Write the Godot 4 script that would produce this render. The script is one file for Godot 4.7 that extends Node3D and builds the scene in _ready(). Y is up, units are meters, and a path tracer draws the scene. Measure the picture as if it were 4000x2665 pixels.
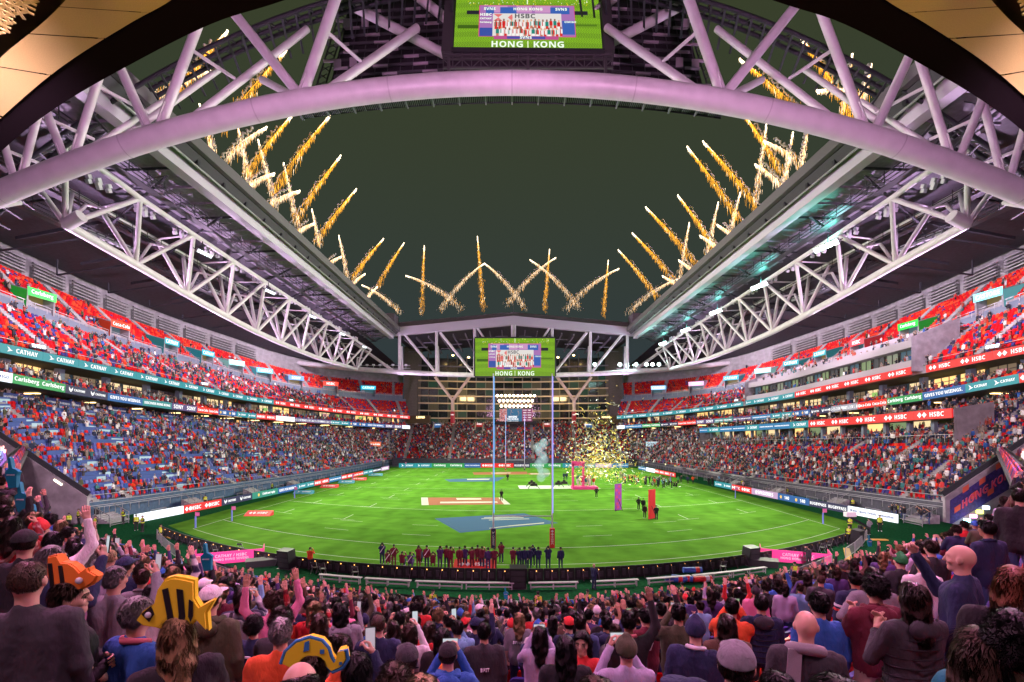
extends Node3D

const CX := 0.5                     # the stadium's long axis lies at x = 0.5
var rng := RandomNumberGenerator.new()
var taken := {}
var mats := {}
var font: SystemFont
var texts := {}


# ------------------------------------------------------------------ helpers
class MB:
	var v := PackedVector3Array()
	var n := PackedVector3Array()
	var uv := PackedVector2Array()
	var ix := PackedInt32Array()

	func tri(a: Vector3, b: Vector3, c: Vector3) -> void:
		var nn := (c - a).cross(b - a).normalized()
		var k := v.size()
		v.append(a); v.append(b); v.append(c)
		n.append(nn); n.append(nn); n.append(nn)
		uv.append(Vector2.ZERO); uv.append(Vector2.ZERO); uv.append(Vector2.ZERO)
		ix.append(k); ix.append(k + 1); ix.append(k + 2)

	func quad(a: Vector3, b: Vector3, c: Vector3, d: Vector3) -> void:   # a lower left, then clockwise
		var nn := (c - a).cross(b - a) + (d - a).cross(c - a)
		nn = nn.normalized()
		var k := v.size()
		v.append(a); v.append(b); v.append(c); v.append(d)
		for i in 4: n.append(nn)
		uv.append(Vector2(0, 1)); uv.append(Vector2(0, 0)); uv.append(Vector2(1, 0)); uv.append(Vector2(1, 1))
		ix.append(k); ix.append(k + 1); ix.append(k + 2); ix.append(k); ix.append(k + 2); ix.append(k + 3)

	func face(a: Vector3, b: Vector3, c: Vector3, d: Vector3, inside: Vector3) -> void:   # turned away from a point inside
		var nn := (c - a).cross(b - a)
		if nn.length_squared() < 1e-16: nn = (d - a).cross(c - a)
		if nn.dot((a + c) * 0.5 - inside) < 0.0: quad(a, d, c, b)
		else: quad(a, b, c, d)

	func hexa(p: Array) -> void:          # eight corners: four below, the four above in the same order
		var m := Vector3.ZERO
		for q in p: m += q / 8.0
		face(p[0], p[1], p[2], p[3], m); face(p[4], p[5], p[6], p[7], m)
		for i in 4: face(p[i], p[(i + 1) % 4], p[(i + 1) % 4 + 4], p[i + 4], m)

	func box(c: Vector3, s: Vector3, b := Basis()) -> void:
		var h := s * 0.5
		var x := b.x * h.x
		var y := b.y * h.y
		var z := b.z * h.z
		hexa([c - x - y - z, c + x - y - z, c + x - y + z, c - x - y + z, c - x + y - z, c + x + y - z, c + x + y + z, c - x + y + z])

	func bar(a: Vector3, b: Vector3, w: float, h: float, up := Vector3.UP) -> void:
		var f := (b - a).normalized()
		if absf(f.dot(up)) > 0.98: up = Vector3.RIGHT
		var r := f.cross(up).normalized()
		var u := r.cross(f)
		box((a + b) * 0.5, Vector3(w, h, a.distance_to(b)), Basis(r, u, -f))

	func tube(pts: PackedVector3Array, r: float, sides := 10, r2 := -1.0) -> void:
		if r2 < 0.0: r2 = r
		var m := pts.size()
		var side := Vector3.ZERO
		var k := v.size()
		for i in m:
			var f := (pts[mini(i + 1, m - 1)] - pts[maxi(i - 1, 0)]).normalized()
			if i == 0: side = f.cross(Vector3.UP if absf(f.y) < 0.95 else Vector3.RIGHT).normalized()
			side = (side - f * side.dot(f)).normalized()
			var up := f.cross(side)
			var rr := lerpf(r, r2, float(i) / maxf(m - 1, 1))
			for j in sides:
				var a := TAU * j / sides
				var d := side * cos(a) + up * sin(a)
				v.append(pts[i] + d * rr); n.append(d); uv.append(Vector2(float(j) / sides, float(i) / m))
		for i in m - 1:
			for j in sides:
				var a := k + i * sides + j
				var b := k + i * sides + (j + 1) % sides
				ix.append(a); ix.append(a + sides); ix.append(b)
				ix.append(b); ix.append(a + sides); ix.append(b + sides)
		for e in 2:
			var base := k + (m - 1) * sides * e
			var q := v.size()
			var nn := (pts[m - 1] - pts[m - 2]).normalized() if e else (pts[0] - pts[1]).normalized()
			for j in sides:
				v.append(v[base + j]); n.append(nn); uv.append(Vector2.ZERO)
			for j in sides - 2:
				if e: ix.append(q); ix.append(q + j + 2); ix.append(q + j + 1)
				else: ix.append(q); ix.append(q + j + 1); ix.append(q + j + 2)

	func rod(a: Vector3, b: Vector3, r: float, sides := 8, r2 := -1.0) -> void:
		tube(PackedVector3Array([a, b]), r, sides, r2)

	func ball(c: Vector3, s: Vector3, seg := 10, b := Basis()) -> void:
		var k := v.size()
		var rings := seg / 2 + 1
		for i in rings + 1:
			var t := PI * i / rings
			for j in seg:
				var a := TAU * j / seg
				var d := Vector3(sin(t) * cos(a), cos(t), sin(t) * sin(a))
				v.append(c + b * (d * s)); n.append((b * (d / s)).normalized()); uv.append(Vector2(float(j) / seg, float(i) / rings))
		for i in rings:
			for j in seg:
				var a := k + i * seg + j
				var q := k + i * seg + (j + 1) % seg
				ix.append(a); ix.append(a + seg); ix.append(q)
				ix.append(q); ix.append(a + seg); ix.append(q + seg)

	func prism(outline: PackedVector2Array, t: Transform3D, depth: float) -> void:   # outline in x,y, its front at +depth/2 of z
		var tr := Geometry2D.triangulate_polygon(outline)
		var m := outline.size()
		var h := Vector3(0, 0, depth * 0.5)
		var mid := Vector2.ZERO
		for p in outline: mid += p / m
		for s in 2:
			for i in range(0, tr.size(), 3):
				var q := []
				for j in 3: q.append(t * (Vector3(outline[tr[i + j]].x, outline[tr[i + j]].y, 0) + (h if s == 0 else -h)))
				var nn: Vector3 = (q[2] - q[0]).cross(q[1] - q[0])
				if nn.dot(t.basis.z * (1 if s == 0 else -1)) < 0: tri(q[0], q[2], q[1])
				else: tri(q[0], q[1], q[2])
		for i in m:
			var a := outline[i]
			var b := outline[(i + 1) % m]
			face(t * (Vector3(a.x, a.y, 0) - h), t * (Vector3(b.x, b.y, 0) - h), t * (Vector3(b.x, b.y, 0) + h), t * (Vector3(a.x, a.y, 0) + h), t * Vector3(mid.x, mid.y, 0))

	func add(o: MB, t: Transform3D) -> void:
		var k := v.size()
		for i in o.v.size():
			v.append(t * o.v[i]); n.append((t.basis * o.n[i]).normalized()); uv.append(o.uv[i])
		for i in o.ix: ix.append(k + i)

	func mesh() -> ArrayMesh:
		var m := ArrayMesh.new()
		if ix.is_empty(): return m
		var a := []
		a.resize(Mesh.ARRAY_MAX)
		a[Mesh.ARRAY_VERTEX] = v; a[Mesh.ARRAY_NORMAL] = n; a[Mesh.ARRAY_TEX_UV] = uv; a[Mesh.ARRAY_INDEX] = ix
		m.add_surface_from_arrays(Mesh.PRIMITIVE_TRIANGLES, a)
		return m


func P(x: float, y: float, d: float) -> Vector3: return Vector3(x, y, -d)


func lin(r: float, g: float, b: float) -> Color: return Color(r, g, b).linear_to_srgb()


func mat(key: String, c: Color, rough := 0.7, metal := 0.0) -> StandardMaterial3D:   # c holds linear values
	if mats.has(key): return mats[key]
	var m := StandardMaterial3D.new()
	m.resource_name = key
	m.albedo_color = c.linear_to_srgb()
	m.roughness = rough
	m.metallic = metal
	mats[key] = m
	return m


func glow(key: String, c: Color, e := 1.0) -> StandardMaterial3D:
	if mats.has(key): return mats[key]
	var m := StandardMaterial3D.new()
	m.resource_name = key
	m.albedo_color = Color(0.02, 0.02, 0.02)
	m.roughness = 0.5
	m.emission_enabled = true
	m.emission = c.linear_to_srgb()
	m.emission_energy_multiplier = e
	mats[key] = m
	return m


func noisy(m: StandardMaterial3D, freq: float, lo: float, scale: float, bump := 0.0, size := 256) -> StandardMaterial3D:   # uneven tone and relief
	var key := "noise %.3f %.1f" % [freq, snappedf(lo, 0.1)]
	if not mats.has(key):
		var f := FastNoiseLite.new()
		f.seed = mats.size() + 7
		f.frequency = freq
		f.fractal_octaves = 4
		var tx := NoiseTexture2D.new()
		tx.noise = f; tx.width = size; tx.height = size; tx.seamless = true
		var g := Gradient.new()
		var q := snappedf(lo, 0.1)
		g.set_color(0, Color(q, q, q)); g.set_color(1, Color.WHITE)
		tx.color_ramp = g
		mats[key] = tx
	var t: NoiseTexture2D = mats[key]
	m.albedo_texture = t
	m.uv1_triplanar = true
	m.uv1_world_triplanar = true
	m.uv1_scale = Vector3.ONE * scale
	if bump > 0.0:
		m.heightmap_enabled = true
		m.heightmap_texture = t
		m.heightmap_scale = bump
	return m


func nth(i: int) -> String:
	var ones := ["", "first", "second", "third", "fourth", "fifth", "sixth", "seventh", "eighth", "ninth", "tenth", "eleventh", "twelfth", "thirteenth", "fourteenth", "fifteenth", "sixteenth", "seventeenth", "eighteenth", "nineteenth"]
	if i < 20: return ones[i]
	var tens := ["twent", "thirt", "fort", "fift", "sixt", "sevent", "eight", "ninet"]
	var t: String = tens[clampi(i / 10 - 2, 0, 7)]
	return t + "ieth" if i % 10 == 0 else t + "y-" + ones[i % 10]


func title(called: String) -> String:
	taken[called] = taken.get(called, 0) + 1
	return called if taken[called] == 1 else "%s_%03d" % [called, taken[called] - 1]


func tag(o: Node3D, label: String, category := "", group := "", kind := "") -> Node3D:
	o.set_meta("label", label)
	if category: o.set_meta("category", category)
	if group: o.set_meta("group", group)
	if kind: o.set_meta("kind", kind)
	return o


func thing(called: String, label: String, category: String, at := Vector3.ZERO, group := "") -> Node3D:
	var o := Node3D.new()
	o.name = title(called)
	add_child(o)
	o.position = at
	tag(o, label, category, group)
	return o


func part(called: String, shape, m: Material, parent: Node3D, at := Transform3D()) -> MeshInstance3D:
	var o := MeshInstance3D.new()
	o.mesh = shape.mesh() if shape is MB else shape
	o.material_override = m
	o.transform = at
	o.name = called
	parent.add_child(o, true)
	return o


func struct(called: String, shape, m: Material, label: String) -> MeshInstance3D:
	var o := part(title(called), shape, m, self)
	tag(o, label, "", "", "structure")
	return o


func many(called: String, shape: Mesh, m: Material, parent: Node3D, where: Array, tint := PackedColorArray()) -> MultiMeshInstance3D:
	var mm := MultiMesh.new()
	mm.transform_format = MultiMesh.TRANSFORM_3D
	mm.use_colors = tint.size() > 0
	mm.mesh = shape
	mm.instance_count = where.size()
	for i in where.size():
		mm.set_instance_transform(i, where[i])
		if tint.size(): mm.set_instance_color(i, tint[i])
	var o := MultiMeshInstance3D.new()
	o.multimesh = mm
	o.material_override = m
	o.name = called
	o.set_meta("kind", "stuff")
	parent.add_child(o, true)
	return o


func facing(at: Vector3, dir: Vector3) -> Transform3D:      # +z of the thing looks along dir (level)
	var z := Vector3(dir.x, 0, dir.z).normalized()
	return Transform3D(Basis(Vector3.UP.cross(z), Vector3.UP, z), at)


func lettering(s: String, fit: Vector2, t: Transform3D, m: Material, parent: Node3D, bold := true, called := "lettering") -> MeshInstance3D:
	var key := s + ("b" if bold else "n")
	if not texts.has(key):
		var tm := TextMesh.new()
		var f := SystemFont.new()
		f.font_names = PackedStringArray(["Droid Sans"])
		f.font_weight = 700 if bold else 400
		tm.font = f
		tm.text = s
		tm.font_size = 48
		tm.pixel_size = 0.02
		tm.depth = 0.02
		tm.curve_step = 3.0
		texts[key] = tm
	var a: AABB = texts[key].get_aabb()
	var k := minf(fit.x / maxf(a.size.x, 0.01), fit.y / maxf(a.size.y, 0.01))
	var mid := a.get_center()
	var b := t.basis.scaled_local(Vector3(k, k, 1.0))
	return part(called, texts[key], m, parent, Transform3D(b, t.origin - b * Vector3(mid.x, mid.y, 0)))


func ctrl(c: Array, t: float) -> Vector3:        # smooth line through points (x, y, distance), t from 0 to 1
	var f := t * (c.size() - 1)
	var i := clampi(int(f), 0, c.size() - 2)
	return c[i].cubic_interpolate(c[i + 1], c[maxi(i - 1, 0)], c[mini(i + 2, c.size() - 1)], f - i)


func side_point(c: Array, t: float, s: int) -> Vector3:      # left half for s = -1, its mirror image for s = 1
	var p := ctrl(c, t)
	return Vector3(CX - (CX - p.x) * (-1 if s > 0 else 1), p.y, -p.z)


func strip(mb: MB, a: Array, b: Array, s: int, count := 48, t0 := 0.0, t1 := 1.0, da := Vector3.ZERO, db := Vector3.ZERO) -> void:
	for i in count:
		var u := lerpf(t0, t1, float(i) / count)
		var w := lerpf(t0, t1, float(i + 1) / count)
		var m := Vector3(-s, 1, 1)
		mb.quad(side_point(a, u, s) + da * m, side_point(b, u, s) + db * m, side_point(b, w, s) + db * m, side_point(a, w, s) + da * m)


# ------------------------------------------------------------------ order of building
func _ready() -> void:
	rng.seed = 20240407
	camera_and_sky()
	lamps()
	field()
	bowl()
	roofs()
	far_end()
	near_roof()
	boards()
	fireworks()
	pitch_things()
	near_stand()
	people()


func camera_and_sky() -> void:
	var cam := Camera3D.new()
	cam.name = "camera"
	cam.projection = Camera3D.PROJECTION_FRUSTUM
	cam.near = 0.1
	cam.far = 900.0
	cam.size = 0.1 * 2665.0 / 1950.0
	cam.frustum_offset = Vector2(0.0, 0.1 * 360.5 / 1950.0)
	cam.position = Vector3(0, 10.9, 0)
	add_child(cam)
	cam.current = true
	var sky := ProceduralSkyMaterial.new()
	sky.sky_top_color = Color8(58, 64, 36)
	sky.sky_horizon_color = Color8(46, 58, 70)
	sky.sky_curve = 0.3
	sky.ground_bottom_color = Color8(20, 22, 22)
	sky.ground_horizon_color = Color8(40, 48, 52)
	var e := Environment.new()
	e.background_mode = Environment.BG_SKY
	e.sky = Sky.new()
	e.sky.sky_material = sky
	e.tonemap_mode = Environment.TONE_MAPPER_LINEAR
	e.tonemap_exposure = 1.0
	e.sdfgi_enabled = true
	e.ssao_enabled = true
	e.ssil_enabled = true
	e.volumetric_fog_enabled = true
	e.volumetric_fog_density = 0.0
	var w := WorldEnvironment.new()
	w.name = "environment"
	w.environment = e
	add_child(w)


func area(at: Vector3, towards: Vector3, size: Vector2, c: Color, energy: float) -> void:
	var l := AreaLight3D.new()
	l.name = "lamp_beam"
	l.area_size = size
	l.area_normalize_energy = true
	l.light_color = c
	l.light_energy = energy
	l.shadow_enabled = true
	l.set("area_range", 400.0)
	l.set("area_attenuation", 2.0)
	add_child(l, true)
	l.look_at_from_position(at, towards, Vector3.UP if absf((towards - at).normalized().y) < 0.97 else Vector3.FORWARD)


func beam_light(at: Vector3, towards: Vector3, size: float, c: Color, energy: float, half: float) -> void:
	var l := SpotLight3D.new()
	l.name = "lamp_beam"
	l.light_color = c
	l.light_energy = energy
	l.light_size = size
	l.spot_angle = half
	l.spot_angle_attenuation = 0.45
	l.spot_range = 400.0
	l.spot_attenuation = 2.0
	l.shadow_enabled = true
	add_child(l, true)
	l.look_at_from_position(at, towards, Vector3.UP if absf((towards - at).normalized().y) < 0.97 else Vector3.FORWARD)


# a bank of floodlights: a frame with lamp heads whose glowing faces carry the light
func flood_bank(at: Vector3, towards: Vector3, heads: int, c: Color, energy: float, label: String, lit: StandardMaterial3D, beam := Vector2(3, 1), half := 50.0) -> void:
	var t := thing("floodlight_bank", label, "floodlight", at, "floodlight banks")
	var dir := (towards - at).normalized()
	var b := Basis.looking_at(dir, Vector3.UP if absf(dir.y) < 0.97 else Vector3.FORWARD)
	var m := MB.new()
	m.bar(b.x * (-0.5 * beam.x - 0.3) - dir * 0.5, b.x * (0.5 * beam.x + 0.3) - dir * 0.5, 0.12, 0.12)
	m.bar(-dir * 0.5, -dir * 0.5 + Vector3(0, 1.6, 0), 0.1, 0.1)
	part("mounting_rail", m, mat("rig", Color(0.05, 0.05, 0.06), 0.5, 0.6), t)
	for i in heads:
		var x := (float(i) + 0.5) / heads * beam.x - beam.x * 0.5
		var h := MB.new()
		h.box(b.x * x - dir * 0.22, Vector3(minf(0.95, beam.x / heads * 0.85), 0.55 if beam.x < 4.2 else 0.8, 0.34), b)
		var o := part("lamp_head", h, mat("lamp_case", Color(0.35, 0.36, 0.38), 0.5, 0.3), t)
		var g := MB.new()
		g.box(b.x * x - dir * 0.04, Vector3(minf(0.88, beam.x / heads * 0.75), 0.46 if beam.x < 4.2 else 0.72, 0.02), b)
		part("lamp_glass", g, lit, o)
	beam_light(at + dir * 0.12, towards, minf(beam.x * 0.4, 1.2), c, energy, half)


func lamps() -> void:
	var cool := glow("floodlight_glass", Color(0.75, 1.0, 0.95), 14.0)
	var dim := glow("floodlight_glass_dim", Color(0.8, 0.9, 1.0), 3.0)
	var pink := glow("pink_lamp_glass", Color(1.0, 0.35, 0.7), 6.0)
	var place := ["nearest the camera", "second along", "in the middle of the truss", "fourth along", "farthest off"]
	var i := 0
	for d in [74.0, 94.0, 114.0, 134.0, 154.0]:
		flood_bank(P(CX + 46.0, 38.6, d), P(-12, 0, d - 14), 4, Color(0.97, 1.0, 0.88), 2500.0, "white floodlights shining on the right roof truss, bank " + place[i], cool, Vector2(4.4, 1.1))
		beam_light(P(CX + 46.6, 39.4, d), P(CX + 44.0, 44, d + 1.5), 0.5, Color(0.45, 1.0, 0.88), 75.0, 78.0)  # added upward beam standing in for turquoise spill on the soffit
		flood_bank(P(CX - 46.0, 37.5, d), P(14, 0, d - 8), 5, Color(0.98, 1.0, 0.86), 2200.0, "floodlights on the left roof truss turned pitchwards, bank " + place[i], dim)
		i += 1
	var order := ["first", "second", "third", "fourth"]
	for s in [-1, 1]:
		var side := "left" if s < 0 else "right"
		for k in 4:
			var d := 72.0 + k * 27.0
			flood_bank(P(CX + s * 58.0, 38.3, d), P(CX + s * 84.0, 28.5, d + 4), 6, Color(1.0, 0.88, 0.99), 700.0, "added floodlights outside the %s truss brightening the upper tier, %s from the camera" % [side, order[k]], dim, Vector2(8, 1), 62.0)  # added banks that brighten the upper seats and outer wall
		for k in 3:
			var q := side_point(UF, 0.15 + 0.245 * k, s)
			flood_bank(q + Vector3(-s * 0.2, 0.75, 0), Vector3(CX - s * 12.0, 44, q.z + 4), 3, Color(0.97, 0.8, 1.0), 1700.0, "added lilac lamps on the %s balcony front brightening the roof, %s from the camera" % [side, order[k]], dim, Vector2(2, 0.6), 60.0)  # added uplights that brighten rail beams and roof soffit
		# pink stage wash over near stand and truss; side wall and overhead ones added
		flood_bank(P(CX + s * 9.0, 23.2, 10.6), P(CX + s * 8.0, 5, 16), 4, Color(1.0, 0.58, 0.84), 340.0, "pink wash lamps under the %s half of the near roof rim" % side, pink, Vector2(3, 1), 66.0)
		flood_bank(P(CX + s * 13.0, 21.5, 8.0), P(CX + s * 54.0, 5, 61), 4, Color(1.0, 0.82, 0.93), 3000.0, "added unseen rose lamps high up that brighten the %s end wall" % side, pink, Vector2(3, 1), 34.0)  # added out of view to light the end wall
		flood_bank(P(CX + s * 11.0, 27.3, 17.0), P(CX + s * 25.0, 39, 46), 4, Color(1.0, 0.72, 0.93), 900.0, "pink wash lamps turned up to the %s half of the near truss" % side, pink, Vector2(3, 1), 60.0)
		flood_bank(P(CX + s * 6.0, 19.0, -1.5), P(CX + s * 4.0, 8.5, 4.5), 3, Color(1.0, 0.7, 0.86), 62.0, "added unseen rose lamps above the top rows of the near stand, %s one" % side, pink, Vector2(2, 0.8), 70.0)  # added overhead, out of view, to brighten the closest people
		flood_bank(P(CX + s * 40.0, 18.6, 168), P(CX + s * 8.0, 44, 170), 3, Color(0.93, 0.82, 1.0), 420.0, "added lilac lamps by the far corner brightening the far truss, %s one" % side, dim, Vector2(2, 0.6), 60.0)  # added uplights that brighten the far truss and fascia
		flood_bank(P(CX + s * 9, 15, -6), P(s * 15.0, 24, 14), 4, Color(1.0, 0.8, 0.42), 520.0, "added unseen warm lamps behind the top row for the gold ceiling, %s" % side, glow("added_warm_lamp_glass", Color(1.0, 0.7, 0.3), 4.0), Vector2(3, 1), 40.0)  # added behind the camera to light the gold panels


# ------------------------------------------------------------------ the pitch
func arc_line(mb: MB, d0: float, k: float, x0: float, x1: float, y: float, w: float, n := 24) -> void:   # across the pitch, distance d0 + k x²
	for i in n:
		var a := lerpf(x0, x1, float(i) / n)
		var b := lerpf(x0, x1, float(i + 1) / n)
		var p := Vector2(a, d0 + k * (a - CX) * (a - CX))
		var q := Vector2(b, d0 + k * (b - CX) * (b - CX))
		mb.quad(P(p.x, y, p.y - w), P(p.x, y, p.y + w), P(q.x, y, q.y + w), P(q.x, y, q.y - w))


func flat(mb: MB, pts: Array, y: float) -> void:      # pts: Vector2(x, distance), a quadrilateral
	mb.quad(P(pts[0].x, y, pts[0].y), P(pts[1].x, y, pts[1].y), P(pts[2].x, y, pts[2].y), P(pts[3].x, y, pts[3].y))


func curve_k(d: float) -> float: return 0.0115 * clampf(1.0 - (d - 47.0) / 75.0, 0.0, 1.0)


func edge_x(d: float) -> float: return lerpf(36.9, 34.6, clampf((d - 58.0) / 100.0, 0.0, 1.0))


func field() -> void:
	var g := MB.new()
	g.quad(P(-400, -0.25, -120), P(-400, -0.25, 500), P(400, -0.25, 500), P(400, -0.25, -120))
	struct("ground", g, mat("concrete_floor", Color(0.12, 0.12, 0.13), 0.9), "dark concrete ground below and around the stands")
	var art := noisy(mat("artificial_turf", Color(0.012, 0.10, 0.035), 0.95), 0.05, 0.7, 0.25, 3.0)
	var t := MB.new()
	for i in 24:
		var a := lerpf(-52, 53, i / 24.0)
		var b := lerpf(-52, 53, (i + 1) / 24.0)
		t.quad(P(a, 0, 26), P(a, 0, 164), P(b, 0, 164), P(b, 0, 26))
	struct("turf_surround", t, art, "dark green artificial turf all round the pitch")
	# natural grass, in bands mown light and dark
	var grass := [noisy(mat("grass_light", Color(0.088, 0.235, 0.022), 0.95), 0.012, 0.8, 0.09, 4.0), noisy(mat("grass_dark", Color(0.074, 0.205, 0.018), 0.95), 0.012, 0.8, 0.09, 4.0)]
	for q in grass: q.metallic_specular = 0.08
	art.metallic_specular = 0.08
	var root := Node3D.new()
	root.name = "pitch"
	add_child(root)
	tag(root, "floodlit green rugby pitch with white lines and painted emblems", "", "", "structure")
	var d0 := 39.5
	var band := 0
	while d0 < 158.0:
		var d1 := d0 + 7.4
		var mb := MB.new()
		for i in 24:
			var a := lerpf(-1.0, 1.0, i / 24.0)
			var b := lerpf(-1.0, 1.0, (i + 1) / 24.0)
			var q := []
			for c in [[a, d0], [a, d1], [b, d1], [b, d0]]:
				var dd: float = minf(c[1], 158.5)
				var x: float = c[0] * (edge_x(dd) + 4.2)
				q.append(P(CX + x, 0.004, dd + curve_k(dd) * x * x * (1.0 if c[1] < 158.0 else 0.0)))
			mb.quad(q[0], q[1], q[2], q[3])
		part("grass_band", mb, grass[band % 2], root)
		band += 1
		d0 = d1
	var white := noisy(mat("line_paint", Color(0.55, 0.58, 0.5), 0.9), 0.2, 0.6, 1.0)
	for d in [41.3, 47.3, 70.0, 97.5, 125.0, 147.6, 157.0]:
		var m := MB.new()
		var x := edge_x(d)
		arc_line(m, d, curve_k(d), CX - x, CX + x, 0.009, 0.055 if d < 60 else 0.06)
		part("white_line", m, white, root)
	for s in [-1, 1]:
		for inner in [0.0, 5.0, 15.0]:
			var m := MB.new()
			for i in 60:
				var a := 41.3 + i * 115.7 / 60
				var b: float = a + (115.7 / 60 if inner == 0.0 else 0.0)
				if inner > 0.0 and (i % 6 != 3 or a < 50): continue
				if inner > 0.0: b = a + 4.0
				var xa = CX + s * (edge_x(a) - inner)
				var xb = CX + s * (edge_x(b) - inner)
				var ka = a + curve_k(a) * (xa - CX) * (xa - CX)
				var kb = b + curve_k(b) * (xb - CX) * (xb - CX)
				m.quad(P(xa - 0.05, 0.009, ka), P(xb - 0.05, 0.009, kb), P(xb + 0.05, 0.009, kb), P(xa + 0.05, 0.009, ka))
				if inner > 0.0:
					var kk := curve_k(a)
					arc_line(m, a - 0.0, kk, xa - 1.6, xa + 1.6, 0.0085, 0.045, 4)
			part("touch_line", m, white, root)
	for d in [52.3, 58.0, 80.0, 87.5, 107.5, 118.0, 137.0]:
		var m := MB.new()
		var x := -20.0
		while x < 22.0:
			if absf(x - CX) > 5.0: arc_line(m, d, curve_k(d), x - 1.6, x + 1.6, 0.0085, 0.045, 3)
			x += 9.7
		part("dash_line", m, white, root)
	# painted emblems
	var teal := noisy(mat("paint_teal", Color(0.0, 0.075, 0.17), 0.95), 0.2, 0.75, 1.0)
	var rust := noisy(mat("paint_rust", Color(0.27, 0.075, 0.02), 0.95), 0.2, 0.75, 1.0)
	var lt := noisy(mat("paint_white", Color(0.5, 0.52, 0.42), 0.95), 0.2, 0.7, 1.0)
	var m1 := MB.new()
	flat(m1, [Vector2(-5.7, 54.6), Vector2(-9.9, 63.8), Vector2(1.6, 67.9), Vector2(5.6, 60.5)], 0.013)
	var logo := part("painted_emblem", m1, teal, root)
	var m2 := MB.new()
	for r in [[-3.6, 64.3, 1.2, 65.2, 0.25], [-3.9, 63.5, 1.5, 64.4, 0.2], [-2.9, 62.6, 2.2, 63.5, 0.22], [-2.6, 57.2, -0.4, 58.6, 0.2], [-0.4, 58.6, 3.9, 60.6, 0.3]]:
		flat(m2, [Vector2(r[0], r[1] - r[4]), Vector2(r[0], r[1] + r[4]), Vector2(r[2], r[3] + r[4]), Vector2(r[2], r[3] - r[4])], 0.017)
	part("emblem_stroke", m2, lt, logo)
	var m3 := MB.new()
	flat(m3, [Vector2(-12.6, 75.6), Vector2(-14.3, 84.6), Vector2(-2.3, 84.6), Vector2(-1.2, 76.4)], 0.013)
	var logo2 := part("painted_emblem", m3, rust, root)
	var m4 := MB.new()
	flat(m4, [Vector2(-13.7, 75.6), Vector2(-15.4, 84.6), Vector2(-14.3, 84.6), Vector2(-12.6, 75.6)], 0.0135)
	flat(m4, [Vector2(-1.2, 76.4), Vector2(-2.3, 84.6), Vector2(-1.7, 84.6), Vector2(-0.2, 76.4)], 0.0135)
	flat(m4, [Vector2(-11.2, 77.6), Vector2(-11.4, 79.4), Vector2(-2.4, 79.8), Vector2(-2.2, 78.2)], 0.0175)
	flat(m4, [Vector2(-9.0, 81.6), Vector2(-9.4, 83.8), Vector2(-5.2, 83.8), Vector2(-5.0, 81.8)], 0.0175)
	part("emblem_stroke", m4, lt, logo2)
	for e in [[teal, [Vector2(-14.0, 112), Vector2(-16.0, 118), Vector2(-1.7, 124), Vector2(-3.4, 113)]], [rust, [Vector2(-10, 131), Vector2(-11, 139), Vector2(4.2, 142), Vector2(4.2, 132)]], [rust, [Vector2(4.4, 131), Vector2(4.4, 137), Vector2(11, 137), Vector2(9.5, 131)]]]:
		var m5 := MB.new()
		flat(m5, e[1], 0.013)
		var lg := part("painted_emblem", m5, e[0], root)
		var m6 := MB.new()
		var c: Vector2 = (e[1][0] + e[1][2]) * 0.5
		flat(m6, [c + Vector2(-2.6, -1.6), c + Vector2(-2.9, 1.2), c + Vector2(2.6, 1.6), c + Vector2(2.4, -1.0)], 0.0175)
		part("emblem_stroke", m6, lt, lg)
	var carpet := MB.new()
	flat(carpet, [Vector2(1.5, 98.0), Vector2(1.2, 104.0), Vector2(17.0, 104.0), Vector2(17.5, 98.0)], 0.013)
	part("white_carpet", carpet, mat("carpet", Color(0.42, 0.5, 0.4), 0.95), root)


# ------------------------------------------------------------------ the bowl: level lines of its left half as (x, y, distance)
var UB := [Vector3(-86, 43.4, 50), Vector3(-86, 41.3, 66), Vector3(-86, 39, 84), Vector3(-86, 36.9, 104), Vector3(-86, 35.8, 124), Vector3(-82, 34, 146), Vector3(-74, 31.7, 166), Vector3(-61, 30.6, 185), Vector3(-43, 30.5, 198)]
var UM := [Vector3(-76, 32.5, 50), Vector3(-76, 31, 66), Vector3(-76, 29.2, 84), Vector3(-76, 27.6, 104), Vector3(-75.5, 26.8, 124), Vector3(-73, 25.4, 142), Vector3(-66, 23.9, 160), Vector3(-55, 23.1, 176), Vector3(-40.5, 23, 190)]
var UF := [Vector3(-66, 23.1, 50), Vector3(-66, 22.4, 66), Vector3(-66, 21.7, 84), Vector3(-66, 20.9, 104), Vector3(-66, 20.2, 122), Vector3(-63, 19.6, 139), Vector3(-57.5, 18.8, 155), Vector3(-49, 18, 171), Vector3(-38, 17.3, 185)]
var LR := [Vector3(-66, 19.9, 50), Vector3(-66, 18.7, 66), Vector3(-66, 17.3, 84), Vector3(-66, 16.5, 104), Vector3(-66, 16, 122), Vector3(-63, 15.5, 139), Vector3(-57.5, 15, 155), Vector3(-49, 14.3, 171), Vector3(-38, 13.7, 185)]
var LB := [Vector3(-70, 14.6, 61), Vector3(-70, 15.5, 69), Vector3(-70, 14.7, 84), Vector3(-70, 13.8, 104), Vector3(-69.5, 13.1, 124), Vector3(-66, 12.3, 144), Vector3(-59.5, 11.9, 162), Vector3(-51, 11.6, 177), Vector3(-42, 11.2, 188)]
var LF := [Vector3(-52, 2.3, 61.4), Vector3(-51.0, 2.2, 68), Vector3(-49.2, 2.0, 84), Vector3(-47.3, 1.8, 104), Vector3(-46, 1.6, 124), Vector3(-45, 1.6, 140), Vector3(-44, 1.6, 155), Vector3(-43, 1.6, 167), Vector3(-41.5, 1.7, 176)]
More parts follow.
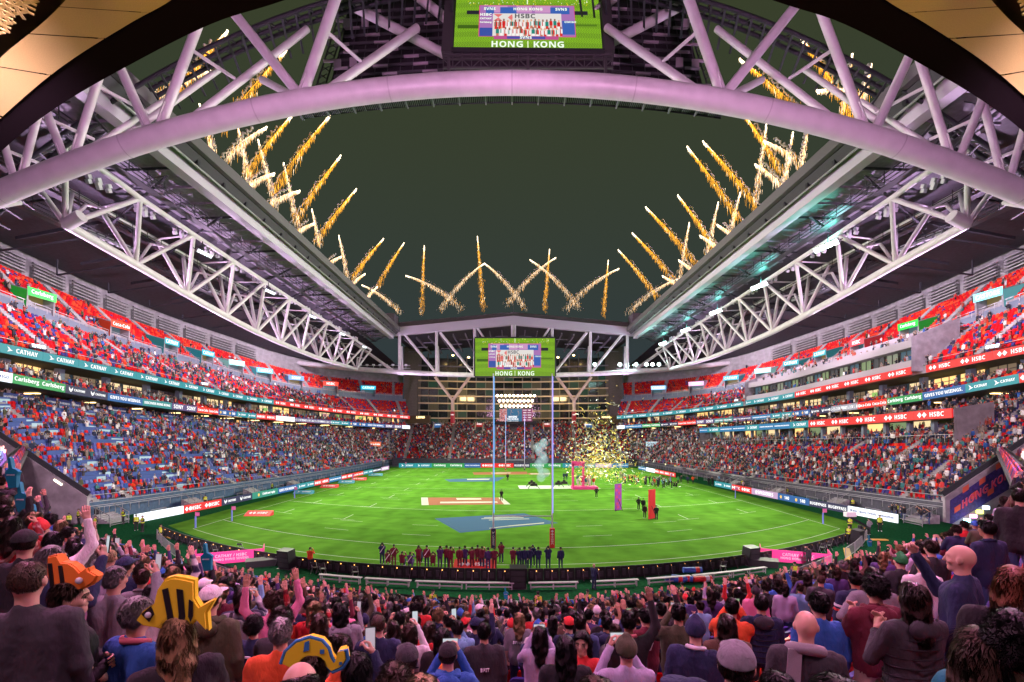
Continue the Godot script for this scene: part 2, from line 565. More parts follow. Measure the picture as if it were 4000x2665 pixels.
var WT := [Vector3(-86, 46.4, 50), Vector3(-86, 44.5, 66), Vector3(-86, 42.7, 84), Vector3(-86, 41, 104), Vector3(-86, 40, 124), Vector3(-82, 38.6, 146), Vector3(-74, 36.2, 166), Vector3(-61, 35, 185), Vector3(-43, 35.4, 198)]

var far_spots: Array[Transform3D] = []     # where the far crowd stands
var far_light := PackedByteArray()
var seat_mesh: ArrayMesh
var SEAT_RED := Color(0.56, 0.008, 0.014)
var SEAT_ORANGE := Color(0.74, 0.075, 0.022)
var SEAT_NAVY := Color(0.05, 0.045, 0.2)
var crowd_noise := FastNoiseLite.new()


func shifted(c: Array, out: float, up: float) -> Array:      # a level line moved outwards and up
	var r := []
	for i in c.size():
		var d: Vector3 = (c[mini(i + 1, c.size() - 1)] - c[maxi(i - 1, 0)])
		var o := Vector2(-d.z, d.x).normalized()
		if o.x > 0.0: o = -o
		r.append(c[i] + Vector3(o.x * out, up, o.y * out))
	return r


func make_seat() -> ArrayMesh:               # a tip-up stadium seat that looks along +z
	var m := MB.new()
	var back := PackedVector2Array([Vector2(-0.21, 0.36), Vector2(-0.235, 0.6), Vector2(-0.225, 0.78), Vector2(-0.17, 0.835), Vector2(0.17, 0.835), Vector2(0.225, 0.78), Vector2(0.235, 0.6), Vector2(0.21, 0.36)])
	m.prism(back, Transform3D(Basis(Vector3.RIGHT, -0.16), Vector3(0, 0, -0.1)), 0.05)
	var pan := PackedVector2Array([Vector2(-0.21, 0), Vector2(-0.2, 0.34), Vector2(-0.14, 0.4), Vector2(0.14, 0.4), Vector2(0.2, 0.34), Vector2(0.21, 0)])
	m.prism(pan, Transform3D(Basis(Vector3.RIGHT, -0.25), Vector3(0, 0.38, 0.0)), 0.05)
	m.box(Vector3(0, 0.2, -0.12), Vector3(0.1, 0.4, 0.06))
	return m.mesh()


func row_point(f: Array, b: Array, k: float, t: float, s: int) -> Vector3:
	return side_point(f, t, s).lerp(side_point(b, t, s), k)


func terrace(f: Array, b: Array, rows: int, s: int, segs := 44) -> MB:
	var mb := MB.new()
	for i in rows:
		var k0 := float(i) / rows
		var k1 := float(i + 1) / rows
		for j in segs:
			var p := row_point(f, b, k0, float(j) / segs, s)
			var q := row_point(f, b, k0, float(j + 1) / segs, s)
			var p2 := row_point(f, b, k1, float(j) / segs, s)
			var q2 := row_point(f, b, k1, float(j + 1) / segs, s)
			var pm := Vector3(p2.x, p.y, p2.z)
			var qm := Vector3(q2.x, q.y, q2.z)
			mb.quad(p, pm, qm, q)
			mb.quad(pm, p2, q2, qm)
	return mb


# seats along every row; `tone` picks a colour, `full` how likely a spectator is there, `gap` tells where stairs and openings are
func fill_seats(f: Array, b: Array, rows: int, s: int, parent: Node3D, tone: Callable, full: Callable, gap: Callable, step := 0.54) -> void:
	var where := []
	var tint := PackedColorArray()
	for i in rows:
		var k := float(i) / rows
		var n := 700
		var run := 0.0
		var prev := row_point(f, b, k, 0.0, s)
		for j in n:
			var t := float(j + 1) / n
			var p := row_point(f, b, k, t, s)
			run += p.distance_to(prev)
			prev = p
			if run < step: continue
			run = 0.0
			if gap.call(t, k): continue
			var back := row_point(f, b, 1.0, t, s) - row_point(f, b, 0.0, t, s)
			var x := facing(p + Vector3(back.x, 0, back.z).normalized() * 0.45, -back)
			where.append(x)
			tint.append(tone.call(t, k))
			if rng.randf() < full.call(t, k):
				far_spots.append(x.translated_local(Vector3(rng.randf_range(-0.1, 0.1), 0, rng.randf_range(0.1, 0.3))))
	many("seat_rows", seat_mesh, mats["seat_plastic_far"], parent, where, tint)


func stairs(f: Array, b: Array, rows: int, s: int, t: float, parent: Node3D, w := 1.1) -> void:
	var mb := MB.new()
	var a := side_point(f, t, s)
	var z := side_point(b, t, s)
	var back := Vector3(z.x - a.x, 0, z.z - a.z).normalized()
	var basis := Basis(Vector3.UP.cross(-back), Vector3.UP, -back)
	for i in rows * 2:
		var p := a.lerp(z, (i + 0.5) / (rows * 2.0))
		mb.box(p + Vector3(0, 0.12, 0), Vector3(w, 0.24, 0.5), basis)
	part("stairs", mb, mats["step_concrete"], parent)


func pick(r: float, red: float, orange: float) -> Color:
	return SEAT_RED if r < red else SEAT_ORANGE if r < red + orange else SEAT_NAVY


func rail(mb: MB, f: Array, s: int, t0: float, t1: float, n: int, h: float, posts := true) -> void:
	for i in n:
		var a := side_point(f, lerpf(t0, t1, float(i) / n), s)
		var b := side_point(f, lerpf(t0, t1, float(i + 1) / n), s)
		mb.bar(a + Vector3(0, h, 0), b + Vector3(0, h, 0), 0.07, 0.07)
		if posts: mb.bar(a, a + Vector3(0, h, 0), 0.05, 0.05)


func bowl() -> void:
	crowd_noise.seed = 5
	crowd_noise.frequency = 0.35
	seat_mesh = make_seat()
	var sp := mat("seat_plastic_far", Color(1, 1, 1), 0.45)
	sp.vertex_color_use_as_albedo = true
	sp.metallic_specular = 0.2
	noisy(mat("terrace_concrete", Color(0.17, 0.16, 0.17), 0.9), 0.02, 0.7, 0.2)
	noisy(mat("step_concrete", Color(0.34, 0.33, 0.34), 0.9), 0.02, 0.8, 0.2)
	noisy(mat("wall_concrete", Color(0.33, 0.32, 0.34), 0.85), 0.02, 0.78, 0.12, 0.5)
	noisy(mat("pale_wall", Color(0.5, 0.44, 0.34), 0.8), 0.03, 0.85, 0.2)
	mat("parapet_blue", Color(0.13, 0.17, 0.22), 0.6)
	mat("steel_rail", Color(0.36, 0.36, 0.38), 0.4, 0.6)
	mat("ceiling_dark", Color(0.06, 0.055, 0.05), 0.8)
	for s in [-1, 1]:
		upper_tier(s)
		suites(s)
		lower_stand(s)
		outer_wall(s)
	press_tribune()
	third_ribbon_boxes()
	end_stand()


func upper_tier(s: int) -> void:
	var side := "left" if s < 0 else "right"
	var root := thing("upper_tier", "%s upper tier of steep red and orange seats, half filled with spectators" % side, "grandstand")
	var top := shifted(UM, 2.2, 1.9)
	var rows := 13
	part("lower_terrace", terrace(UF, UM, rows, s), mats["terrace_concrete"], root)
	part("upper_terrace", terrace(top, UB, 15, s), mats["terrace_concrete"], root)
	var wall := MB.new()
	strip(wall, UM, shifted(UM, 2.2, 0.0), s)
	strip(wall, shifted(UM, 2.2, 0.0), shifted(UM, 2.21, 2.5), s)
	part("cross_aisle", wall, mats["step_concrete"], root)
	var para := MB.new()
	strip(para, shifted(UM, 2.1, 0.4), shifted(UM, 2.1, 2.1), s)
	strip(para, shifted(UM, -0.15, 0.0), shifted(UM, -0.15, 0.9), s)
	part("parapet", para, mats["parapet_blue"], root)
	var rl := MB.new()
	rail(rl, shifted(UM, 2.0, 0.0), s, 0.06, 1, 70, 2.75)
	rail(rl, shifted(UF, 0.2, 0.0), s, 0.06, 1, 60, 0.9, false)
	part("railing", rl, mats["steel_rail"], root)
	var shelf := MB.new()
	strip(shelf, shifted(UF, 0.0, -1.15), UF, s)
	part("front_edge", shelf, mats["wall_concrete"], root)
	var na := 15.0
	var vom := [0.13, 0.24, 0.345, 0.435, 0.515, 0.59, 0.66, 0.735, 0.82, 0.91]
	var near_vom := func(t: float) -> float:
		var d := 9.0
		for q in vom: d = minf(d, absf(t - q))
		return d
	var gap_low := func(t: float, k: float) -> bool: return absf(fposmod(t * na, 1.0) - 0.5) < 0.055
	var gap_top := func(t: float, k: float) -> bool: return absf(fposmod(t * na, 1.0) - 0.5) < 0.055 or near_vom.call(t) < 0.017 and k < 0.24
	var tone_low := func(t: float, k: float) -> Color: return pick(rng.randf(), 0.62, 0.16)
	var full_low := func(t: float, k: float) -> float:
		var busy: float = lerpf(0.06, 0.3, clampf((t - 0.05) * 3.5, 0, 1)) if t < 0.68 else lerpf(0.5, 0.02, clampf((t - 0.68) * 6.0, 0, 1))
		return clampf(busy * (0.2 + 1.7 * smoothstep(-0.25, 0.35, crowd_noise.get_noise_2d(t * 160, k * 12))), 0.01, 0.95)
	fill_seats(UF, UM, rows, s, root, tone_low, full_low, gap_low)
	var tone_top := func(t: float, k: float) -> Color: return pick(rng.randf() if rng.randf() < 0.5 else crowd_noise.get_noise_2d(t * 900, k * 40) * 0.9 + 0.5, 0.62, 0.3)
	var full_top := func(t: float, k: float) -> float:
		var busy: float = 0.2 * (1.0 - 1.25 * k) if t > 0.2 and t < 0.62 else 0.0
		return clampf(busy - 0.04 + 0.4 * crowd_noise.get_noise_2d(t * 130 + 50, k * 9), 0.0, 0.85)
	fill_seats(top, UB, 15, s, root, tone_top, full_top, gap_top)
	for i in int(na):
		var t := (i + 0.5) / na
		if t < 0.08: continue
		stairs(UF, UM, rows, s, t, root)
		stairs(top, UB, 15, s, t, root)
	# lit entrances
	var look := [[Color(0.25, 0.75, 1.0), "40"], [Color(0.1, 0.8, 0.25), "Carlsberg"], [Color(1.0, 0.25, 0.12), "Coca-Cola"], [Color(0.05, 0.6, 0.65), "CATHAY"], [Color(0.05, 0.65, 0.75), "CATHAY"], [Color(0.7, 1.0, 1.0), "SVNS"], [Color(0.4, 0.85, 1.0), "CIMIGO"], [Color(0.4, 0.6, 0.9), "SONY"], [Color(1.0, 0.22, 0.15), "HSBC"], [Color(0.1, 0.65, 0.8), "CATHAY"]]
	if s > 0: look = [[Color(0.1, 0.6, 0.6), "CASTORE"], [Color(0.5, 0.95, 1.0), "CASTORE"], [Color(0.1, 0.8, 0.25), "Carlsberg"], [Color(1.0, 0.2, 0.25), "HSBC"], [Color(0.05, 0.6, 0.65), "CATHAY"], [Color(0.05, 0.6, 0.65), "CATHAY"], [Color(0.7, 1.0, 1.0), "CIMIGO"], [Color(0.1, 0.65, 0.8), "CATHAY"], [Color(1.0, 0.7, 0.9), "SVNS"], [Color(0.6, 0.8, 1.0), "CIMIGO"]]
	for i in vom.size():
		var p := side_point(top, vom[i], s)
		var q := side_point(UB, vom[i], s)
		var x := facing(p + Vector3(0, -0.5, 0), p - q)
		var c: Color = look[i][0]
		var m := MB.new()
		for w in [-1, 1]:
			m.hexa([Vector3(w * 2.5, 0, 0.3), Vector3(w * 2.2, 0, 0.3), Vector3(w * 2.2, 0, -3.6), Vector3(w * 2.5, 0, -3.6), Vector3(w * 2.5, 3.2, 0.5), Vector3(w * 2.2, 3.2, 0.5), Vector3(w * 2.2, 4.4, -3.6), Vector3(w * 2.5, 4.4, -3.6)])
		m.hexa([Vector3(-2.5, 3.2, 0.5), Vector3(2.5, 3.2, 0.5), Vector3(2.5, 4.3, -3.6), Vector3(-2.5, 4.3, -3.6), Vector3(-2.5, 3.4, 0.5), Vector3(2.5, 3.4, 0.5), Vector3(2.5, 4.5, -3.6), Vector3(-2.5, 4.5, -3.6)])
		var o := part("entrance_portal", m, mats["wall_concrete"], root, x)
		var dk := MB.new()
		dk.box(Vector3(0, 1.3, -1.4), Vector3(4.3, 3.4, 0.1))
		part("doorway", dk, glow("doorway_%d" % (i % 3), [Color(0.02, 0.06, 0.07), Color(0.1, 0.07, 0.02), Color(0.05, 0.08, 0.1)][i % 3], 1.5), o)
		var sg := MB.new()
		sg.quad(Vector3(-2.5, 2.35, 0.62), Vector3(-2.6, 3.75, 0.62), Vector3(2.6, 3.75, 0.62), Vector3(2.5, 2.35, 0.62))
		part("sign_panel", sg, glow("portal_sign_%s" % c.to_html(), c * c, 1.6), o)
		lettering(look[i][1], Vector2(4.2, 0.85), Transform3D(Basis(), Vector3(0, 3.05, 0.64)), glow("sign_white", Color(1, 1, 1), 1.6), o)
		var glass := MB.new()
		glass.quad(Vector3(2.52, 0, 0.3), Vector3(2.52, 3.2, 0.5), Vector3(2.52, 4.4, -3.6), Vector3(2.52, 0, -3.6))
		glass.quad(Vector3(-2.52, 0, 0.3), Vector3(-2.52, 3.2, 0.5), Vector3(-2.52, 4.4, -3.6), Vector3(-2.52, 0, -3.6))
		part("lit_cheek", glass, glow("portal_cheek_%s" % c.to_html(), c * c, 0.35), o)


func lit_wall(front: Array, out: float, base: float, h: float, s: int, root: Node3D, colours: Array, step: float, part_name: String) -> void:
	var line := shifted(front, out, base)
	var n := int(150.0 / step)
	for i in n:
		var t0 := (i + 0.06) / n
		var t1 := (i + 0.94) / n
		if side_point(front, t0, s).z > -50.0: continue
		var a := side_point(line, t0, s)
		var b := side_point(line, t1, s)
		var m := MB.new()
		m.quad(a, a + Vector3(0, h, 0), b + Vector3(0, h, 0), b)
		var c: Array = colours[rng.randi() % colours.size()]
		var o := part(part_name, m, c[0], root)
		var mid := (a + b) * 0.5
		var inn := (side_point(front, (t0 + t1) * 0.5, s) - mid)
		inn = Vector3(inn.x, 0, inn.z).normalized()
		var fr := MB.new()
		for q in 4:
			var p := a.lerp(b, q / 3.0) + inn * 0.06
			fr.bar(p, p + Vector3(0, h, 0), 0.09, 0.09)
		fr.bar(a + inn * 0.06 + Vector3(0, h * 0.72, 0), b + inn * 0.06 + Vector3(0, h * 0.72, 0), 0.1, 0.1)
		part("frame", fr, mat("window_frame", Color(0.05, 0.045, 0.04), 0.5), o)
		if rng.randf() < 0.35:
			var tv := MB.new()
			tv.box(mid + inn * 0.25 + Vector3(0, h * 0.62, 0), Vector3(1.5, 0.85, 0.08), facing(mid, inn).basis)
			part("screen", tv, glow("tv_%d" % (i % 2), [Color(0.25, 0.5, 0.12), Color(0.5, 0.2, 0.25)][i % 2], 1.2), o)


func suites(s: int) -> void:
	var side := "left" if s < 0 else "right"
	var root := thing("suite_level", "%s balcony of private boxes with red seats and warm windows between two light ribbons" % side, "balcony")
	var front := LR
	var fl := terrace(shifted(front, 0.3, -0.5), shifted(front, 3.6, 0.9), 3, s, 40)
	strip(fl, shifted(front, 3.6, 0.4), shifted(front, 9.0, 0.4), s)
	part("floor", fl, mats["terrace_concrete"], root)
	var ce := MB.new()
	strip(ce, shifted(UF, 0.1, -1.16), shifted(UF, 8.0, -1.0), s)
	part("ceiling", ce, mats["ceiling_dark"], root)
	var warm := [[glow("suite_glow_a", Color(1.0, 0.62, 0.22), 1.5)], [glow("suite_glow_b", Color(1.0, 0.75, 0.4), 1.1)], [glow("suite_glow_c", Color(0.35, 0.25, 0.15), 0.6)], [mat("suite_dark", Color(0.08, 0.07, 0.07), 0.4)]]
	lit_wall(LR, 6.0, 0.4, 2.6, s, root, warm, 5.0, "window")
	for i in 17:
		var t := (i + 0.5) / 17.0
		if t < 0.08: continue
		var a := side_point(shifted(LR, 4.2, 0.3), t, s)
		var c := MB.new()
		var d := side_point(UF, t, s) - a
		c.box(a + Vector3(0, 1.7, 0), Vector3(0.9, 3.4, 0.9), facing(a, d).basis)
		part("column", c, mats["parapet_blue"], root)
	fill_seats(shifted(LR, 0.3, -0.5), shifted(LR, 3.6, 0.9), 3, s, root, func(t, k): return pick(rng.randf(), 0.62, 0.2), func(t, k): return 0.5, func(t, k): return fposmod(t * 17.0, 1.0) < 0.08)
	# the open concourse below the lower ribbon
	var con := thing("concourse", "%s concourse with bars, cream columns and yellow light behind the lower stand" % side, "concourse")
	var f2 := MB.new()
	strip(f2, LB, shifted(LB, 11, 0.0), s)
	part("floor", f2, mats["terrace_concrete"], con)
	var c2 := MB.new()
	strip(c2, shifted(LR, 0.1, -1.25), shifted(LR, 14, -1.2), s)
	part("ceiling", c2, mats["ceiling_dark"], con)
	var bar_cols := [[glow("bar_glow_a", Color(1.0, 0.55, 0.16), 1.7)], [glow("bar_glow_b", Color(1.0, 0.7, 0.3), 1.5)], [glow("bar_glow_c", Color(0.9, 0.12, 0.03), 1.0)], [mats["pale_wall"]]]
	lit_wall(LB, 7.5, 0.1, 2.7, s, con, bar_cols, 6.0, "bar_front")
	for i in 15:
		var t := (i + 0.3) / 15.0
		if t < 0.08: continue
		var a := side_point(shifted(LB, 3.0, 0.0), t, s)
		var c := MB.new()
		c.box(a + Vector3(0, 1.6, 0), Vector3(1.0, 3.2, 1.0), facing(a, side_point(LF, t, s) - a).basis)
		part("column", c, mats["pale_wall"], con)
		var lamp := MB.new()
		var q := side_point(shifted(LR, 5.0, -1.35), t + 0.025, s)
		lamp.box(q, Vector3(0.5, 0.06, 3.2), facing(q, side_point(LF, t, s) - q).basis)
		part("ceiling_lamp", lamp, glow("warm_strip", Color(1.0, 0.72, 0.3), 9.0), con)
	for i in 420:
		var t := rng.randf_range(0.07, 0.99)
		var k := rng.randf_range(0.2, 2.4)
		var p := side_point(shifted(LB, k, 0.0), t, s)
		far_spots.append(facing(p, side_point(LF, t, s) - p))


func lower_stand(s: int) -> void:
	var side := "left" if s < 0 else "right"
	var seats := "blue, red and orange seats and blue desk fronts" if s < 0 else "red and navy seats hidden by a dense crowd"
	var root := thing("lower_stand", "%s lower stand with %s beside the pitch" % [side, seats], "grandstand")
	var rows := 28
	part("terrace", terrace(LF, LB, rows, s), mats["terrace_concrete"], root)
	var fw := MB.new()
	strip(fw, shifted(LF, 0, -2.6), shifted(LF, 0, 0.25), s)
	part("front_wall", fw, noisy(mat("front_wall_%s" % side, Color(0.05, 0.11, 0.2) if s < 0 else Color(0.07, 0.07, 0.1), 0.6), 0.02, 0.7, 0.3), root)
	var rl := MB.new()
	rail(rl, shifted(LF, -0.02, 0.0), s, 0, 1, 60, 0.95, false)
	rail(rl, shifted(LF, -0.9, -1.4), s, 0, 1, 60, 0.9)
	for y in [-0.9, -0.4]: rail(rl, shifted(LF, -0.04, y), s, 0, 1, 60, 0.5, false)
	part("railing", rl, mats["steel_rail"], root)
	var na := 12.0
	var gap := func(t: float, k: float) -> bool: return absf(fposmod(t * na + 0.2, 1.0) - 0.5) < 0.05
	if s < 0:
		var tone := func(t: float, k: float) -> Color:
			var r := rng.randf()
			var block: float = crowd_noise.get_noise_2d(t * 60, k * 14)
			if block > 0.05 and t < 0.5: return Color(0.14, 0.18, 0.42) if r < 0.75 else SEAT_RED if r < 0.9 else SEAT_ORANGE
			return Color(0.1, 0.12, 0.4) if r < 0.42 else SEAT_RED if r < 0.78 else SEAT_ORANGE
		var full := func(t: float, k: float) -> float: return clampf(lerpf(0.26, 0.62, clampf((t - 0.12) * 1.9, 0, 1)) * (0.25 + 1.6 * smoothstep(-0.3, 0.3, crowd_noise.get_noise_2d(t * 120, k * 16))), 0.03, 0.97)
		fill_seats(LF, LB, rows, s, root, tone, full, gap)
		for i in range(1, rows):
			for j in 7:
				if i % 3 != j % 3 and i % 5 != 0: continue
				if rng.randf() < 0.12: continue
				var t0 := (j + 0.24 + rng.randf() * 0.2) / 10.0 + 0.02
				desk(root, float(i) / rows, t0, 0.05 + rng.randf() * 0.02, s)
		for j in 12:
			var bt := j / 12.0 + 0.012
			if bt < 0.08: continue
			var bn := MB.new()
			strip(bn, shifted(LB, -0.3, -0.15), shifted(LB, -0.3, 1.0), s, 4, bt, bt + 0.066)
			var o := part("rail_banner", bn, noisy(mat("banner_blue", Color(0.06, 0.1, 0.3), 0.8), 0.02, 0.7, 0.3), root)
			for w in 2:
				var q := side_point(shifted(LB, -0.34, 0.45), bt + 0.017 + 0.033 * w, s)
				var q2 := side_point(shifted(LB, -0.34, 0.45), bt + 0.018 + 0.033 * w, s)
				var along := (q2 - q).normalized()
				lettering("HONG KONG SEVENS", Vector2(3.6, 0.5), Transform3D(Basis(along, Vector3.UP, along.cross(Vector3.UP)), q), mat("print_white", Color(0.6, 0.62, 0.65), 0.8), o)
	else:
		var tone := func(t: float, k: float) -> Color: return pick(rng.randf(), 0.5, 0.1)
		var full := func(t: float, k: float) -> float: return clampf(0.68 + 0.8 * crowd_noise.get_noise_2d(t * 110, k * 16), 0.2, 0.95) * (0.0 if k > 0.42 and t > 0.13 and t < 0.66 and k < 0.5 else 1.0)
		fill_seats(LF, LB, rows, s, root, tone, full, gap)
		for t0 in [0.36, 0.5]:
			for q in 2:
				var dug := MB.new()
				var a := side_point(shifted(LF, -2.6, -1.5), t0 + q * 0.06, s)
				dug.box(a + Vector3(0, 1.9, 0), Vector3(0.3, 0.3, 6.0))
				part("dugout_roof", dug, mats["wall_concrete"], root)
	for i in int(na):
		stairs(LF, LB, rows, s, (i + 0.3) / na, root, 1.0)
	# the end wall of the stand, towards the camera
	var pw := MB.new()
	var a := side_point(LF, 0, s)
	var b := side_point(LB, 0, s)
	var a1 := a + Vector3(0, 0.75, -0.2)
	var c := b + (b - a) * 1.2
	for z in [0.0, 0.5]:
		var off := Vector3(0, 0, z)
		pw.quad(Vector3(a.x, -0.2, a.z) + off, a1 + off, Vector3(c.x, c.y + 0.9, c.z) + off, Vector3(c.x, -0.2, c.z) + off)
	pw.quad(a1, a1 + Vector3(0, 0, 0.5), Vector3(c.x, c.y + 0.9, c.z + 0.5), Vector3(c.x, c.y + 0.9, c.z))
	pw.quad(Vector3(a.x, -0.2, a.z), a1, a1 + Vector3(0, 0, 0.5), Vector3(a.x, -0.2, a.z + 0.5))
	var end := part("end_wall", pw, noisy(mat("fair_concrete", Color(0.4, 0.37, 0.39), 0.8), 0.015, 0.72, 0.1, 0.6), root)
	var along := (c - a).normalized()
	var cap := MB.new()
	cap.bar(a1 + Vector3(0, 0.35, 0.25), c + Vector3(0, 1.25, 0.25), 0.12, 0.7)
	part("glass_parapet", cap, mat("dark_glass", Color(0.05, 0.055, 0.06), 0.2), end)
	if s < 0:
		for e in [[0.14, 1.5], [0.34, 2.6]]:
			var lm := MB.new()
			var q = a1 + along * 26.0 * e[0] + Vector3(0, -e[1] + 1.0, 0.56)
			lm.bar(q, q + along * 1.1, 0.1, 0.16)
			part("wall_lamp", lm, glow("wall_lamp_glow", Color(1.0, 0.9, 0.65), 9.0), end)
	else:
		var bn := MB.new()
		var q0 := a + Vector3(0.4, -2.6, 0.56)
		var q1 := a + along * 16.0 + Vector3(0, -3.6, 0.56)
		bn.quad(q0, q0 + Vector3(0, 3.0, 0), q1 + Vector3(0, 3.9, 0), q1)
		var o := part("banner", bn, noisy(mat("banner_violet", Color(0.06, 0.04, 0.25), 0.7), 0.03, 0.6, 0.3), end)
		var bx := Basis(along, Vector3(0, 1, 0), Vector3(0, 0, 1))
		lettering("HONG KONG SEVENS", Vector2(13.0, 2.2), Transform3D(bx, q0 + along * 8.2 + Vector3(0, 1.55, 0.05)), mat("banner_pink", Color(0.75, 0.3, 0.45), 0.7), o)
		lettering("HONG KONG SEVENS", Vector2(12.9, 2.0), Transform3D(bx, q0 + along * 8.15 + Vector3(0, 1.55, 0.1)), mat("banner_red", Color(0.6, 0.06, 0.12), 0.7), o)
		var bl := MB.new()
		for i in 12:
			var w := q0 + along * (1.2 * i + 0.6) + Vector3(0, rng.randf_range(0.2, 3.0), 0.03)
			bl.quad(w, w + Vector3(0, 0.7, 0), w + along * 0.9 + Vector3(0, 0.7, 0), w + along * 0.9)
		part("banner_patch", bl, mat("banner_orange", Color(0.6, 0.1, 0.05), 0.7), o)
		for i in 5:
			var lm := MB.new()
			var q := q0 + along * (1.5 + i * 0.9) + Vector3(0, -0.1, 0.9)
			if i == 4: q = q0 + along * 13.5 + Vector3(0, 1.2, 0.9)
			lm.box(q, Vector3(0.6, 0.4, 0.3))
			part("stage_lamp", lm, glow("stage_lamp_%d" % i, [Color(0.3, 0.9, 1.0), Color(1.0, 0.4, 0.8), Color(0.9, 1.0, 0.1), Color(0.6, 0.8, 1.0), Color(0.8, 1.0, 0.8)][i], 7.0), end)


func desk(root: Node3D, k: float, t0: float, len: float, s: int) -> void:
	var m := MB.new()
	var n := 6
	for i in n:
		var ta := t0 + len * i / n
		var tb := t0 + len * (i + 1) / n
		var back := row_point(LF, LB, 1.0, ta, s) - row_point(LF, LB, 0.0, ta, s)
		var o := -Vector3(back.x, 0, back.z).normalized() * 0.06
		var a := row_point(LF, LB, k, ta, s) + o
		var b := row_point(LF, LB, k, tb, s) + o
		m.quad(a - Vector3(0, 0.45, 0), a + Vector3(0, 0.85, 0), b + Vector3(0, 0.85, 0), b - Vector3(0, 0.45, 0))
		m.quad(a + Vector3(0, 0.85, 0), a + Vector3(0, 0.85, 0) - o * 7, b + Vector3(0, 0.85, 0) - o * 7, b + Vector3(0, 0.85, 0))
	var d := part("desk_front", m, mat("desk_blue", Color(0.035, 0.075, 0.26), 0.7), root)
	var a := row_point(LF, LB, k, t0 + len * 0.7, s)
	var b := row_point(LF, LB, k, t0 + len, s)
	var back := row_point(LF, LB, 1.0, t0, s) - row_point(LF, LB, 0.0, t0, s)
	var o := -Vector3(back.x, 0, back.z).normalized() * 0.1
	var p := MB.new()
	p.quad(a + o - Vector3(0, 0.1, 0), a + o + Vector3(0, 0.6, 0), b + o + Vector3(0, 0.6, 0), b + o - Vector3(0, 0.1, 0))
	part("name_plate", p, mat("plate_pale", Color(0.35, 0.55, 0.62), 0.7), d)


func outer_wall(s: int) -> void:
	var side := "left" if s < 0 else "right"
	var root := thing("outer_wall", "tall bare grey concrete wall behind the %s upper tier" % side, "wall")
	var m := MB.new()
	strip(m, shifted(UB, 0.6, -1.0), shifted(WT, 0.6, 1.5), s, 60)
	part("wall", m, mats["wall_concrete"], root)
	for i in 9:
		var t0 := 0.235 + i * 0.05
		var lv := MB.new()
		strip(lv, shifted(UB, 0.5, 0.5), shifted(WT, 0.5, -1.3), s, 3, t0, t0 + 0.041)
		var fr := part("louvre", lv, mat("louvre_back", Color(0.08, 0.08, 0.085), 0.8), root)
		for j in 5:
			var a := side_point(UB, t0, s).lerp(side_point(WT, t0, s), 0.12 + 0.15 * j)
			var b := side_point(UB, t0 + 0.041, s).lerp(side_point(WT, t0 + 0.041, s), 0.12 + 0.15 * j)
			var sl := MB.new()
			var inn := Vector3(-s * 0.1, 0.4, 0)
			sl.bar(a + inn, b + inn, 0.34, 0.26)
			part("slat", sl, mats["wall_concrete"], fr)


func press_tribune() -> void:
	# concrete tribune for the press that interrupts the right upper tier
	var root := thing("press_tribune", "pale concrete press tribune with a row of windows and desks in the right upper tier", "grandstand")
	var t0 := 0.235
	var t1 := 0.6
	for e in [[-1.2, -0.1, 1.2, "lower_band"], [-0.6, 3.5, 4.8, "upper_band"], [2.2, 5.4, 6.0, "desk_band"], [4.4, 6.6, 7.2, "desk_band"]]:
		var m := MB.new()
		strip(m, shifted(UF, e[0], e[1]), shifted(UF, e[0], e[2]), 1, 16, t0, t1)
		strip(m, shifted(UF, e[0], e[2]), shifted(UF, e[0] + 3.0, e[2]), 1, 16, t0, t1)
		strip(m, shifted(UF, e[0], e[1]), shifted(UF, e[0] + 4.0, e[1]), 1, 16, t0, t1)
		part(e[3], m, mat("tribune_concrete", Color(0.33, 0.3, 0.33), 0.85), root)
	var n := 18
	for i in n:
		var m := MB.new()
		var a := lerpf(t0, t1, (i + 0.08) / n)
		var b := lerpf(t0, t1, (i + 0.92) / n)
		strip(m, shifted(UF, 1.4, 1.3), shifted(UF, 1.4, 3.5), 1, 2, a, b)
		var c := i % 4
		var w := part("window", m, glow("tribune_window_%d" % c, [Color(0.45, 0.6, 0.3), Color(0.1, 0.22, 0.3), Color(0.5, 0.55, 0.4), Color(0.12, 0.12, 0.14)][c], 0.5), root)
		var f := MB.new()
		for q in 3:
			var p := side_point(shifted(UF, 1.3, 1.3), lerpf(a, b, q / 2.0), 1)
			f.bar(p, p + Vector3(0, 2.2, 0), 0.12, 0.12)
		part("frame", f, mats["window_frame"], w)
	for t in [t0, t1]:
		var m := MB.new()
		for q in [0.0, 0.4]:
			var f := Vector3(0, 0, q if t == t0 else -q)
			var p := side_point(shifted(UF, -1.6, 0), t, 1) + f
			var r := side_point(shifted(UF, 6, 0), t, 1) + f
			m.quad(p + Vector3(0, -0.8, 0), p + Vector3(0, 4.9, 0), r + Vector3(0, 8.0, 0), r + Vector3(0, -0.8, 0))
		part("side_wall", m, mats["wall_concrete"], root)
	for i in 150:
		var t := rng.randf_range(t0 + 0.01, t1 - 0.01)
		var r: Array = [[1.1, 4.9], [3.4, 6.1], [0.2, 1.25]][i % 3]
		var p := side_point(shifted(UF, r[0], r[1] - 0.5), t, 1)
		far_spots.append(facing(p, side_point(LF, t, 1) - p))


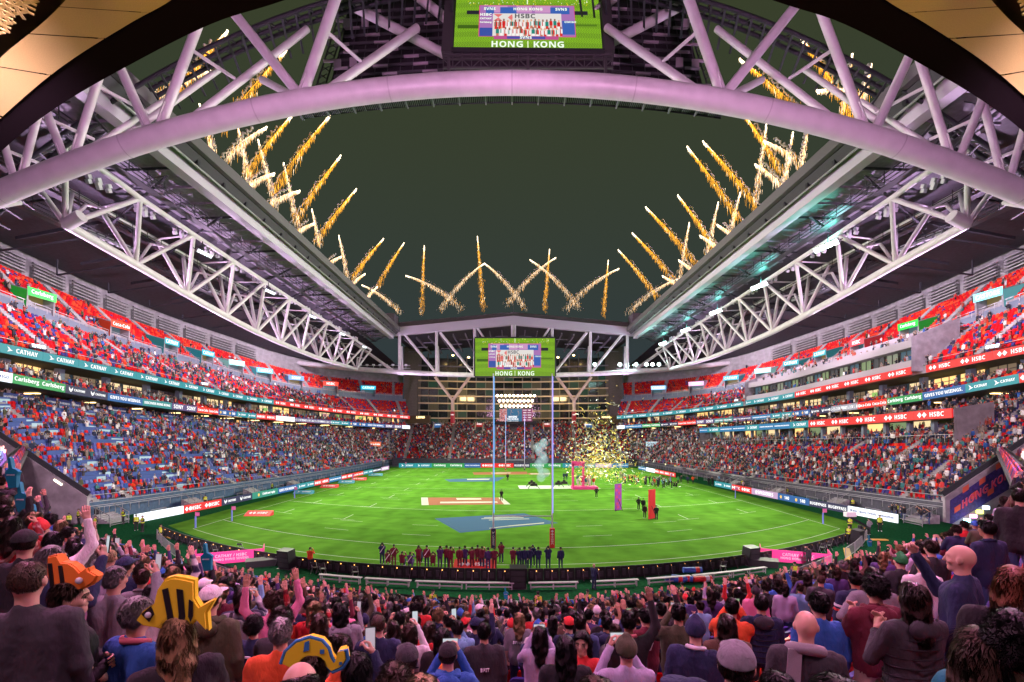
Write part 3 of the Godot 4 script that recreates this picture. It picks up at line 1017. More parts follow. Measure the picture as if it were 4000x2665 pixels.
func third_ribbon_boxes() -> void:
	# the extra level of boxes above the right lower stand
	var root := thing("terrace_boxes", "row of hospitality boxes with balconies above the right lower stand, under a third light ribbon", "balcony")
	var line := []
	for i in LF.size(): line.append(LF[i].lerp(LB[i], 0.5))
	var t0 := 0.13
	var t1 := 0.66
	var top := MB.new()
	strip(top, shifted(line, -0.3, 5.4), shifted(line, 9.0, 5.6), 1, 24, t0, t1)
	strip(top, shifted(line, -0.25, 4.3), shifted(line, 6.0, 4.3), 1, 24, t0, t1)
	strip(top, shifted(line, -0.25, 4.3), shifted(line, -0.25, 5.4), 1, 24, t0, t1)
	part("slab", top, mats["tribune_concrete"], root)
	var cheek := MB.new()
	for t in [t0, t1]:
		var p := side_point(shifted(line, -0.4, 0), t, 1)
		var r := side_point(shifted(line, 5, 0), t, 1)
		cheek.quad(p + Vector3(0, 0.2, 0), p + Vector3(0, 5.5, 0), r + Vector3(0, 6.4, 0), r + Vector3(0, 0.2, 0))
		cheek.quad(p + Vector3(0, 0.2, 0.5), p + Vector3(0, 5.5, 0.5), r + Vector3(0, 6.4, 0.5), r + Vector3(0, 0.2, 0.5))
	part("side_wall", cheek, mats["wall_concrete"], root)
	var n := 16
	for i in n:
		var m := MB.new()
		strip(m, shifted(line, 4.5, 1.6), shifted(line, 4.5, 4.3), 1, 2, lerpf(t0, t1, (i + 0.06) / n), lerpf(t0, t1, (i + 0.94) / n))
		var c := (i * 7) % 4
		part("window", m, [glow("suite_glow_a", Color.WHITE), glow("tribune_window_0", Color.WHITE), glow("suite_glow_b", Color.WHITE), mats["suite_dark"]][c], root)
		var q := MB.new()
		var a := side_point(shifted(line, 2.0, 1.0), lerpf(t0, t1, (i + 0.5) / n), 1)
		q.box(a + Vector3(0, 1.6, 0), Vector3(0.6, 3.4, 0.6))
		part("column", q, mats["parapet_blue"], root)
	var rl := MB.new()
	rail(rl, shifted(line, -0.5, 0.9), 1, t0, t1, 40, 1.0)
	part("railing", rl, mats["steel_rail"], root)
	for i in 190:
		var t := rng.randf_range(t0 + 0.005, t1 - 0.005)
		var p := side_point(shifted(line, rng.randf_range(0.3, 3.0), 0.9), t, 1)
		far_spots.append(facing(p, Vector3(-1, 0, 0.1)))
		if i % 2 == 0:
			p = side_point(shifted(line, rng.randf_range(0.5, 6.0), 5.6), t, 1)
			far_spots.append(facing(p, Vector3(-1, 0, 0.1)))


func end_stand() -> void:
	var root := thing("end_stand", "far end stand full of spectators behind the far goal posts, red seats at left", "grandstand")
	var f := [Vector3(-41, 1.7, 171), Vector3(-20, 1.6, 170.5), Vector3(CX, 1.6, 170)]
	var b := [Vector3(-43, 13.6, 196), Vector3(-21, 14.2, 196), Vector3(CX, 14.4, 196)]
	var rows := 27
	for s in [-1, 1]:
		part("terrace", terrace(f, b, rows, s, 8), mats["terrace_concrete"], root)
		var fw := MB.new()
		strip(fw, shifted(f, 0, -2), shifted(f, 0, 0.7), s, 8)
		part("front_wall", fw, mats["front_wall_right"], root)
		var gap := func(t: float, k: float) -> bool:
			return absf(fposmod(t * 3.0 + 0.1, 1.0) - 0.5) < 0.03 or k > 0.72 and (absf(t - 0.33) < 0.035 or absf(t - 0.67) < 0.035 or t > 0.95)
		var tone := func(t: float, k: float) -> Color: return pick(rng.randf(), 0.6, 0.12)
		var full := func(t: float, k: float) -> float:
			var low: float = 0.35 if s < 0 and t < 0.25 and k < 0.6 else 0.62
			return clampf(low + 0.6 * crowd_noise.get_noise_2d(t * 40 + s * 30, k * 14), 0.1, 0.97)
		fill_seats(f, b, rows, s, root, tone, full, gap)
		for q in 3: stairs(f, b, rows, s, (q + 0.4) / 3.0, root, 1.2)
		for t in [0.33, 0.67]:
			var p := row_point(f, b, 0.78, t, s)
			var m := MB.new()
			for w in [-1, 1]: m.hexa([Vector3(w * 1.7, 0, 0), Vector3(w * 1.4, 0, 0), Vector3(w * 1.4, 0, -5), Vector3(w * 1.7, 0, -5), Vector3(w * 1.7, 0.8, 0), Vector3(w * 1.4, 0.8, 0), Vector3(w * 1.4, 3.6, -5), Vector3(w * 1.7, 3.6, -5)])
			var o := part("entrance_portal", m, mats["pale_wall"], root, Transform3D(Basis(), p + Vector3(0, 0.2, 0)))
			var sg := MB.new()
			sg.box(Vector3(0, 1.9, -4.6), Vector3(2.8, 2.6, 0.1))
			part("sign_panel", sg, glow("portal_red" if t > 0.5 else "portal_blue", Color(0.5, 0.03, 0.03) if t > 0.5 else Color(0.03, 0.15, 0.4), 0.8), o)
			lettering("HSBC" if t > 0.5 else "CATHAY", Vector2(2.2, 0.6), Transform3D(Basis(), p + Vector3(0, 3.0, -4.3)), glow("sign_white", Color.WHITE), root)
		var fl := MB.new()
		strip(fl, shifted(b, 0, 0.0), shifted(b, 6.5, 0.0), s, 6)
		part("back_gallery", fl, mats["terrace_concrete"], root)
		var rl := MB.new()
		rail(rl, shifted(b, 0.1, 0.0), s, 0, 1, 20, 1.0)
		part("railing", rl, mats["steel_rail"], root)
		for i in 90:
			var p := side_point(b, rng.randf(), s) + Vector3(0, 0, -rng.randf_range(0.3, 2.2))
			far_spots.append(facing(p, Vector3(0, 0, 1)))
	# the slanted cheek walls of the corner tunnels
	for s in [-1, 1]:
		var m := MB.new()
		for z in [0.0, 2.2]:
			m.quad(P(CX + s * 43.2, -0.2, 168.0 - z), P(CX + s * 43.2, 1.5, 168.0 - z), P(CX + s * 50.5, 9.0, 176.0 - z), P(CX + s * 50.5, -0.2, 176.0 - z))
		m.quad(P(CX + s * 43.2, 1.5, 168), P(CX + s * 43.2, 1.5, 165.8), P(CX + s * 50.5, 9, 173.8), P(CX + s * 50.5, 9, 176))
		var t := thing("tunnel_wall", "slanted pale wall of the %s corner tunnel beside the far stand" % ["left" if s < 0 else "right"], "wall")
		part("wall", m, mat("tunnel_cream" if s < 0 else "tunnel_blue", Color(0.6, 0.52, 0.42) if s < 0 else Color(0.3, 0.5, 0.62), 0.8), t)
		var sg := MB.new()
		sg.box(P(CX + s * 47.4, 7.2, 170.2), Vector3(4.4, 1.6, 0.2))
		part("sign_panel", sg, glow("tunnel_sign_%d" % s, Color(1.0, 0.22, 0.1) if s < 0 else Color(0.7, 0.9, 1.0), 0.9), t)
		lettering("Coca-Cola" if s < 0 else "SONY", Vector2(3.6, 1.0), Transform3D(Basis(), P(CX + s * 47.4, 7.2, 170.05)), glow("sign_white", Color.WHITE) if s < 0 else mat("print_dark", Color(0.02, 0.03, 0.06)), t)


# ------------------------------------------------------------------ roofs and trusses
func line_box(mb: MB, s: int, x0: float, y0: float, x1: float, y1: float, d0: float, d1: float) -> void:     # a long prism along the stadium
	var a := CX + s * x0
	var b := CX + s * x1
	mb.hexa([P(a, y0, d0), P(b, y0, d0), P(b, y0, d1), P(a, y0, d1), P(a, y1, d0), P(b, y1, d0), P(b, y1, d1), P(a, y1, d1)])


func sheet(mb: MB, s: int, x0: float, y0: float, x1: float, y1: float, d0: float, d1: float) -> void:
	mb.quad(P(CX + s * x0, y0, d0), P(CX + s * x0, y0, d1), P(CX + s * x1, y1, d1), P(CX + s * x1, y1, d0))


func roofs() -> void:
	var steel := noisy(mat("white_steel", Color(0.72, 0.68, 0.72), 0.4), 0.02, 0.9, 0.1)
	noisy(mat("roof_panel", Color(0.26, 0.24, 0.3), 0.6), 0.03, 0.75, 0.15)
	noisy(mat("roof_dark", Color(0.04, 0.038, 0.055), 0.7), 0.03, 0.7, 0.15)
	mat("rail_beam", Color(0.5, 0.46, 0.54), 0.6)
	mat("rig", Color(0.05, 0.05, 0.06), 0.5, 0.6)
	for s in [-1, 1]:
		var side := "left" if s < 0 else "right"
		var root := thing("stand_roof", "dark grey sliding roof edge with rails and purlins above the %s stand" % side, "roof")
		var d0 := 30.0
		var d1 := 169.0
		var m := MB.new()
		line_box(m, s, 38.2, 45.2, 38.9, 46.6, d0, d1)
		part("edge_strip", m, mat("edge_grey", Color(0.13, 0.12, 0.13), 0.6), root)
		m = MB.new()
		sheet(m, s, 38.9, 45.1, 39.7, 44.2, d0, d1)
		sheet(m, s, 38.2, 46.6, 44.0, 48.5, d0, d1)
		part("edge_panel", m, mat("edge_dark", Color(0.05, 0.046, 0.06), 0.6), root)
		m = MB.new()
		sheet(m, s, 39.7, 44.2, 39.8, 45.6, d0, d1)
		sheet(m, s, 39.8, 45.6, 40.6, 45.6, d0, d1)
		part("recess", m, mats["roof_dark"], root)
		m = MB.new()
		m.rod(P(CX + s * 39.75, 44.15, d0), P(CX + s * 39.75, 44.15, d1), 0.14)
		part("guide_pipe", m, mats["steel_rail"], root)
		m = MB.new()
		line_box(m, s, 40.6, 42.9, 42.0, 45.5, d0, d1)
		part("rail_beam", m, mats["rail_beam"], root)
		for i in 22:
			var c := MB.new()
			var d := 45.0 + i * 5.6
			c.box(P(CX + s * 39.5, 44.5, d), Vector3(0.5, 0.6, 0.5))
			part("wheel_bogie", c, mats["rig"], root)
		m = MB.new()
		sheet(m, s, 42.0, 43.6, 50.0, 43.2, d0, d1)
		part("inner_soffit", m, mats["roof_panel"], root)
		m = MB.new()
		var n := 24
		for i in n:
			var ta := float(i) / n
			var tb := float(i + 1) / n
			var a := side_point(WT, ta, s)
			var b := side_point(WT, tb, s)
			var xa = CX + s * 50.0
			var da := minf(-a.z, 169.0)
			var db := minf(-b.z, 169.0)
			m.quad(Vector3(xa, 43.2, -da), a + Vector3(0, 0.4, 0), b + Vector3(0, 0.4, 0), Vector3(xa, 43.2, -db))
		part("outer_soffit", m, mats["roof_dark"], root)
		# purlins and walkways under the soffit
		for i in 27:
			var d := 47.0 + i * 4.6
			var q := MB.new()
			q.bar(P(CX + s * 42.2, 43.2, d), P(CX + s * 50, 42.9, d), 0.16, 0.3)
			q.bar(P(CX + s * 43.0, 42.8, d + 1.0), P(CX + s * 45.4, 42.7, d + 1.4), 0.07, 0.07)
			part("purlin", q, mats["roof_panel"] if i % 3 else mats["rig"], root)
		for i in 11:
			var d := 50.0 + i * 11.5
			var q := MB.new()
			q.bar(P(CX + s * 43, 42.6, d), P(CX + s * 58, 39.8, d + 9), 0.22, 0.22)
			q.bar(P(CX + s * 57, 42.4, d), P(CX + s * 76, 40.6, d + 3), 0.3, 0.5)
			q.bar(P(CX + s * 60, 42.4, d + 5), P(CX + s * 83, 39.6, d + 6), 0.25, 0.25)
			q.bar(P(CX + s * 83, 39.6, d + 6), P(CX + s * 83, 42.4, d + 6), 0.2, 0.2)
			part("roof_strut", q, mats["roof_dark"], root)
		for x in [45.0, 56.0, 62.0]:
			var q := MB.new()
			for y in [41.6, 42.1, 42.6]:
				q.bar(P(CX + s * x, y - (x - 45) * 0.1, 46), P(CX + s * x, y - (x - 45) * 0.1, 166), 0.09, 0.09)
			q.bar(P(CX + s * (x + 1), 41.4 - (x - 45) * 0.1, 46), P(CX + s * (x + 1), 41.4 - (x - 45) * 0.1, 166), 1.2, 0.08)
			for i in 40: q.bar(P(CX + s * x, 41.4 - (x - 45) * 0.1, 46 + i * 3), P(CX + s * x, 43.2 - (x - 45) * 0.1, 46 + i * 3), 0.07, 0.07)
			part("walkway", q, mats["rig"], root)
		side_truss(s, steel)
	near_truss(steel)


func side_truss(s: int, steel: StandardMaterial3D) -> void:
	var side := "left" if s < 0 else "right"
	var root := thing("roof_truss", "long white tubular roof truss under the %s roof edge" % side, "truss")
	var yb := [35.0, 34.0, 32.9, 32.0, 31.3, 31.0, 30.9, 30.9, 31.3, 31.8, 32.1]
	var low := PackedVector3Array()
	var up := PackedVector3Array()
	var out := PackedVector3Array()
	for i in 11:
		low.append(P(CX + s * 52.0, yb[i], 57.6 + 10.75 * i))
		up.append(P(CX + s * 48.0, lerpf(41.8, 39.0, sqrt(i / 10.0)), 53.0 + 10.75 * i))
		out.append(P(CX + s * 56.5, 41.6 - 0.1 * i, 57.0 + 10.75 * i))
	up.append(P(CX + s * 48.0, 39.0, 168.0))
	var m := MB.new()
	m.tube(low, 0.55, 12)
	part("bottom_chord", m, steel, root)
	m = MB.new()
	m.tube(up, 0.36, 10)
	part("top_chord", m, steel, root)
	m = MB.new()
	m.tube(out, 0.36, 10)
	part("top_chord", m, steel, root)
	for i in 11:
		var pairs := [[low[i], up[i]], [low[i], up[i + 1]], [low[i], out[i]]]
		if i < 10: pairs.append([low[i], out[i] + (out[i + 1] - out[i]) * 0.6])
		for q in pairs:
			var w := MB.new()
			w.rod(q[0], q[1], 0.3, 9)
			part("web_member", w, steel, root)
		var t := MB.new()
		t.rod(up[i], out[i], 0.14, 6)
		var mid := low[i].lerp(up[i + 1], 0.55)
		t.rod(mid, mid + Vector3(s * 2.2, 0.3, 0.6), 0.16, 6)
		t.rod(mid + Vector3(s * 2.2, 0.3, 0.6), low[i], 0.2, 6)
		part("cross_tie", t, steel, root)
	# the end of the chord and the clusters of unlit lamps
	m = MB.new()
	m.rod(low[0], low[0] + Vector3(-s * 2.0, 0.9, 0.2), 0.7, 14)
	part("chord_end", m, steel, root)
	for i in 14:
		var q := MB.new()
		var at := P(CX + s * 49.0, 40.6, 60.0 + i * 7.4)
		for j in 8:
			q.box(at + Vector3(s * (j % 2) * 0.5, -0.55 * (j / 4), (j % 4) * 0.75), Vector3(0.4, 0.45, 0.55), Basis(Vector3.RIGHT, 0.5))
		part("lamp_cluster", q, mat("lamp_white", Color(0.55, 0.55, 0.6), 0.5), root)


func arch_y(x: float) -> float: return 42.5 - 0.0047 * x * x


func near_truss(steel: StandardMaterial3D) -> void:
	var root := thing("near_truss", "great white arched tube truss across the near roof opening, lit pink", "truss")
	var pts := PackedVector3Array()
	for i in 49:
		var x := -58.0 + i * 116.0 / 48
		pts.append(P(x, arch_y(x), 45))
	var m := MB.new()
	m.tube(pts, 0.98, 24)
	part("bottom_chord", m, steel, root)
	m = MB.new()
	for x in [-46.0, -34.8, -23.0, -11.0, 0.0, 11.0, 23.0, 34.8, 46.0]:
		m.tube(PackedVector3Array([P(x - 0.05, arch_y(x - 0.05), 45), P(x + 0.05, arch_y(x + 0.05), 45)]), 0.995, 24)
	part("weld_ring", m, mat("weld_grey", Color(0.5, 0.46, 0.5), 0.5), root)
	# members: foot x on the tube, head x and y at the tube's own distance, then a parallel member running back
	for s in [-1, 1]:
		for e in [[19.0, 26.2, 50.2, 0.44], [19.0, 15.6, 51.0, 0.46], [32.6, 36.6, 46.6, 0.4], [31.9, 27.4, 50.2, 0.4], [40.2, 43.2, 43.0, 0.34], [39.6, 36.2, 46.4, 0.34], [44.8, 46.8, 40.6, 0.3], [44.3, 41.8, 43.4, 0.3], [49.5, 51.2, 37.5, 0.3], [49.0, 46.4, 40.5, 0.3]]:
			var a := P(s * e[0], arch_y(e[0]) + 0.4, 45)
			var b := P(s * e[1], e[2], 45)
			var w := MB.new()
			w.rod(a, b + (b - a) * 0.25, e[3], 14)
			var o := part("web_member", w, steel, root)
			if e[1] < e[0]:
				var back := b + Vector3(-s * 3.6, -0.5, -5.5)
				w = MB.new()
				w.rod(a + Vector3(-s * 0.4, 0, -0.8), back + (back - a) * 0.3, e[3] * 0.85, 14)
				part("web_member", w, steel, root)
				w = MB.new()
				w.rod(a.lerp(b, 0.62), a.lerp(back, 0.62), 0.16, 8)
				part("link", w, steel, root)
			else:
				var back := b + Vector3(-s * 0.4, -2.8, -6.5)
				w = MB.new()
				w.rod(a + Vector3(-s * 0.2, 0, -0.8), back, e[3] * 0.8, 12)
				part("web_member", w, steel, root)
			var g := MB.new()
			g.bar(a - (b - a) * 0.02, a + (b - a) * 0.2, 0.08, e[3] * 2.6, Vector3(0, 0, 1))
			part("gusset", g, steel, o)
		for e in [[3.0, 52.0, 15.0, 57.4], [2.6, 55.2, 10.0, 60.0]]:
			var w := MB.new()
			w.rod(P(CX + s * (e[0] + 2.6), e[1], 55.8), P(CX + s * (e[2] + 2.6), e[3], 54.5), 0.5, 12)
			part("web_member", w, steel, root)
	# catwalk of dark grating under the tube
	m = MB.new()
	var rib := MB.new()
	for i in 32:
		var a := -20.5 + i * 41.0 / 32
		var b := -20.5 + (i + 1) * 41.0 / 32
		var ya := 43.45 - 0.0037 * a * a
		var yb := 43.45 - 0.0037 * b * b
		m.quad(P(a, ya, 46.2), P(a, ya, 49.0), P(b, yb, 49.0), P(b, yb, 46.2))
		m.quad(P(a, ya - 0.15, 49.0), P(a, ya + 0.1, 49.0), P(b, yb + 0.1, 49.0), P(b, yb - 0.15, 49.0))
		if i % 2 == 0: rib.bar(P(a, ya - 0.1, 46.2), P(a, ya - 0.1, 49.1), 0.14, 0.3)
		for q in 7:
			var c := lerpf(a, b, q / 7.0)
			rib.bar(P(c, ya - 0.06, 46.6), P(c, ya - 0.06, 48.9), 0.04, 0.1)
	var cat := part("catwalk", m, mats["roof_dark"], root)
	part("grating", rib, mat("grate_grey", Color(0.2, 0.22, 0.24), 0.5, 0.4), cat)
	# the rim structure behind the fascia, high above
	m = MB.new()
	for s in [-1, 1]:
		for k in 3:
			var q := PackedVector3Array()
			for i in 20:
				var x := 4.0 + i * 2.9
				q.append(P(CX + s * x, 57.0 - 0.0078 * x * x + k * 1.1, 50.0 + k * 2.0))
			m.tube(q, 0.22, 6)
		for i in 40:
			var x := 6.0 + i * 1.35
			var y := 57.0 - 0.0078 * x * x
			m.bar(P(CX + s * x, y, 50), P(CX + s * (x + 0.7), y + 2.2, 54), 0.16, 0.16)
			m.bar(P(CX + s * x, y - 0.2, 50), P(CX + s * (x + 1.3), y - 0.4, 55), 0.22, 0.1)
	part("rim_catwalk", m, mats["roof_dark"], root)


# ------------------------------------------------------------------ the far end
func far_end() -> void:
	var steel: StandardMaterial3D = mats["white_steel"]
	var root := thing("far_truss", "white steel truss across the far end carrying the far video screen", "truss")
	var pts := PackedVector3Array()
	for i in 33:
		var x := -76.0 + i * 152.0 / 32
		pts.append(P(CX + x, 30.6 + 0.00078 * x * x, 170))
	var m := MB.new()
	m.tube(pts, 0.8, 14)
	part("bottom_chord", m, steel, root)
	var xs := [-38.8, -26.2, -13.2, 13.2, 26.2, 38.8]
	for i in xs.size():
		var x: float = xs[i]
		var w := MB.new()
		w.rod(P(CX + x, 30.8, 170), P(CX + x, 46.0, 170), 0.5, 10)
		part("post", w, steel, root)
		w = MB.new()
		w.rod(P(CX + x + signf(x) * -0.4, 31, 173), P(CX + x, 41.0, 173), 0.4, 8)
		part("rear_post", w, steel, root)
		if absf(x) > 20:
			w = MB.new()
			w.rod(P(CX + x - signf(x) * 1.2, 45.2, 170), P(CX + x - signf(x) * 12.6, 31.2, 170), 0.48, 10)
			part("diagonal", w, steel, root)
	for s in [-1, 1]:
		var w := MB.new()
		w.rod(P(CX + s * 54, 41.5, 170), P(CX + s * 41, 32.2, 170), 0.5, 10)
		part("diagonal", w, steel, root)
		w = MB.new()
		for i in 8:
			var q := P(CX + s * (36.5 + i * 2.2), 32.9, 169.4)
			w.bar(q, q + Vector3(0, 1.0, 0), 0.1, 0.1)
			w.box(q + Vector3(0, 1.2, 0), Vector3(0.8, 0.5, 0.5))
		w.bar(P(CX + s * 35, 32.9, 169.4), P(CX + s * 54, 32.9, 169.4), 0.12, 0.12)
		w.bar(P(CX + s * 35, 33.9, 169.4), P(CX + s * 54, 33.9, 169.4), 0.08, 0.08)
		part("lamp_rail", w, mats["lamp_white"], root)
		for x in [0.4, 13.2]:
			var v := MB.new()
			v.rod(P(CX + s * x, 43.6, 170), P(CX + s * x, 48.0, 170), 0.45, 8)
			if x > 1.0: v.rod(P(CX + s * x, 48.0, 170), P(CX + s * (x - 3), 43.6, 170), 0.4, 8)
			part("post", v, steel, root)
	# six floodlights that shine at the far right corner
	for x in [26.5, 35.0, 40.5, 44.0, 46.0, 48.2]:
		var i := int(x)
		var t := thing("floodlight", "white floodlight glaring on the far truss at its right, %s" % {26: "the one by the second post", 35: "above the tube's middle", 40: "left of the close trio", 44: "first of the close trio", 46: "middle of the close trio", 48: "last of the close trio"}[i], "floodlight", P(CX + x + 1.0, 34.2, 168.8), "floodlights at the far right corner")
		var q := MB.new()
		q.box(Vector3(0, 0, -0.3), Vector3(1.1, 1.0, 0.5))
		q.bar(Vector3(0, -1.2, -0.3), Vector3(0, -0.4, -0.3), 0.15, 0.15)
		part("lamp_case", q, mats["lamp_case"], t)
		q = MB.new()
		q.ball(Vector3(0, 0, 0.0), Vector3(0.6, 0.55, 0.12), 12)
		part("lamp_glass", q, mats["floodlight_glass"], t)
	area(P(CX + 42, 34.2, 168.4), P(10, 0, 110), Vector2(20, 0.8), Color(0.8, 1.0, 0.95), 520.0)
	# roof over the end
	var roof := thing("end_roof", "lilac grey end roof with a shallow ridge above the far truss", "roof")
	m = MB.new()
	var m2 := MB.new()
	var m3 := MB.new()
	for s in [-1, 1]:
		m.hexa([P(CX, 47.8, 168.5), P(CX + s * 41, 44.0, 168.5), P(CX + s * 41, 44.0, 171), P(CX, 47.8, 171), P(CX, 50.6, 168.5), P(CX + s * 41, 46.6, 168.5), P(CX + s * 41, 46.6, 171), P(CX, 50.6, 171)])
		m2.hexa([P(CX, 50.4, 173), P(CX + s * 42, 46.4, 173), P(CX + s * 42, 46.4, 200), P(CX, 50.4, 200), P(CX, 53.2, 174), P(CX + s * 42, 49.4, 174), P(CX + s * 42, 49.4, 200), P(CX, 53.2, 200)])
		m3.quad(P(CX, 47.9, 171), P(CX + s * 41, 44.2, 171), P(CX + s * 41, 44.2, 206), P(CX, 47.9, 206))
		m2.box(P(CX + s * 41.5, 48.6, 170), Vector3(3.4, 5.0, 6))
	part("fascia", m, mats["rail_beam"], roof)
	part("upper_roof", m2, noisy(mat("roof_lilac", Color(0.26, 0.23, 0.27), 0.7), 0.03, 0.85, 0.1), roof)
	part("soffit", m3, mats["roof_dark"], roof)
	for s in [-1, 1]:
		for i in 9:
			var q := MB.new()
			var x := 4.0 + i * 4.2
			q.bar(P(CX + s * x, 46.4 - 0.08 * x, 171.5), P(CX + s * x, 46.0 - 0.08 * x, 204), 0.3, 0.7)
			q.bar(P(CX + s * (x - 2), 45.5 - 0.09 * x, 176 + (i % 3) * 7), P(CX + s * (x + 2.4), 45.4 - 0.09 * x, 176 + (i % 3) * 7), 0.2, 0.3)
			part("roof_beam", q, mats["roof_panel"], roof)
		var mast := MB.new()
		mast.rod(P(CX, 53, 176), P(CX, 57.5, 176), 0.1, 6)
		if s < 0: part("mast", mast, mats["steel_rail"], roof)
		for x in [23.0, 29.0, 17.0]:
			var lp := MB.new()
			lp.ball(P(CX + s * x, 40.6 - (0.8 if x < 20 else 0.0), 190), Vector3(0.45, 0.3, 0.3), 10)
			part("warm_lamp", lp, glow("warm_spot", Color(1.0, 0.7, 0.25), 14.0), roof)
	glass_wall()
	stage()
	for e in [[P(CX - 12.9, 30.2, 168.2), P(CX + 13.9, 30.2, 168.2), P(CX - 12.9, 42.9, 168.2), P(CX + 13.9, 42.9, 168.2), "big video screen on the far truss showing a team on a green pitch", 1.0]]:
		video_screen(e[0], e[1], e[2], e[3], e[4])


func video_screen(a: Vector3, b: Vector3, c: Vector3, d: Vector3, label: String) -> void:     # a lower left, b lower right, c upper left, d upper right
	var t := thing("video_screen", label, "screen", (a + b) * 0.5)
	var o := (a + b) * 0.5
	if not mats.has("screen_picture"):
		var w := 512
		var h := 232
		var im := Image.create(w, h, false, Image.FORMAT_RGB8)
		for y in h:
			for x in w:
				var g := 0.9 + 0.1 * sin(x * 0.7 + sin(y * 0.31) * 3.0) + rng.randf_range(-0.05, 0.05)
				var mown := 1.0 if (y + int(4.0 * sin(x * 0.02))) % 46 < 23 else 0.92
				im.set_pixel(x, y, Color(0.50 * g * mown, 0.70 * g * mown, 0.13 * g))
		var rc := func(x: float, y: float, ww: float, hh: float, col: Color): im.fill_rect(Rect2i(int(x * w), int(y * h), maxi(int(ww * w), 1), maxi(int(hh * h), 1)), col)
		rc.call(0.02, 0.55, 0.3, 0.07, Color(0.22, 0.36, 0.05))
		rc.call(0.74, 0.52, 0.24, 0.04, Color(0.3, 0.45, 0.08))
		rc.call(0.08, 0.25, 0.1, 0.08, Color(0.12, 0.12, 0.16))
		rc.call(0.82, 0.25, 0.1, 0.08, Color(0.12, 0.12, 0.16))
		rc.call(0.165, 0.14, 0.665, 0.64, Color(0.85, 0.25, 0.5))
		rc.call(0.17, 0.15, 0.655, 0.62, Color(0.62, 0.42, 0.66))
		for i in 10: rc.call(0.17 + rng.randf() * 0.58, 0.15 + 0.03 * (i % 2), 0.05 + rng.randf() * 0.06, 0.14, Color(0.2, 0.36, 0.66) if i % 2 else Color(0.75, 0.55, 0.72))
		rc.call(0.17, 0.6, 0.09, 0.17, Color(0.2, 0.3, 0.6))
		rc.call(0.74, 0.45, 0.085, 0.28, Color(0.2, 0.36, 0.66))
		rc.call(0.26, 0.31, 0.475, 0.46, Color(0.84, 0.82, 0.8))
		for y in 24:
			var q := absf(y - 11.5) / 12.0
			rc.call(0.265 + 0.035 * (1 - q), 0.32 + y * 0.006, 0.065 * q, 0.006, Color(0.85, 0.2, 0.2))
			rc.call(0.265 + 0.1 + 0.03 * q, 0.32 + y * 0.006, 0.035 * (1 - q), 0.006, Color(0.85, 0.2, 0.2))
		for row in 2:
			for i in 17:
				var x := 0.275 + 0.027 * i + 0.012 * row
				var y := 0.43 + 0.16 * row + rng.randf_range(-0.02, 0.02)
				rc.call(x + 0.004, y, 0.011, 0.05, [Color(0.85, 0.6, 0.45), Color(0.5, 0.3, 0.22)][rng.randi() % 2])
				rc.call(x - 0.002, y + 0.045, 0.022, 0.09, [Color(0.9, 0.9, 0.9), Color(0.8, 0.15, 0.12), Color(0.1, 0.5, 0.45), Color(0.9, 0.88, 0.86)][rng.randi() % 4])
				rc.call(x + 0.002, y + 0.05, 0.006, 0.1, [Color(0.05, 0.5, 0.42), Color(0.75, 0.1, 0.1)][rng.randi() % 2])
				rc.call(x, y + 0.13, 0.019, 0.06, [Color(0.8, 0.14, 0.1), Color(0.92, 0.9, 0.88), Color(0.75, 0.45, 0.35)][rng.randi() % 3])
		rc.call(0.27, 0.76, 0.44, 0.07, Color(0.7, 0.3, 0.52))
		rc.call(0.36, 0.77, 0.26, 0.05, Color(0.25, 0.3, 0.62))
		for i in 90: rc.call(rng.randf_range(0.08, 0.92), rng.randf_range(0.0, 0.13), 0.004, 0.02, Color(0.95, 0.85, 0.1) if i % 3 else Color(1, 1, 1))
		rc.call(0.497, 0.0, 0.008, 0.12, Color(0.9, 0.95, 0.8))
		rc.call(0.497, 0.86, 0.009, 0.14, Color(0.9, 0.95, 0.8))
		var pm := StandardMaterial3D.new()
		pm.albedo_color = Color(0.02, 0.02, 0.02)
		pm.emission_enabled = true
		pm.emission = Color.WHITE
		pm.emission_operator = BaseMaterial3D.EMISSION_OP_MULTIPLY
		pm.emission_texture = ImageTexture.create_from_image(im)
		pm.emission_energy_multiplier = 1.15
		mats["screen_picture"] = pm
	var m := MB.new()
	m.quad(a - o, c - o, d - o, b - o)
	var face := part("picture", m, mats["screen_picture"], t)
	var x := (b - a).normalized()
	var up := ((c - a) - x * (c - a).dot(x)).normalized()
	var z := x.cross(up)
	var w := a.distance_to(b)
	var h := (c - a).dot(up)
	var bs := Basis(x, up, z)
	var spot := func(u: float, v: float) -> Vector3: return (a - o).lerp(b - o, u) + up * h * (1.0 - v) + z * 0.06
	var ink := glow("screen_white", Color(0.85, 0.95, 0.8), 1.1)
	lettering("HONG", Vector2(w * 0.23, h * 0.115), Transform3D(bs, spot.call(0.36, 0.93)), ink, face)
	lettering("KONG", Vector2(w * 0.23, h * 0.115), Transform3D(bs, spot.call(0.64, 0.93)), ink, face)
	lettering("HONG KONG", Vector2(w * 0.2, h * 0.07), Transform3D(bs, spot.call(0.5, 0.22)), ink, face)
	lettering("HSBC", Vector2(w * 0.14, h * 0.1), Transform3D(bs, spot.call(0.48, 0.365)), glow("screen_ink", Color(0.09, 0.09, 0.1), 1.0), face)
	for e in [[0.235, 0.22, "SVNS"], [0.73, 0.22, "SVNS"], [0.21, 0.34, "HSBC"], [0.21, 0.42, "CATHAY"], [0.21, 0.5, "Carlsberg"], [0.79, 0.48, "CIMIGO"], [0.485, 0.795, "SVNS"]]:
		lettering(e[2], Vector2(w * 0.08, h * 0.055), Transform3D(bs, spot.call(e[0], e[1])), ink, face)
	m = MB.new()
	var f := z * -0.25
	m.bar(a - o - x * 0.2 - up * 0.25 + f, b - o + x * 0.2 - up * 0.25 + f, 0.7, 0.5)
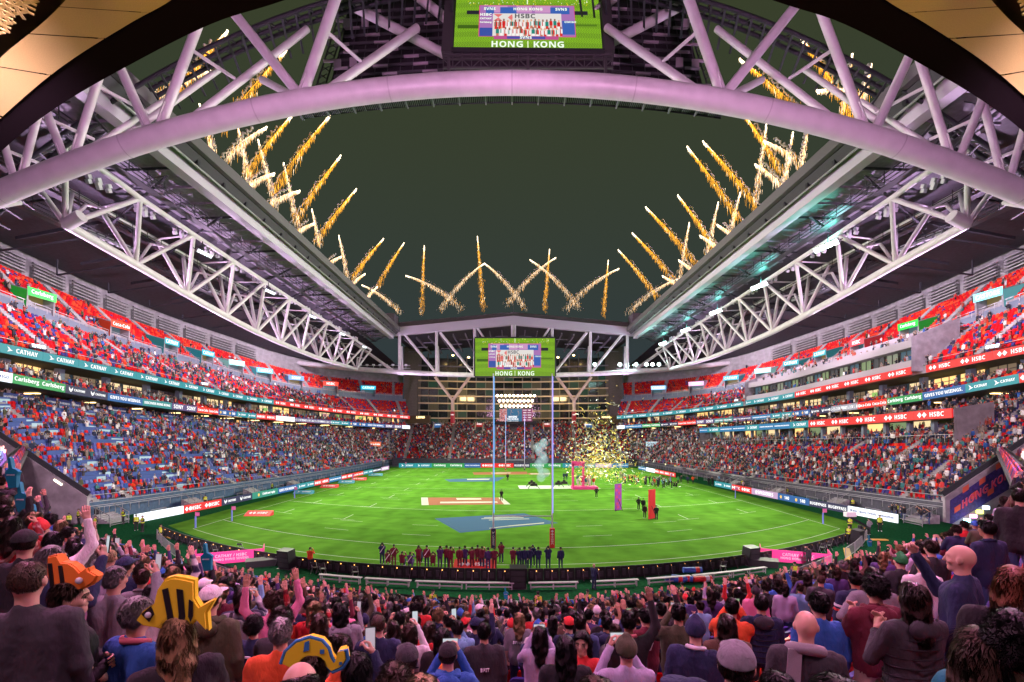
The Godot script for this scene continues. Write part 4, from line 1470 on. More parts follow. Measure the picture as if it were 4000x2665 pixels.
	m.bar(c - o - x * 0.2 + up * 0.25 + f, d - o + x * 0.2 + up * 0.25 + f, 0.7, 0.5)
	m.bar(a - o - x * 0.25 + f, c - o - x * 0.25 + f, 0.5, 0.7, z)
	m.bar(b - o + x * 0.25 + f, d - o + x * 0.25 + f, 0.5, 0.7, z)
	m.quad(a - o - z * 0.4, c - o - z * 0.4, d - o - z * 0.4, b - o - z * 0.4)
	part("frame", m, mat("screen_case", Color(0.025, 0.025, 0.03), 0.6), t)


func glass_wall() -> void:
	var root := thing("glass_wall", "tall dark glass wall with pale horizontal beams behind the far stand", "glass wall")
	var glass := mat("dark_pane", Color(0.012, 0.02, 0.018), 0.12)
	glass.metallic_specular = 0.7
	var beam := mat("beam_cream", Color(0.62, 0.5, 0.34), 0.6)
	var post := mat("mullion_grey", Color(0.12, 0.12, 0.1), 0.5)
	var warm := [glass, glass, glow("pane_green_reflection", Color(0.012, 0.05, 0.03), 0.8), glass, glow("pane_warm", Color(0.07, 0.055, 0.03), 0.8)]  # green panes: reflections put into the glass as a faint glow
	for i in 20:
		for j in 9:
			var x := CX - 38.0 + i * 3.8
			var y := 14.4 + j * 3.0
			var d := 206.0 - 6.0 * pow(absf(x + 1.9 - CX) / 38.0, 2.0)
			var m := MB.new()
			m.box(P(x + 1.9, y + 1.5, d), Vector3(3.7, 2.9, 0.1))
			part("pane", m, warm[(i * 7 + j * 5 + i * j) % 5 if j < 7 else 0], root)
	for j in 8:
		for h in [-1, 1]:
			for q in 5:
				var m := MB.new()
				var x0 = CX + h * q * 7.6
				var x1 = CX + h * (q + 1) * 7.6
				m.bar(P(x0, 17.0 + j * 3.0, 205.4 - 6.0 * pow((x0 - CX) / 38.0, 2.0)), P(x1, 17.0 + j * 3.0, 205.4 - 6.0 * pow((x1 - CX) / 38.0, 2.0)), 0.7, 0.5)
				part("beam", m, beam if j < 6 else mats["roof_panel"], root)
	for i in 21:
		var m := MB.new()
		var x := CX - 38.0 + i * 3.8
		var d := 205.7 - 6.0 * pow((x - CX) / 38.0, 2.0)
		m.bar(P(x, 14.2, d), P(x, 43.0, d), 0.75 if i % 4 == 0 else 0.3, 0.4)
		part("mullion", m, post, root)
	for s in [-1, 1]:
		var m := MB.new()
		m.hexa([P(CX + s * 37.6, 14, 200), P(CX + s * 43, 14, 196), P(CX + s * 43, 14, 199), P(CX + s * 38, 14, 204), P(CX + s * 36.6, 45, 200), P(CX + s * 43, 45, 196), P(CX + s * 43, 45, 199), P(CX + s * 37, 45, 204)])
		part("side_panel", m, noisy(mat("panel_taupe", Color(0.15, 0.135, 0.12), 0.7), 0.03, 0.8, 0.2), root)
		var bar_ := MB.new()
		bar_.box(P(CX + s * 37.5, 16.3, 198), Vector3(9, 3.2, 3))
		part("bar_kiosk", bar_, mat("kiosk_brown", Color(0.14, 0.1, 0.05), 0.6), root)
		lettering("LIONS" if s < 0 else "FUTURE", Vector2(3.2, 0.9), Transform3D(Basis(), P(CX + s * 36.5, 17.2, 196.4)), glow("sign_warm", Color(1.0, 0.75, 0.35), 4.0), root)
		# branching columns
		var c := thing("forked_column", "cream column that forks into two branches before the %s half of the glass wall" % ["left" if s < 0 else "right"], "column", P(CX + s * 22.6, 14.4, 186))
		var w := MB.new()
		w.rod(Vector3(0, 0, 0), Vector3(0, 9.0, 0), 0.75, 12, 0.62)
		part("stem", w, beam, c)
		for b in [-1, 1]:
			w = MB.new()
			w.rod(Vector3(0, 8.7, 0), Vector3(b * 6.4, 17.4, 1), 0.55, 10)
			part("branch", w, beam, c)
		w = MB.new()
		w.rod(Vector3(0, 0.2, 0), Vector3(0, 4.6, 0), 0.82, 12)
		part("red_sleeve", w, glow("sleeve_red", Color(0.4, 0.01, 0.02), 0.7), c)
		lettering("HSBC", Vector2(1.2, 0.6), Transform3D(Basis(), Vector3(0, 3.4, 0.84)), glow("sign_white", Color.WHITE), c)


func stage() -> void:
	var root := thing("concert_stage", "small stage with video wall and rows of glaring warm lamps before the glass wall", "stage", P(CX + 1.0, 14.3, 195))
	var m := MB.new()
	m.box(Vector3(0, 0.6, 0), Vector3(16, 1.2, 5))
	part("platform", m, mat("stage_black", Color(0.02, 0.02, 0.022), 0.7), root)
	m = MB.new()
	for x in [-8.2, 8.2]:
		for q in [-0.3, 0.3]: m.bar(Vector3(x + q, 0, 0.5), Vector3(x + q, 13.5, 0.5), 0.12, 0.12)
		for i in 12: m.bar(Vector3(x - 0.3, i * 1.1, 0.5), Vector3(x + 0.3, i * 1.1 + 1.1, 0.5), 0.07, 0.07)
	for y in [13.2, 13.7]: m.bar(Vector3(-8.4, y, 0.5), Vector3(8.4, y, 0.5), 0.12, 0.12)
	part("scaffold", m, mats["rig"], root)
	m = MB.new()
	m.box(Vector3(0, 3.6, 0), Vector3(12.8, 5.2, 0.3))
	var scr := part("video_wall", m, glow("wall_blue", Color(0.03, 0.16, 0.3), 0.9), root)
	m = MB.new()
	m.box(Vector3(-4.9, 3.6, 0.18), Vector3(2.9, 5.1, 0.1))
	part("mosaic", m, noisy_glow("mosaic_glow", Color(1.0, 0.5, 0.45)), scr)
	m = MB.new()
	m.box(Vector3(4.4, 3.6, 0.18), Vector3(4.0, 5.1, 0.1))
	part("sponsor_panel", m, glow("sponsor_mauve", Color(0.3, 0.05, 0.15), 0.9), scr)
	var white := glow("sign_white", Color.WHITE)
	for i in 3: lettering(["WHERE", "THE WORLD", "COMES TO PLAY!"][i], Vector2(4.4, 0.75), Transform3D(Basis(), Vector3(-1.2, 3.0 - i * 0.85, 0.3)), white, scr)
	for i in 10: lettering(["CATHAY", "HSBC", "SONY", "Carlsberg", "CASTORE", "CIMIGO", "Coca-Cola", "SVNS", "HSBC", "CATHAY"][i], Vector2(1.5, 0.35), Transform3D(Basis(), Vector3(3.5 + (i % 2) * 1.8, 5.6 - (i / 2) * 0.95, 0.3)), white, scr)
	m = MB.new()
	for e in [[-1.8, 4.8, 0.35], [0.9, 4.6, -0.3]]:
		m.ball(Vector3(e[0], e[1] + 0.55, 0.25), Vector3(0.2, 0.25, 0.05), 8)
		m.bar(Vector3(e[0], e[1] + 0.3, 0.25), Vector3(e[0] - e[2], e[1] - 0.7, 0.25), 0.45, 0.1)
		m.bar(Vector3(e[0] - e[2], e[1] - 0.7, 0.25), Vector3(e[0] + e[2] * 2, e[1] - 1.7, 0.25), 0.22, 0.1)
		m.bar(Vector3(e[0], e[1] + 0.1, 0.25), Vector3(e[0] + 0.8, e[1] - 0.2, 0.25), 0.16, 0.1)
	part("runner_print", m, glow("runner_skin", Color(0.45, 0.28, 0.25), 0.9), scr)
	var blind := glow("blinder", Color(1.0, 0.78, 0.5), 16.0)
	for row in 3:
		var cnt: int = [10, 9, 8][row]
		for i in cnt:
			m = MB.new()
			m.ball(Vector3((i - (cnt - 1) * 0.5) * 1.6, 11.2 - row * 2.0 + (0.9 if row == 1 else 0.0) * 0.0, 0.9), Vector3(0.5, 0.45, 0.2), 10)
			part("blinder_lamp", m, blind, root)
	area(P(CX + 1.0, 24.5, 193.6), P(CX, 6, 172), Vector2(14, 3), Color(1.0, 0.8, 0.55), 260.0)
	area(P(CX - 20, 26, 192), P(CX - 20, 24, 206), Vector2(6, 2), Color(1.0, 0.85, 0.6), 120.0)  # two added lights without fixtures brighten the glass wall
	area(P(CX + 20, 26, 192), P(CX + 20, 24, 206), Vector2(6, 2), Color(1.0, 0.85, 0.6), 120.0)


func noisy_glow(key: String, c: Color) -> StandardMaterial3D:
	var m := glow(key, Color.WHITE, 1.0)
	var im := Image.create(24, 40, false, Image.FORMAT_RGB8)
	for y in 40:
		for x in 24: im.set_pixel(x, y, [Color(0.9, 0.9, 0.9), Color(0.8, 0.15, 0.15), Color(0.2, 0.25, 0.35), Color(0.95, 0.6, 0.55)][rng.randi() % 4])
	m.emission = Color.WHITE
	m.emission_operator = BaseMaterial3D.EMISSION_OP_MULTIPLY
	m.emission_texture = ImageTexture.create_from_image(im)
	return m


# ------------------------------------------------------------------ the roof rim above the camera
func edge_black() -> StandardMaterial3D:
	var m := noisy(mat("edge_black", Color(0.01, 0.006, 0.009), 1.0), 0.3, 0.7, 1.0)
	m.metallic_specular = 0.1
	return m


func near_roof() -> void:
	var rim := [Vector2(0, 13.3), Vector2(4, 14.0), Vector2(7.7, 15.2), Vector2(10.2, 16.0), Vector2(14, 17.7), Vector2(18.5, 19.9), Vector2(23.1, 22.5), Vector2(32, 28)]
	var gold := [Vector2(0, 11.4), Vector2(5, 12.5), Vector2(8.6, 13.9), Vector2(10.9, 15.1), Vector2(12.8, 15.95), Vector2(16.4, 17.7), Vector2(20.7, 20.1), Vector2(29, 25)]
	var slot := [Vector2(0, 8.5), Vector2(6, 10.2), Vector2(10.4, 12.8), Vector2(13.4, 14.7), Vector2(15.3, 15.8), Vector2(18.2, 17.3), Vector2(21.8, 19.4), Vector2(29.5, 23.9)]
	var back := [Vector2(0, -4), Vector2(10, -3), Vector2(18, 0), Vector2(20, 4), Vector2(22, 7), Vector2(25, 9), Vector2(28, 12), Vector2(35, 15)]
	var root := thing("near_soffit", "curved ceiling rim of the near stand, gold panels with a dark edge", "ceiling")
	var y := 24.0
	var gm := noisy(mat("gold_panel", Color(0.55, 0.42, 0.17), 0.45), 0.3, 0.93, 0.3)
	for s in [-1, 1]:
		var pv := func(a: Array, t: float, yy: float) -> Vector3:
			var f := t * (a.size() - 1)
			var i := clampi(int(f), 0, a.size() - 2)
			var q: Vector2 = a[i].cubic_interpolate(a[i + 1], a[maxi(i - 1, 0)], a[mini(i + 2, a.size() - 1)], f - i)
			return P(CX + s * (q.x), yy, q.y)
		var dark := MB.new()
		var n := 40
		for i in n:
			var t := float(i) / n
			var u := float(i + 1) / n
			dark.quad(pv.call(rim, t, y), pv.call(gold, t, y), pv.call(gold, u, y), pv.call(rim, u, y))
			dark.quad(pv.call(rim, t, y), pv.call(rim, t, y + 2.5), pv.call(rim, u, y + 2.5), pv.call(rim, u, y))
		part("dark_edge", dark, edge_black(), root)
		var step := 8
		for k in step:
			var g := MB.new()
			for i in 6:
				var t := (k + i / 6.0) / step + 0.001
				var u := (k + (i + 1) / 6.0) / step - (0.0025 if i == 5 else 0.0) + (0.001 if i < 5 else 0.0)
				g.quad(pv.call(gold, t, y - 0.05), pv.call(slot, t, y - 0.05), pv.call(slot, u, y - 0.05), pv.call(gold, u, y - 0.05))
				g.quad(pv.call(gold, t, y - 0.05), pv.call(gold, t, y + 0.1), pv.call(gold, u, y + 0.1), pv.call(gold, u, y - 0.05))
			part("gold_panel", g, gm, root)
		var lid := MB.new()
		for i in n:
			var t := float(i) / n
			var u := float(i + 1) / n
			lid.quad(pv.call(gold, t, y + 0.35), pv.call(back, t, y + 0.35), pv.call(back, u, y + 0.35), pv.call(gold, u, y + 0.35))
		part("ceiling_backing", lid, mat("backing_dark", Color(0.05, 0.035, 0.012), 0.9), root)
		# perforated triangles: three sets of gold bars over the dark backing
		var perf := MB.new()
		for q in 2:
			for dir in 3:
				var f: Vector2 = Vector2.from_angle(deg_to_rad([0.0, 60.0, 120.0][dir] + 10.0))
				var nrm := Vector2(-f.y, f.x)
				for i in range(-34, 34):
					for j in range(-20, 20):
						var c: Vector2 = Vector2(21.5, 15.2) + nrm * 0.26 * i + f * 0.4 * j
						var lim := -1.0
						for k in slot.size() - 1:
							if c.x >= slot[k].x and c.x <= slot[k + 1].x: lim = lerpf(slot[k].y, slot[k + 1].y, (c.x - slot[k].x) / (slot[k + 1].x - slot[k].x))
						if lim < 0.0 or c.y > lim - 0.5 or c.y < lim - 4.0 or c.x < 13.5: continue
						if q == 1: continue
						perf.bar(P(CX + s * (c.x - f.x * 0.2), y - 0.03 - dir * 0.004, c.y - f.y * 0.2), P(CX + s * (c.x + f.x * 0.2), y - 0.03 - dir * 0.004, c.y + f.y * 0.2), 0.085, 0.03)
		part("perforated_panel", perf, gm, root)
	# the grid of lamps and the hanging screen in the middle
	for s in [-1, 1]:
		var t := thing("lighting_grid", "dark lighting grid of battens and frames %s of the hanging screen" % ["left" if s < 0 else "right"], "lighting grid", P(CX + s * 15, 50, 57))
		var bk := MB.new()
		bk.quad(Vector3(-s * 8.2, -1.4, 0), Vector3(-s * 8.2, 13, -2.4), Vector3(s * 4.4, 13, -2.4), Vector3(s * 6.8, -1.4, 0))
		part("back_sheet", bk, mat("grid_black", Color(0.02, 0.015, 0.022), 0.7), t)
		for i in 12:
			var y2 := -1.2 + i * 1.05
			var b := MB.new()
			b.bar(Vector3(-s * 8.0, y2 + 0.5, 0.5 - i * 0.17), Vector3(s * (6.4 - i * 0.17), y2 - 0.35, 0.5 - i * 0.17), 0.16, 0.16)
			b.bar(Vector3(-s * 8.0, y2 + 0.85, 0.3 - i * 0.17), Vector3(s * (6.4 - i * 0.17), y2, 0.3 - i * 0.17), 0.08, 0.08)
			var o := part("batten", b, mat("batten_grey", Color(0.1, 0.09, 0.11), 0.5, 0.4), t)
			for k in 3:
				var l := MB.new()
				var x := -6.0 + k * 4.6 + (i % 3) * 1.1
				l.bar(Vector3(s * x, y2 + 0.28 - 0.06 * (x + 6), 0.62 - i * 0.17), Vector3(s * (x + 1.7), y2 + 0.18 - 0.06 * (x + 6), 0.62 - i * 0.17), 0.2, 0.24)
				part("tube_lamp", l, mat("tube_pale", Color(0.4, 0.33, 0.4), 0.4), o)
		for k in 10:
			var b := MB.new()
			var x := -7.5 + k * 1.5
			b.bar(Vector3(s * x, -1.4, 0.25), Vector3(s * (x * 0.88 - 0.6), 12.5, -2.0), 0.08, 0.08)
			part("hanger", b, mats["batten_grey"], t)
		for e in [[2.5, 8.5], [4.6, 8.3], [3.6, 3.2], [5.4, 3.0]]:
			var b := MB.new()
			b.box(Vector3(s * e[0], e[1], 0.6 - e[1] * 0.16), Vector3(0.8, 1.0, 0.2))
			part("lamp_panel", b, mats["tube_pale"], t)
		# the ladder frame at the outer edge
		var ld := MB.new()
		for i in 14:
			var a := Vector3(s * (7.3 - i * 0.22), -1.6 + i * 1.0, 0.4 - i * 0.16)
			ld.bar(a, a + Vector3(-s * 0.22, 1.0, -0.16), 0.16, 0.16)
			ld.bar(a + Vector3(s * 0.9, 0.3, 0), a + Vector3(s * 0.68, 1.3, -0.16), 0.16, 0.16)
			ld.bar(a, a + Vector3(s * 0.9, 0.6, 0), 0.1, 0.1)
			ld.bar(a + Vector3(0, 0.6, 0), a + Vector3(s * 0.9, 0.1, 0), 0.08, 0.08)
		part("ladder_frame", ld, mats["rig"], t)
	video_screen(P(-6.2, 51.85, 53), P(9.6, 51.7, 53), P(-6.15, 59.0, 55.2), P(9.55, 58.9, 55.2), "big video screen hanging above the near truss, cut by the top of the picture")
	var t := thing("screen_gantry", "dark steel gantry frame around and below the hanging screen", "gantry", P(1.7, 51.8, 53))
	var m := MB.new()
	for s in [-1, 1]:
		m.hexa([Vector3(s * 8.0, -0.4, 0.2), Vector3(s * 9.2, -0.4, 0.2), Vector3(s * 9.2, -0.4, -1.5), Vector3(s * 8.0, -0.4, -1.5), Vector3(s * 8.0, 9, -1.8), Vector3(s * 8.9, 9, -1.8), Vector3(s * 8.9, 9, -3.6), Vector3(s * 8.0, 9, -3.6)])
	part("cheek", m, mat("gantry_grey", Color(0.06, 0.055, 0.06), 0.6), t)
	m = MB.new()
	for y2 in [-0.75, -1.15, -2.1]: m.bar(Vector3(-9, y2, 0), Vector3(9, y2, 0), 0.25, 0.16)
	for i in 19:
		var x := -9.0 + i
		m.bar(Vector3(x, -1.15, 0), Vector3(x, -2.1, 0), 0.1, 0.1)
		m.bar(Vector3(x, -0.5, 0), Vector3(x, -1.15, 0), 0.14, 0.14)
		if i < 18: m.bar(Vector3(x, -2.1 if i % 2 else -1.15, 0), Vector3(x + 1, -1.15 if i % 2 else -2.1, 0), 0.09, 0.09)
	for x in [-8.4, 0.0, 8.2]: m.bar(Vector3(x, -1.2, 0.2), Vector3(x, -2.9, 0.2), 0.35, 0.3)
	part("lattice", m, mats["gantry_grey"], t)
	m = MB.new()
	m.quad(Vector3(-9, -2.2, -0.6), Vector3(-9, 0, -0.6), Vector3(9, 0, -0.6), Vector3(9, -2.2, -0.6))
	part("back_sheet", m, mats["grid_black"], t)


# ------------------------------------------------------------------ LED boards
const TEAL := Color(0.012, 0.25, 0.29)
const RED := Color(0.72, 0.014, 0.016)
const GREEN := Color(0.02, 0.29, 0.075)
const NAVY := Color(0.016, 0.018, 0.065)
const BLUE := Color(0.01, 0.1, 0.31)
const PURPLE := Color(0.085, 0.06, 0.17)
const WHITE := Color(1.1, 1.15, 1.25)
const PINK := Color(0.75, 0.28, 0.45)


func emblem(kind: String, h: float, t: Transform3D, m: Material, parent: Node3D) -> void:
	var mb := MB.new()
	var f := func(pts: Array): mb.prism(PackedVector2Array(pts), Transform3D(), 0.02)
	if kind == "hex":
		f.call([Vector2(-0.95, 0) * h, Vector2(-0.45, 0.5) * h, Vector2(-0.05, 0) * h, Vector2(-0.45, -0.5) * h])
		f.call([Vector2(0.95, 0) * h, Vector2(0.45, -0.5) * h, Vector2(0.05, 0) * h, Vector2(0.45, 0.5) * h])
	elif kind == "wing":
		f.call([Vector2(-0.5, 0.5) * h, Vector2(-0.12, 0.36) * h, Vector2(0.12, 0.02) * h, Vector2(0.6, -0.12) * h, Vector2(0.0, -0.3) * h, Vector2(-0.5, -0.5) * h, Vector2(-0.2, -0.15) * h, Vector2(-0.22, 0.15) * h])
	elif kind == "vee":
		f.call([Vector2(-0.5, 0.5) * h, Vector2(-0.28, 0.3) * h, Vector2(0, -0.1) * h, Vector2(0.28, 0.3) * h, Vector2(0.5, 0.5) * h, Vector2(0.42, -0.1) * h, Vector2(0.1, -0.5) * h, Vector2(-0.1, -0.5) * h, Vector2(-0.42, -0.1) * h])
	else:
		mb.ball(Vector3.ZERO, Vector3(0.45 * h, 0.45 * h, 0.02), 10)
	part("emblem", mb, m, parent, t)


# one lit panel between two lower corners as the crowd on the pitch reads it
func panel(root: Node3D, a: Vector3, b: Vector3, h: float, kind: String) -> void:
	var looks := {"C": [TEAL, "CATHAY", "wing"], "H": [RED, "HSBC", "hex"], "G": [GREEN, "Carlsberg", ""], "N": [NAVY, "CASTORE", "vee"], "W": [BLUE, "GIVES YOU WIIINGS.", ""], "S": [PURPLE, "SONY", ""], "K": [Color(0.75, 0.02, 0.01), "Coca-Cola", ""],
		"O": [BLUE, "140", "sun"], "M": [WHITE, "CIMIGO", "sun"], "V": [Color(0.5, 0.32, 0.5), "@SVNSSERIES", ""], "R": [NAVY, "RUGBYPASS", ""], "T": [Color(0.015, 0.17, 0.36), "CATHAY/HSBC HONG KONG SEVENS", ""], "D": [Color(0.02, 0.22, 0.22), "DISCOVER HONG KONG", ""],
		"B": [WHITE, "", ""], "A": [PURPLE, "HONG KONG  ASIA'S WORLD CITY", ""], "F": [Color(0.02, 0.25, 0.17), "ChildFund rugby", "sun"], "E": [WHITE, "Major Sports Events Committee", ""], "X": [PURPLE, "香港亞洲國際都會", ""], "I": [Color(0.3, 0.28, 0.34), "香港亞洲國際都會", ""]}
	var l: Array = looks[kind]
	var c: Color = l[0]
	var x := (b - a).normalized()
	var z := x.cross(Vector3.UP).normalized()
	var up := z.cross(x)
	var bs := Basis(x, up, z)
	var w := a.distance_to(b)
	var mid := (a + b) * 0.5 + up * h * 0.5
	var m := MB.new()
	m.box(Vector3.ZERO, Vector3(w - 0.03, h, 0.16), bs)
	var o := part("panel", m, glow("led_" + kind, c, 1.25), root, Transform3D(Basis(), mid))
	var bright := kind in ["M", "E", "B"]
	var ink := mat("led_ink", Color(0.03, 0.05, 0.2), 0.5) if bright else glow("led_white", Color(1, 1, 1), 1.25)
	var fr := Vector3(0, 0, 0)
	fr = z * 0.1
	if l[1] == "": return
	var copies := 2 if w > 5.5 * h and l[1].length() < 11 else 1
	for i in copies:
		var cx := 0.0 if copies == 1 else (-0.25 + 0.5 * i) * w
		var ww := w / copies
		if l[1].unicode_at(0) > 1000:
			hanzi(h * 0.5, Transform3D(bs, fr + x * cx), ink, o)
			continue
		if l[2] != "":
			var eh := h * (0.62 if l[2] == "hex" else 0.55)
			emblem(l[2], eh, Transform3D(bs, fr + x * (cx - ww * 0.27)), ink if l[2] != "sun" else glow("sun_yellow", Color(1.0, 0.6, 0.1), 1.2), o)
			lettering(l[1], Vector2(ww * 0.5, h * 0.5), Transform3D(bs, fr + x * (cx + ww * 0.12)), ink, o, true)
		else:
			lettering(l[1], Vector2(ww * 0.88, h * 0.62), Transform3D(bs, fr + x * cx), ink, o, true)


# the eight characters of the city's slogan, drawn stroke by stroke on a ten-unit square
func hanzi(size: float, t: Transform3D, m: Material, parent: Node3D) -> void:
	var strokes := ["1989 5059 5019 5829 2828 2020 2888 8880 2484 2080", "1829 1526 1023 4848 3939 6949 3595 5275 4143 8494 4282 4040", "1999 3938 6968 2727 2787 8783 2383 2723 1090", "1828 1525 1023 4949 3888 5959 3545 7595 3040 6090 3555 5530", "0999 0009 9990 0000 2777 2523 5553 5383 7771 2171", "1919 0608 0602 2020 5989 5585 4848 4282 6262 3050 7090", "1989 5950 1676 7616 2565 2521 2161 6561 8988 8980", "5908 5998 3767 1686 1513 8583 1383 3232 2070 2272"]
	for i in 8:
		var mb := MB.new()
		for k in strokes[i].split(" "):
			var a := Vector3(int(k[0]), int(k[1]), 0) * 0.1
			var b := Vector3(int(k[2]), int(k[3]), 0) * 0.1
			if a.distance_to(b) < 0.05: b = a + Vector3(0.12, 0, 0)
			mb.bar((a - Vector3(0.5, 0.5, 0)) * size, (b - Vector3(0.5, 0.5, 0)) * size, size * 0.09, 0.02, Vector3(0, 0, 1))
		part("lettering", mb, m, parent, t.translated_local(Vector3((i - 3.5) * size * 1.15, 0, 0)))


func ribbon(label: String, line: Array, s: int, t0: float, t1: float, h: float, seq: String, seq_far: String, cut: float, width := 6.0) -> void:
	var root := thing("led_ribbon", label, "led board")
	var total := 0.0
	var n := 300
	var prev := side_point(line, t0, s)
	var ts := [t0]
	var pts := [prev]
	for i in n:
		var t := lerpf(t0, t1, float(i + 1) / n)
		var p := side_point(line, t, s)
		total += p.distance_to(prev)
		prev = p
		if total >= width or i == n - 1:
			ts.append(t); pts.append(p); total = 0.0
	for i in pts.size() - 1:
		if pts[i].distance_to(pts[i + 1]) < 2.0: continue
		var q := seq if ts[i] < cut else seq_far
		var a: Vector3 = pts[i] if s < 0 else pts[i + 1]
		var b: Vector3 = pts[i + 1] if s < 0 else pts[i]
		panel(root, a, b, h, q[i % q.length()])


func boards() -> void:
	ribbon("upper left light ribbon, teal with white lettering near the camera and red farther on", shifted(UF, -0.15, -1.15), -1, 0.07, 1.0, 1.2, "C", "H", 0.56, 5.6)
	ribbon("upper right light ribbon, red, ending at the press tribune", shifted(UF, -0.15, -1.15), 1, 0.07, 0.235, 1.2, "H", "H", 1.0, 5.6)
	ribbon("light ribbon along the foot of the press tribune, red then teal", shifted(UF, -1.4, -1.2), 1, 0.236, 0.6, 1.25, "H", "C", 0.42, 5.6)
	ribbon("short teal light ribbon at the far right corner under the upper tier", shifted(UF, -0.15, -1.15), 1, 0.62, 1.0, 1.2, "C", "C", 1.0, 5.6)
	ribbon("lower left light ribbon of many coloured sponsor panels above the concourse", shifted(LR, -0.15, -1.2), -1, 0.07, 1.0, 1.25, "MGNWDSKOCHTH", "COWSMNDHGBBXX", 0.55, 7.4)
	ribbon("lower right light ribbon of many coloured sponsor panels above the concourse", shifted(LR, -0.15, -1.2), 1, 0.07, 1.0, 1.25, "HCWGKINOCTHC", "DSKNGTBTBAA", 0.55, 7.4)
	var line := []
	for i in LF.size(): line.append(LF[i].lerp(LB[i], 0.5))
	ribbon("third right light ribbon on the terrace boxes, red near the camera, blue and teal beyond", shifted(line, -0.5, 4.2), 1, 0.131, 0.659, 1.35, "H", "TTC", 0.34, 6.0)
	perimeter()


func perimeter() -> void:
	var left := [Vector2(-46.2, 60.4), Vector2(-44.4, 72), Vector2(-42.9, 86), Vector2(-41.3, 104), Vector2(-40.3, 118), Vector2(-38.9, 136), Vector2(-37.2, 157)]
	for s in [-1, 1]:
		var side := "left" if s < 0 else "right"
		var seq := "BHNFWCHTHKCRVOH" if s < 0 else "EROVHCRNVHHBTRH"
		var kinds := {"B": "plain white", "H": "red", "N": "dark navy", "F": "green", "W": "blue wide-lettered", "C": "teal", "T": "mid blue lettered", "K": "red script", "R": "navy block-lettered", "V": "mauve", "O": "blue with a sun", "E": "dazzling white small-print"}
		var run := 0.0
		var i := 0
		var a := P(CX + s * -left[0].x * 1.0, 0.02, left[0].y)
		var pts := [a]
		var n := 240
		var prev := a
		var len := 0.0
		for j in n:
			var f := float(j + 1) / n * (left.size() - 1)
			var k := mini(int(f), left.size() - 2)
			var q: Vector2 = left[k].lerp(left[k + 1], f - k)
			var p := P(CX - s * q.x, 0.02, q.y)
			len += p.distance_to(prev)
			prev = p
			if len >= (7.2 if pts.size() < 5 else 6.6):
				pts.append(p)
				len = 0.0
		for j in pts.size() - 1:
			if s > 0 and j in [6, 7, 8]: continue
			var kd := seq[j % seq.length()]
			var pos := ["nearest the camera", "second from the camera", "third from the camera", "fourth from the camera", "fifth from the camera", "sixth from the camera", "seventh", "eighth", "ninth", "tenth", "eleventh", "twelfth", "thirteenth", "fourteenth", "fifteenth", "sixteenth"]
			var t := thing("perimeter_board", "%s light board on the %s touchline, %s" % [kinds[kd], side, pos[mini(j, 15)]], "led board", Vector3.ZERO, "light boards round the pitch")
			var lo: Vector3 = pts[j] if s < 0 else pts[j + 1]
			var hi: Vector3 = pts[j + 1] if s < 0 else pts[j]
			panel(t, lo, hi, 1.05, kd)
			var m := MB.new()
			var dd := (hi - lo).normalized()
			var z := dd.cross(Vector3.UP)
			for q in [0.1, 0.5, 0.9]: m.bar(lo.lerp(hi, q) - z * 0.5, lo.lerp(hi, q) - z * 0.12 + Vector3(0, 0.9, 0), 0.08, 0.08)
			part("brace", m, mats["rig"], t)
	var seq := "CCGGWHHRGGCCVT"
	var nm := {"C": "teal", "G": "green", "W": "blue", "H": "red", "R": "navy", "V": "mauve", "T": "mid blue"}
	for j in 14:
		var t := thing("perimeter_board", "%s light board behind the far goal line, %s from its left end" % [nm[seq[j]], nth(j + 1)], "led board", Vector3.ZERO, "light boards round the pitch")
		var x := CX - 36.4 + j * 5.2
		panel(t, P(x, 0.02, 158.4), P(x + 5.2, 0.02, 158.4), 1.35, seq[j])
		var m := MB.new()
		m.bar(P(x + 2.6, 0.02, 159.2), P(x + 2.6, 1.2, 158.6), 0.1, 0.1)
		part("brace", m, mats["rig"], t)
	# small advertising wedges on the grass
	var i := 0
	for e in [[-33.5, 66.0, "H"], [-37.6, 90.0, "C"], [-36.6, 100.0, "H"], [-36.2, 109.0, "C"], [-35.6, 116.0, "H"], [-35.0, 128.0, "C"], [-3.0, 40.2, "H"]]:
		var t := thing("ad_wedge", "low %s advertising wedge on the grass %s" % ["red" if e[2] == "H" else "teal", "before the near screens" if i == 6 else "by the left touchline, %s from nearest" % nth(i + 1)], "advertising wedge", P(e[0], 0.01, e[1]))
		var m := MB.new()
		m.hexa([Vector3(-1.7, 0, 0.6), Vector3(1.7, 0, 0.6), Vector3(1.7, 0, -0.6), Vector3(-1.7, 0, -0.6), Vector3(-1.7, 0.06, 0.6), Vector3(1.7, 0.06, 0.6), Vector3(1.7, 0.6, -0.6), Vector3(-1.7, 0.6, -0.6)])
		part("wedge", m, mat("wedge_" + e[2], Color(0.55, 0.02, 0.02) if e[2] == "H" else Color(0.02, 0.22, 0.3), 0.6), t)
		var bs := Basis(Vector3.RIGHT, Vector3(0, 0.41, -0.91).normalized(), Vector3(0, 0.91, 0.41).normalized())
		emblem("hex" if e[2] == "H" else "wing", 0.5, Transform3D(bs, Vector3(-0.8, 0.36, 0.02)), mat("print_white", Color.WHITE), t)
		lettering("HSBC" if e[2] == "H" else "CATHAY", Vector2(1.5, 0.4), Transform3D(bs, Vector3(0.5, 0.36, 0.02)), mat("print_white", Color.WHITE), t)
		i += 1


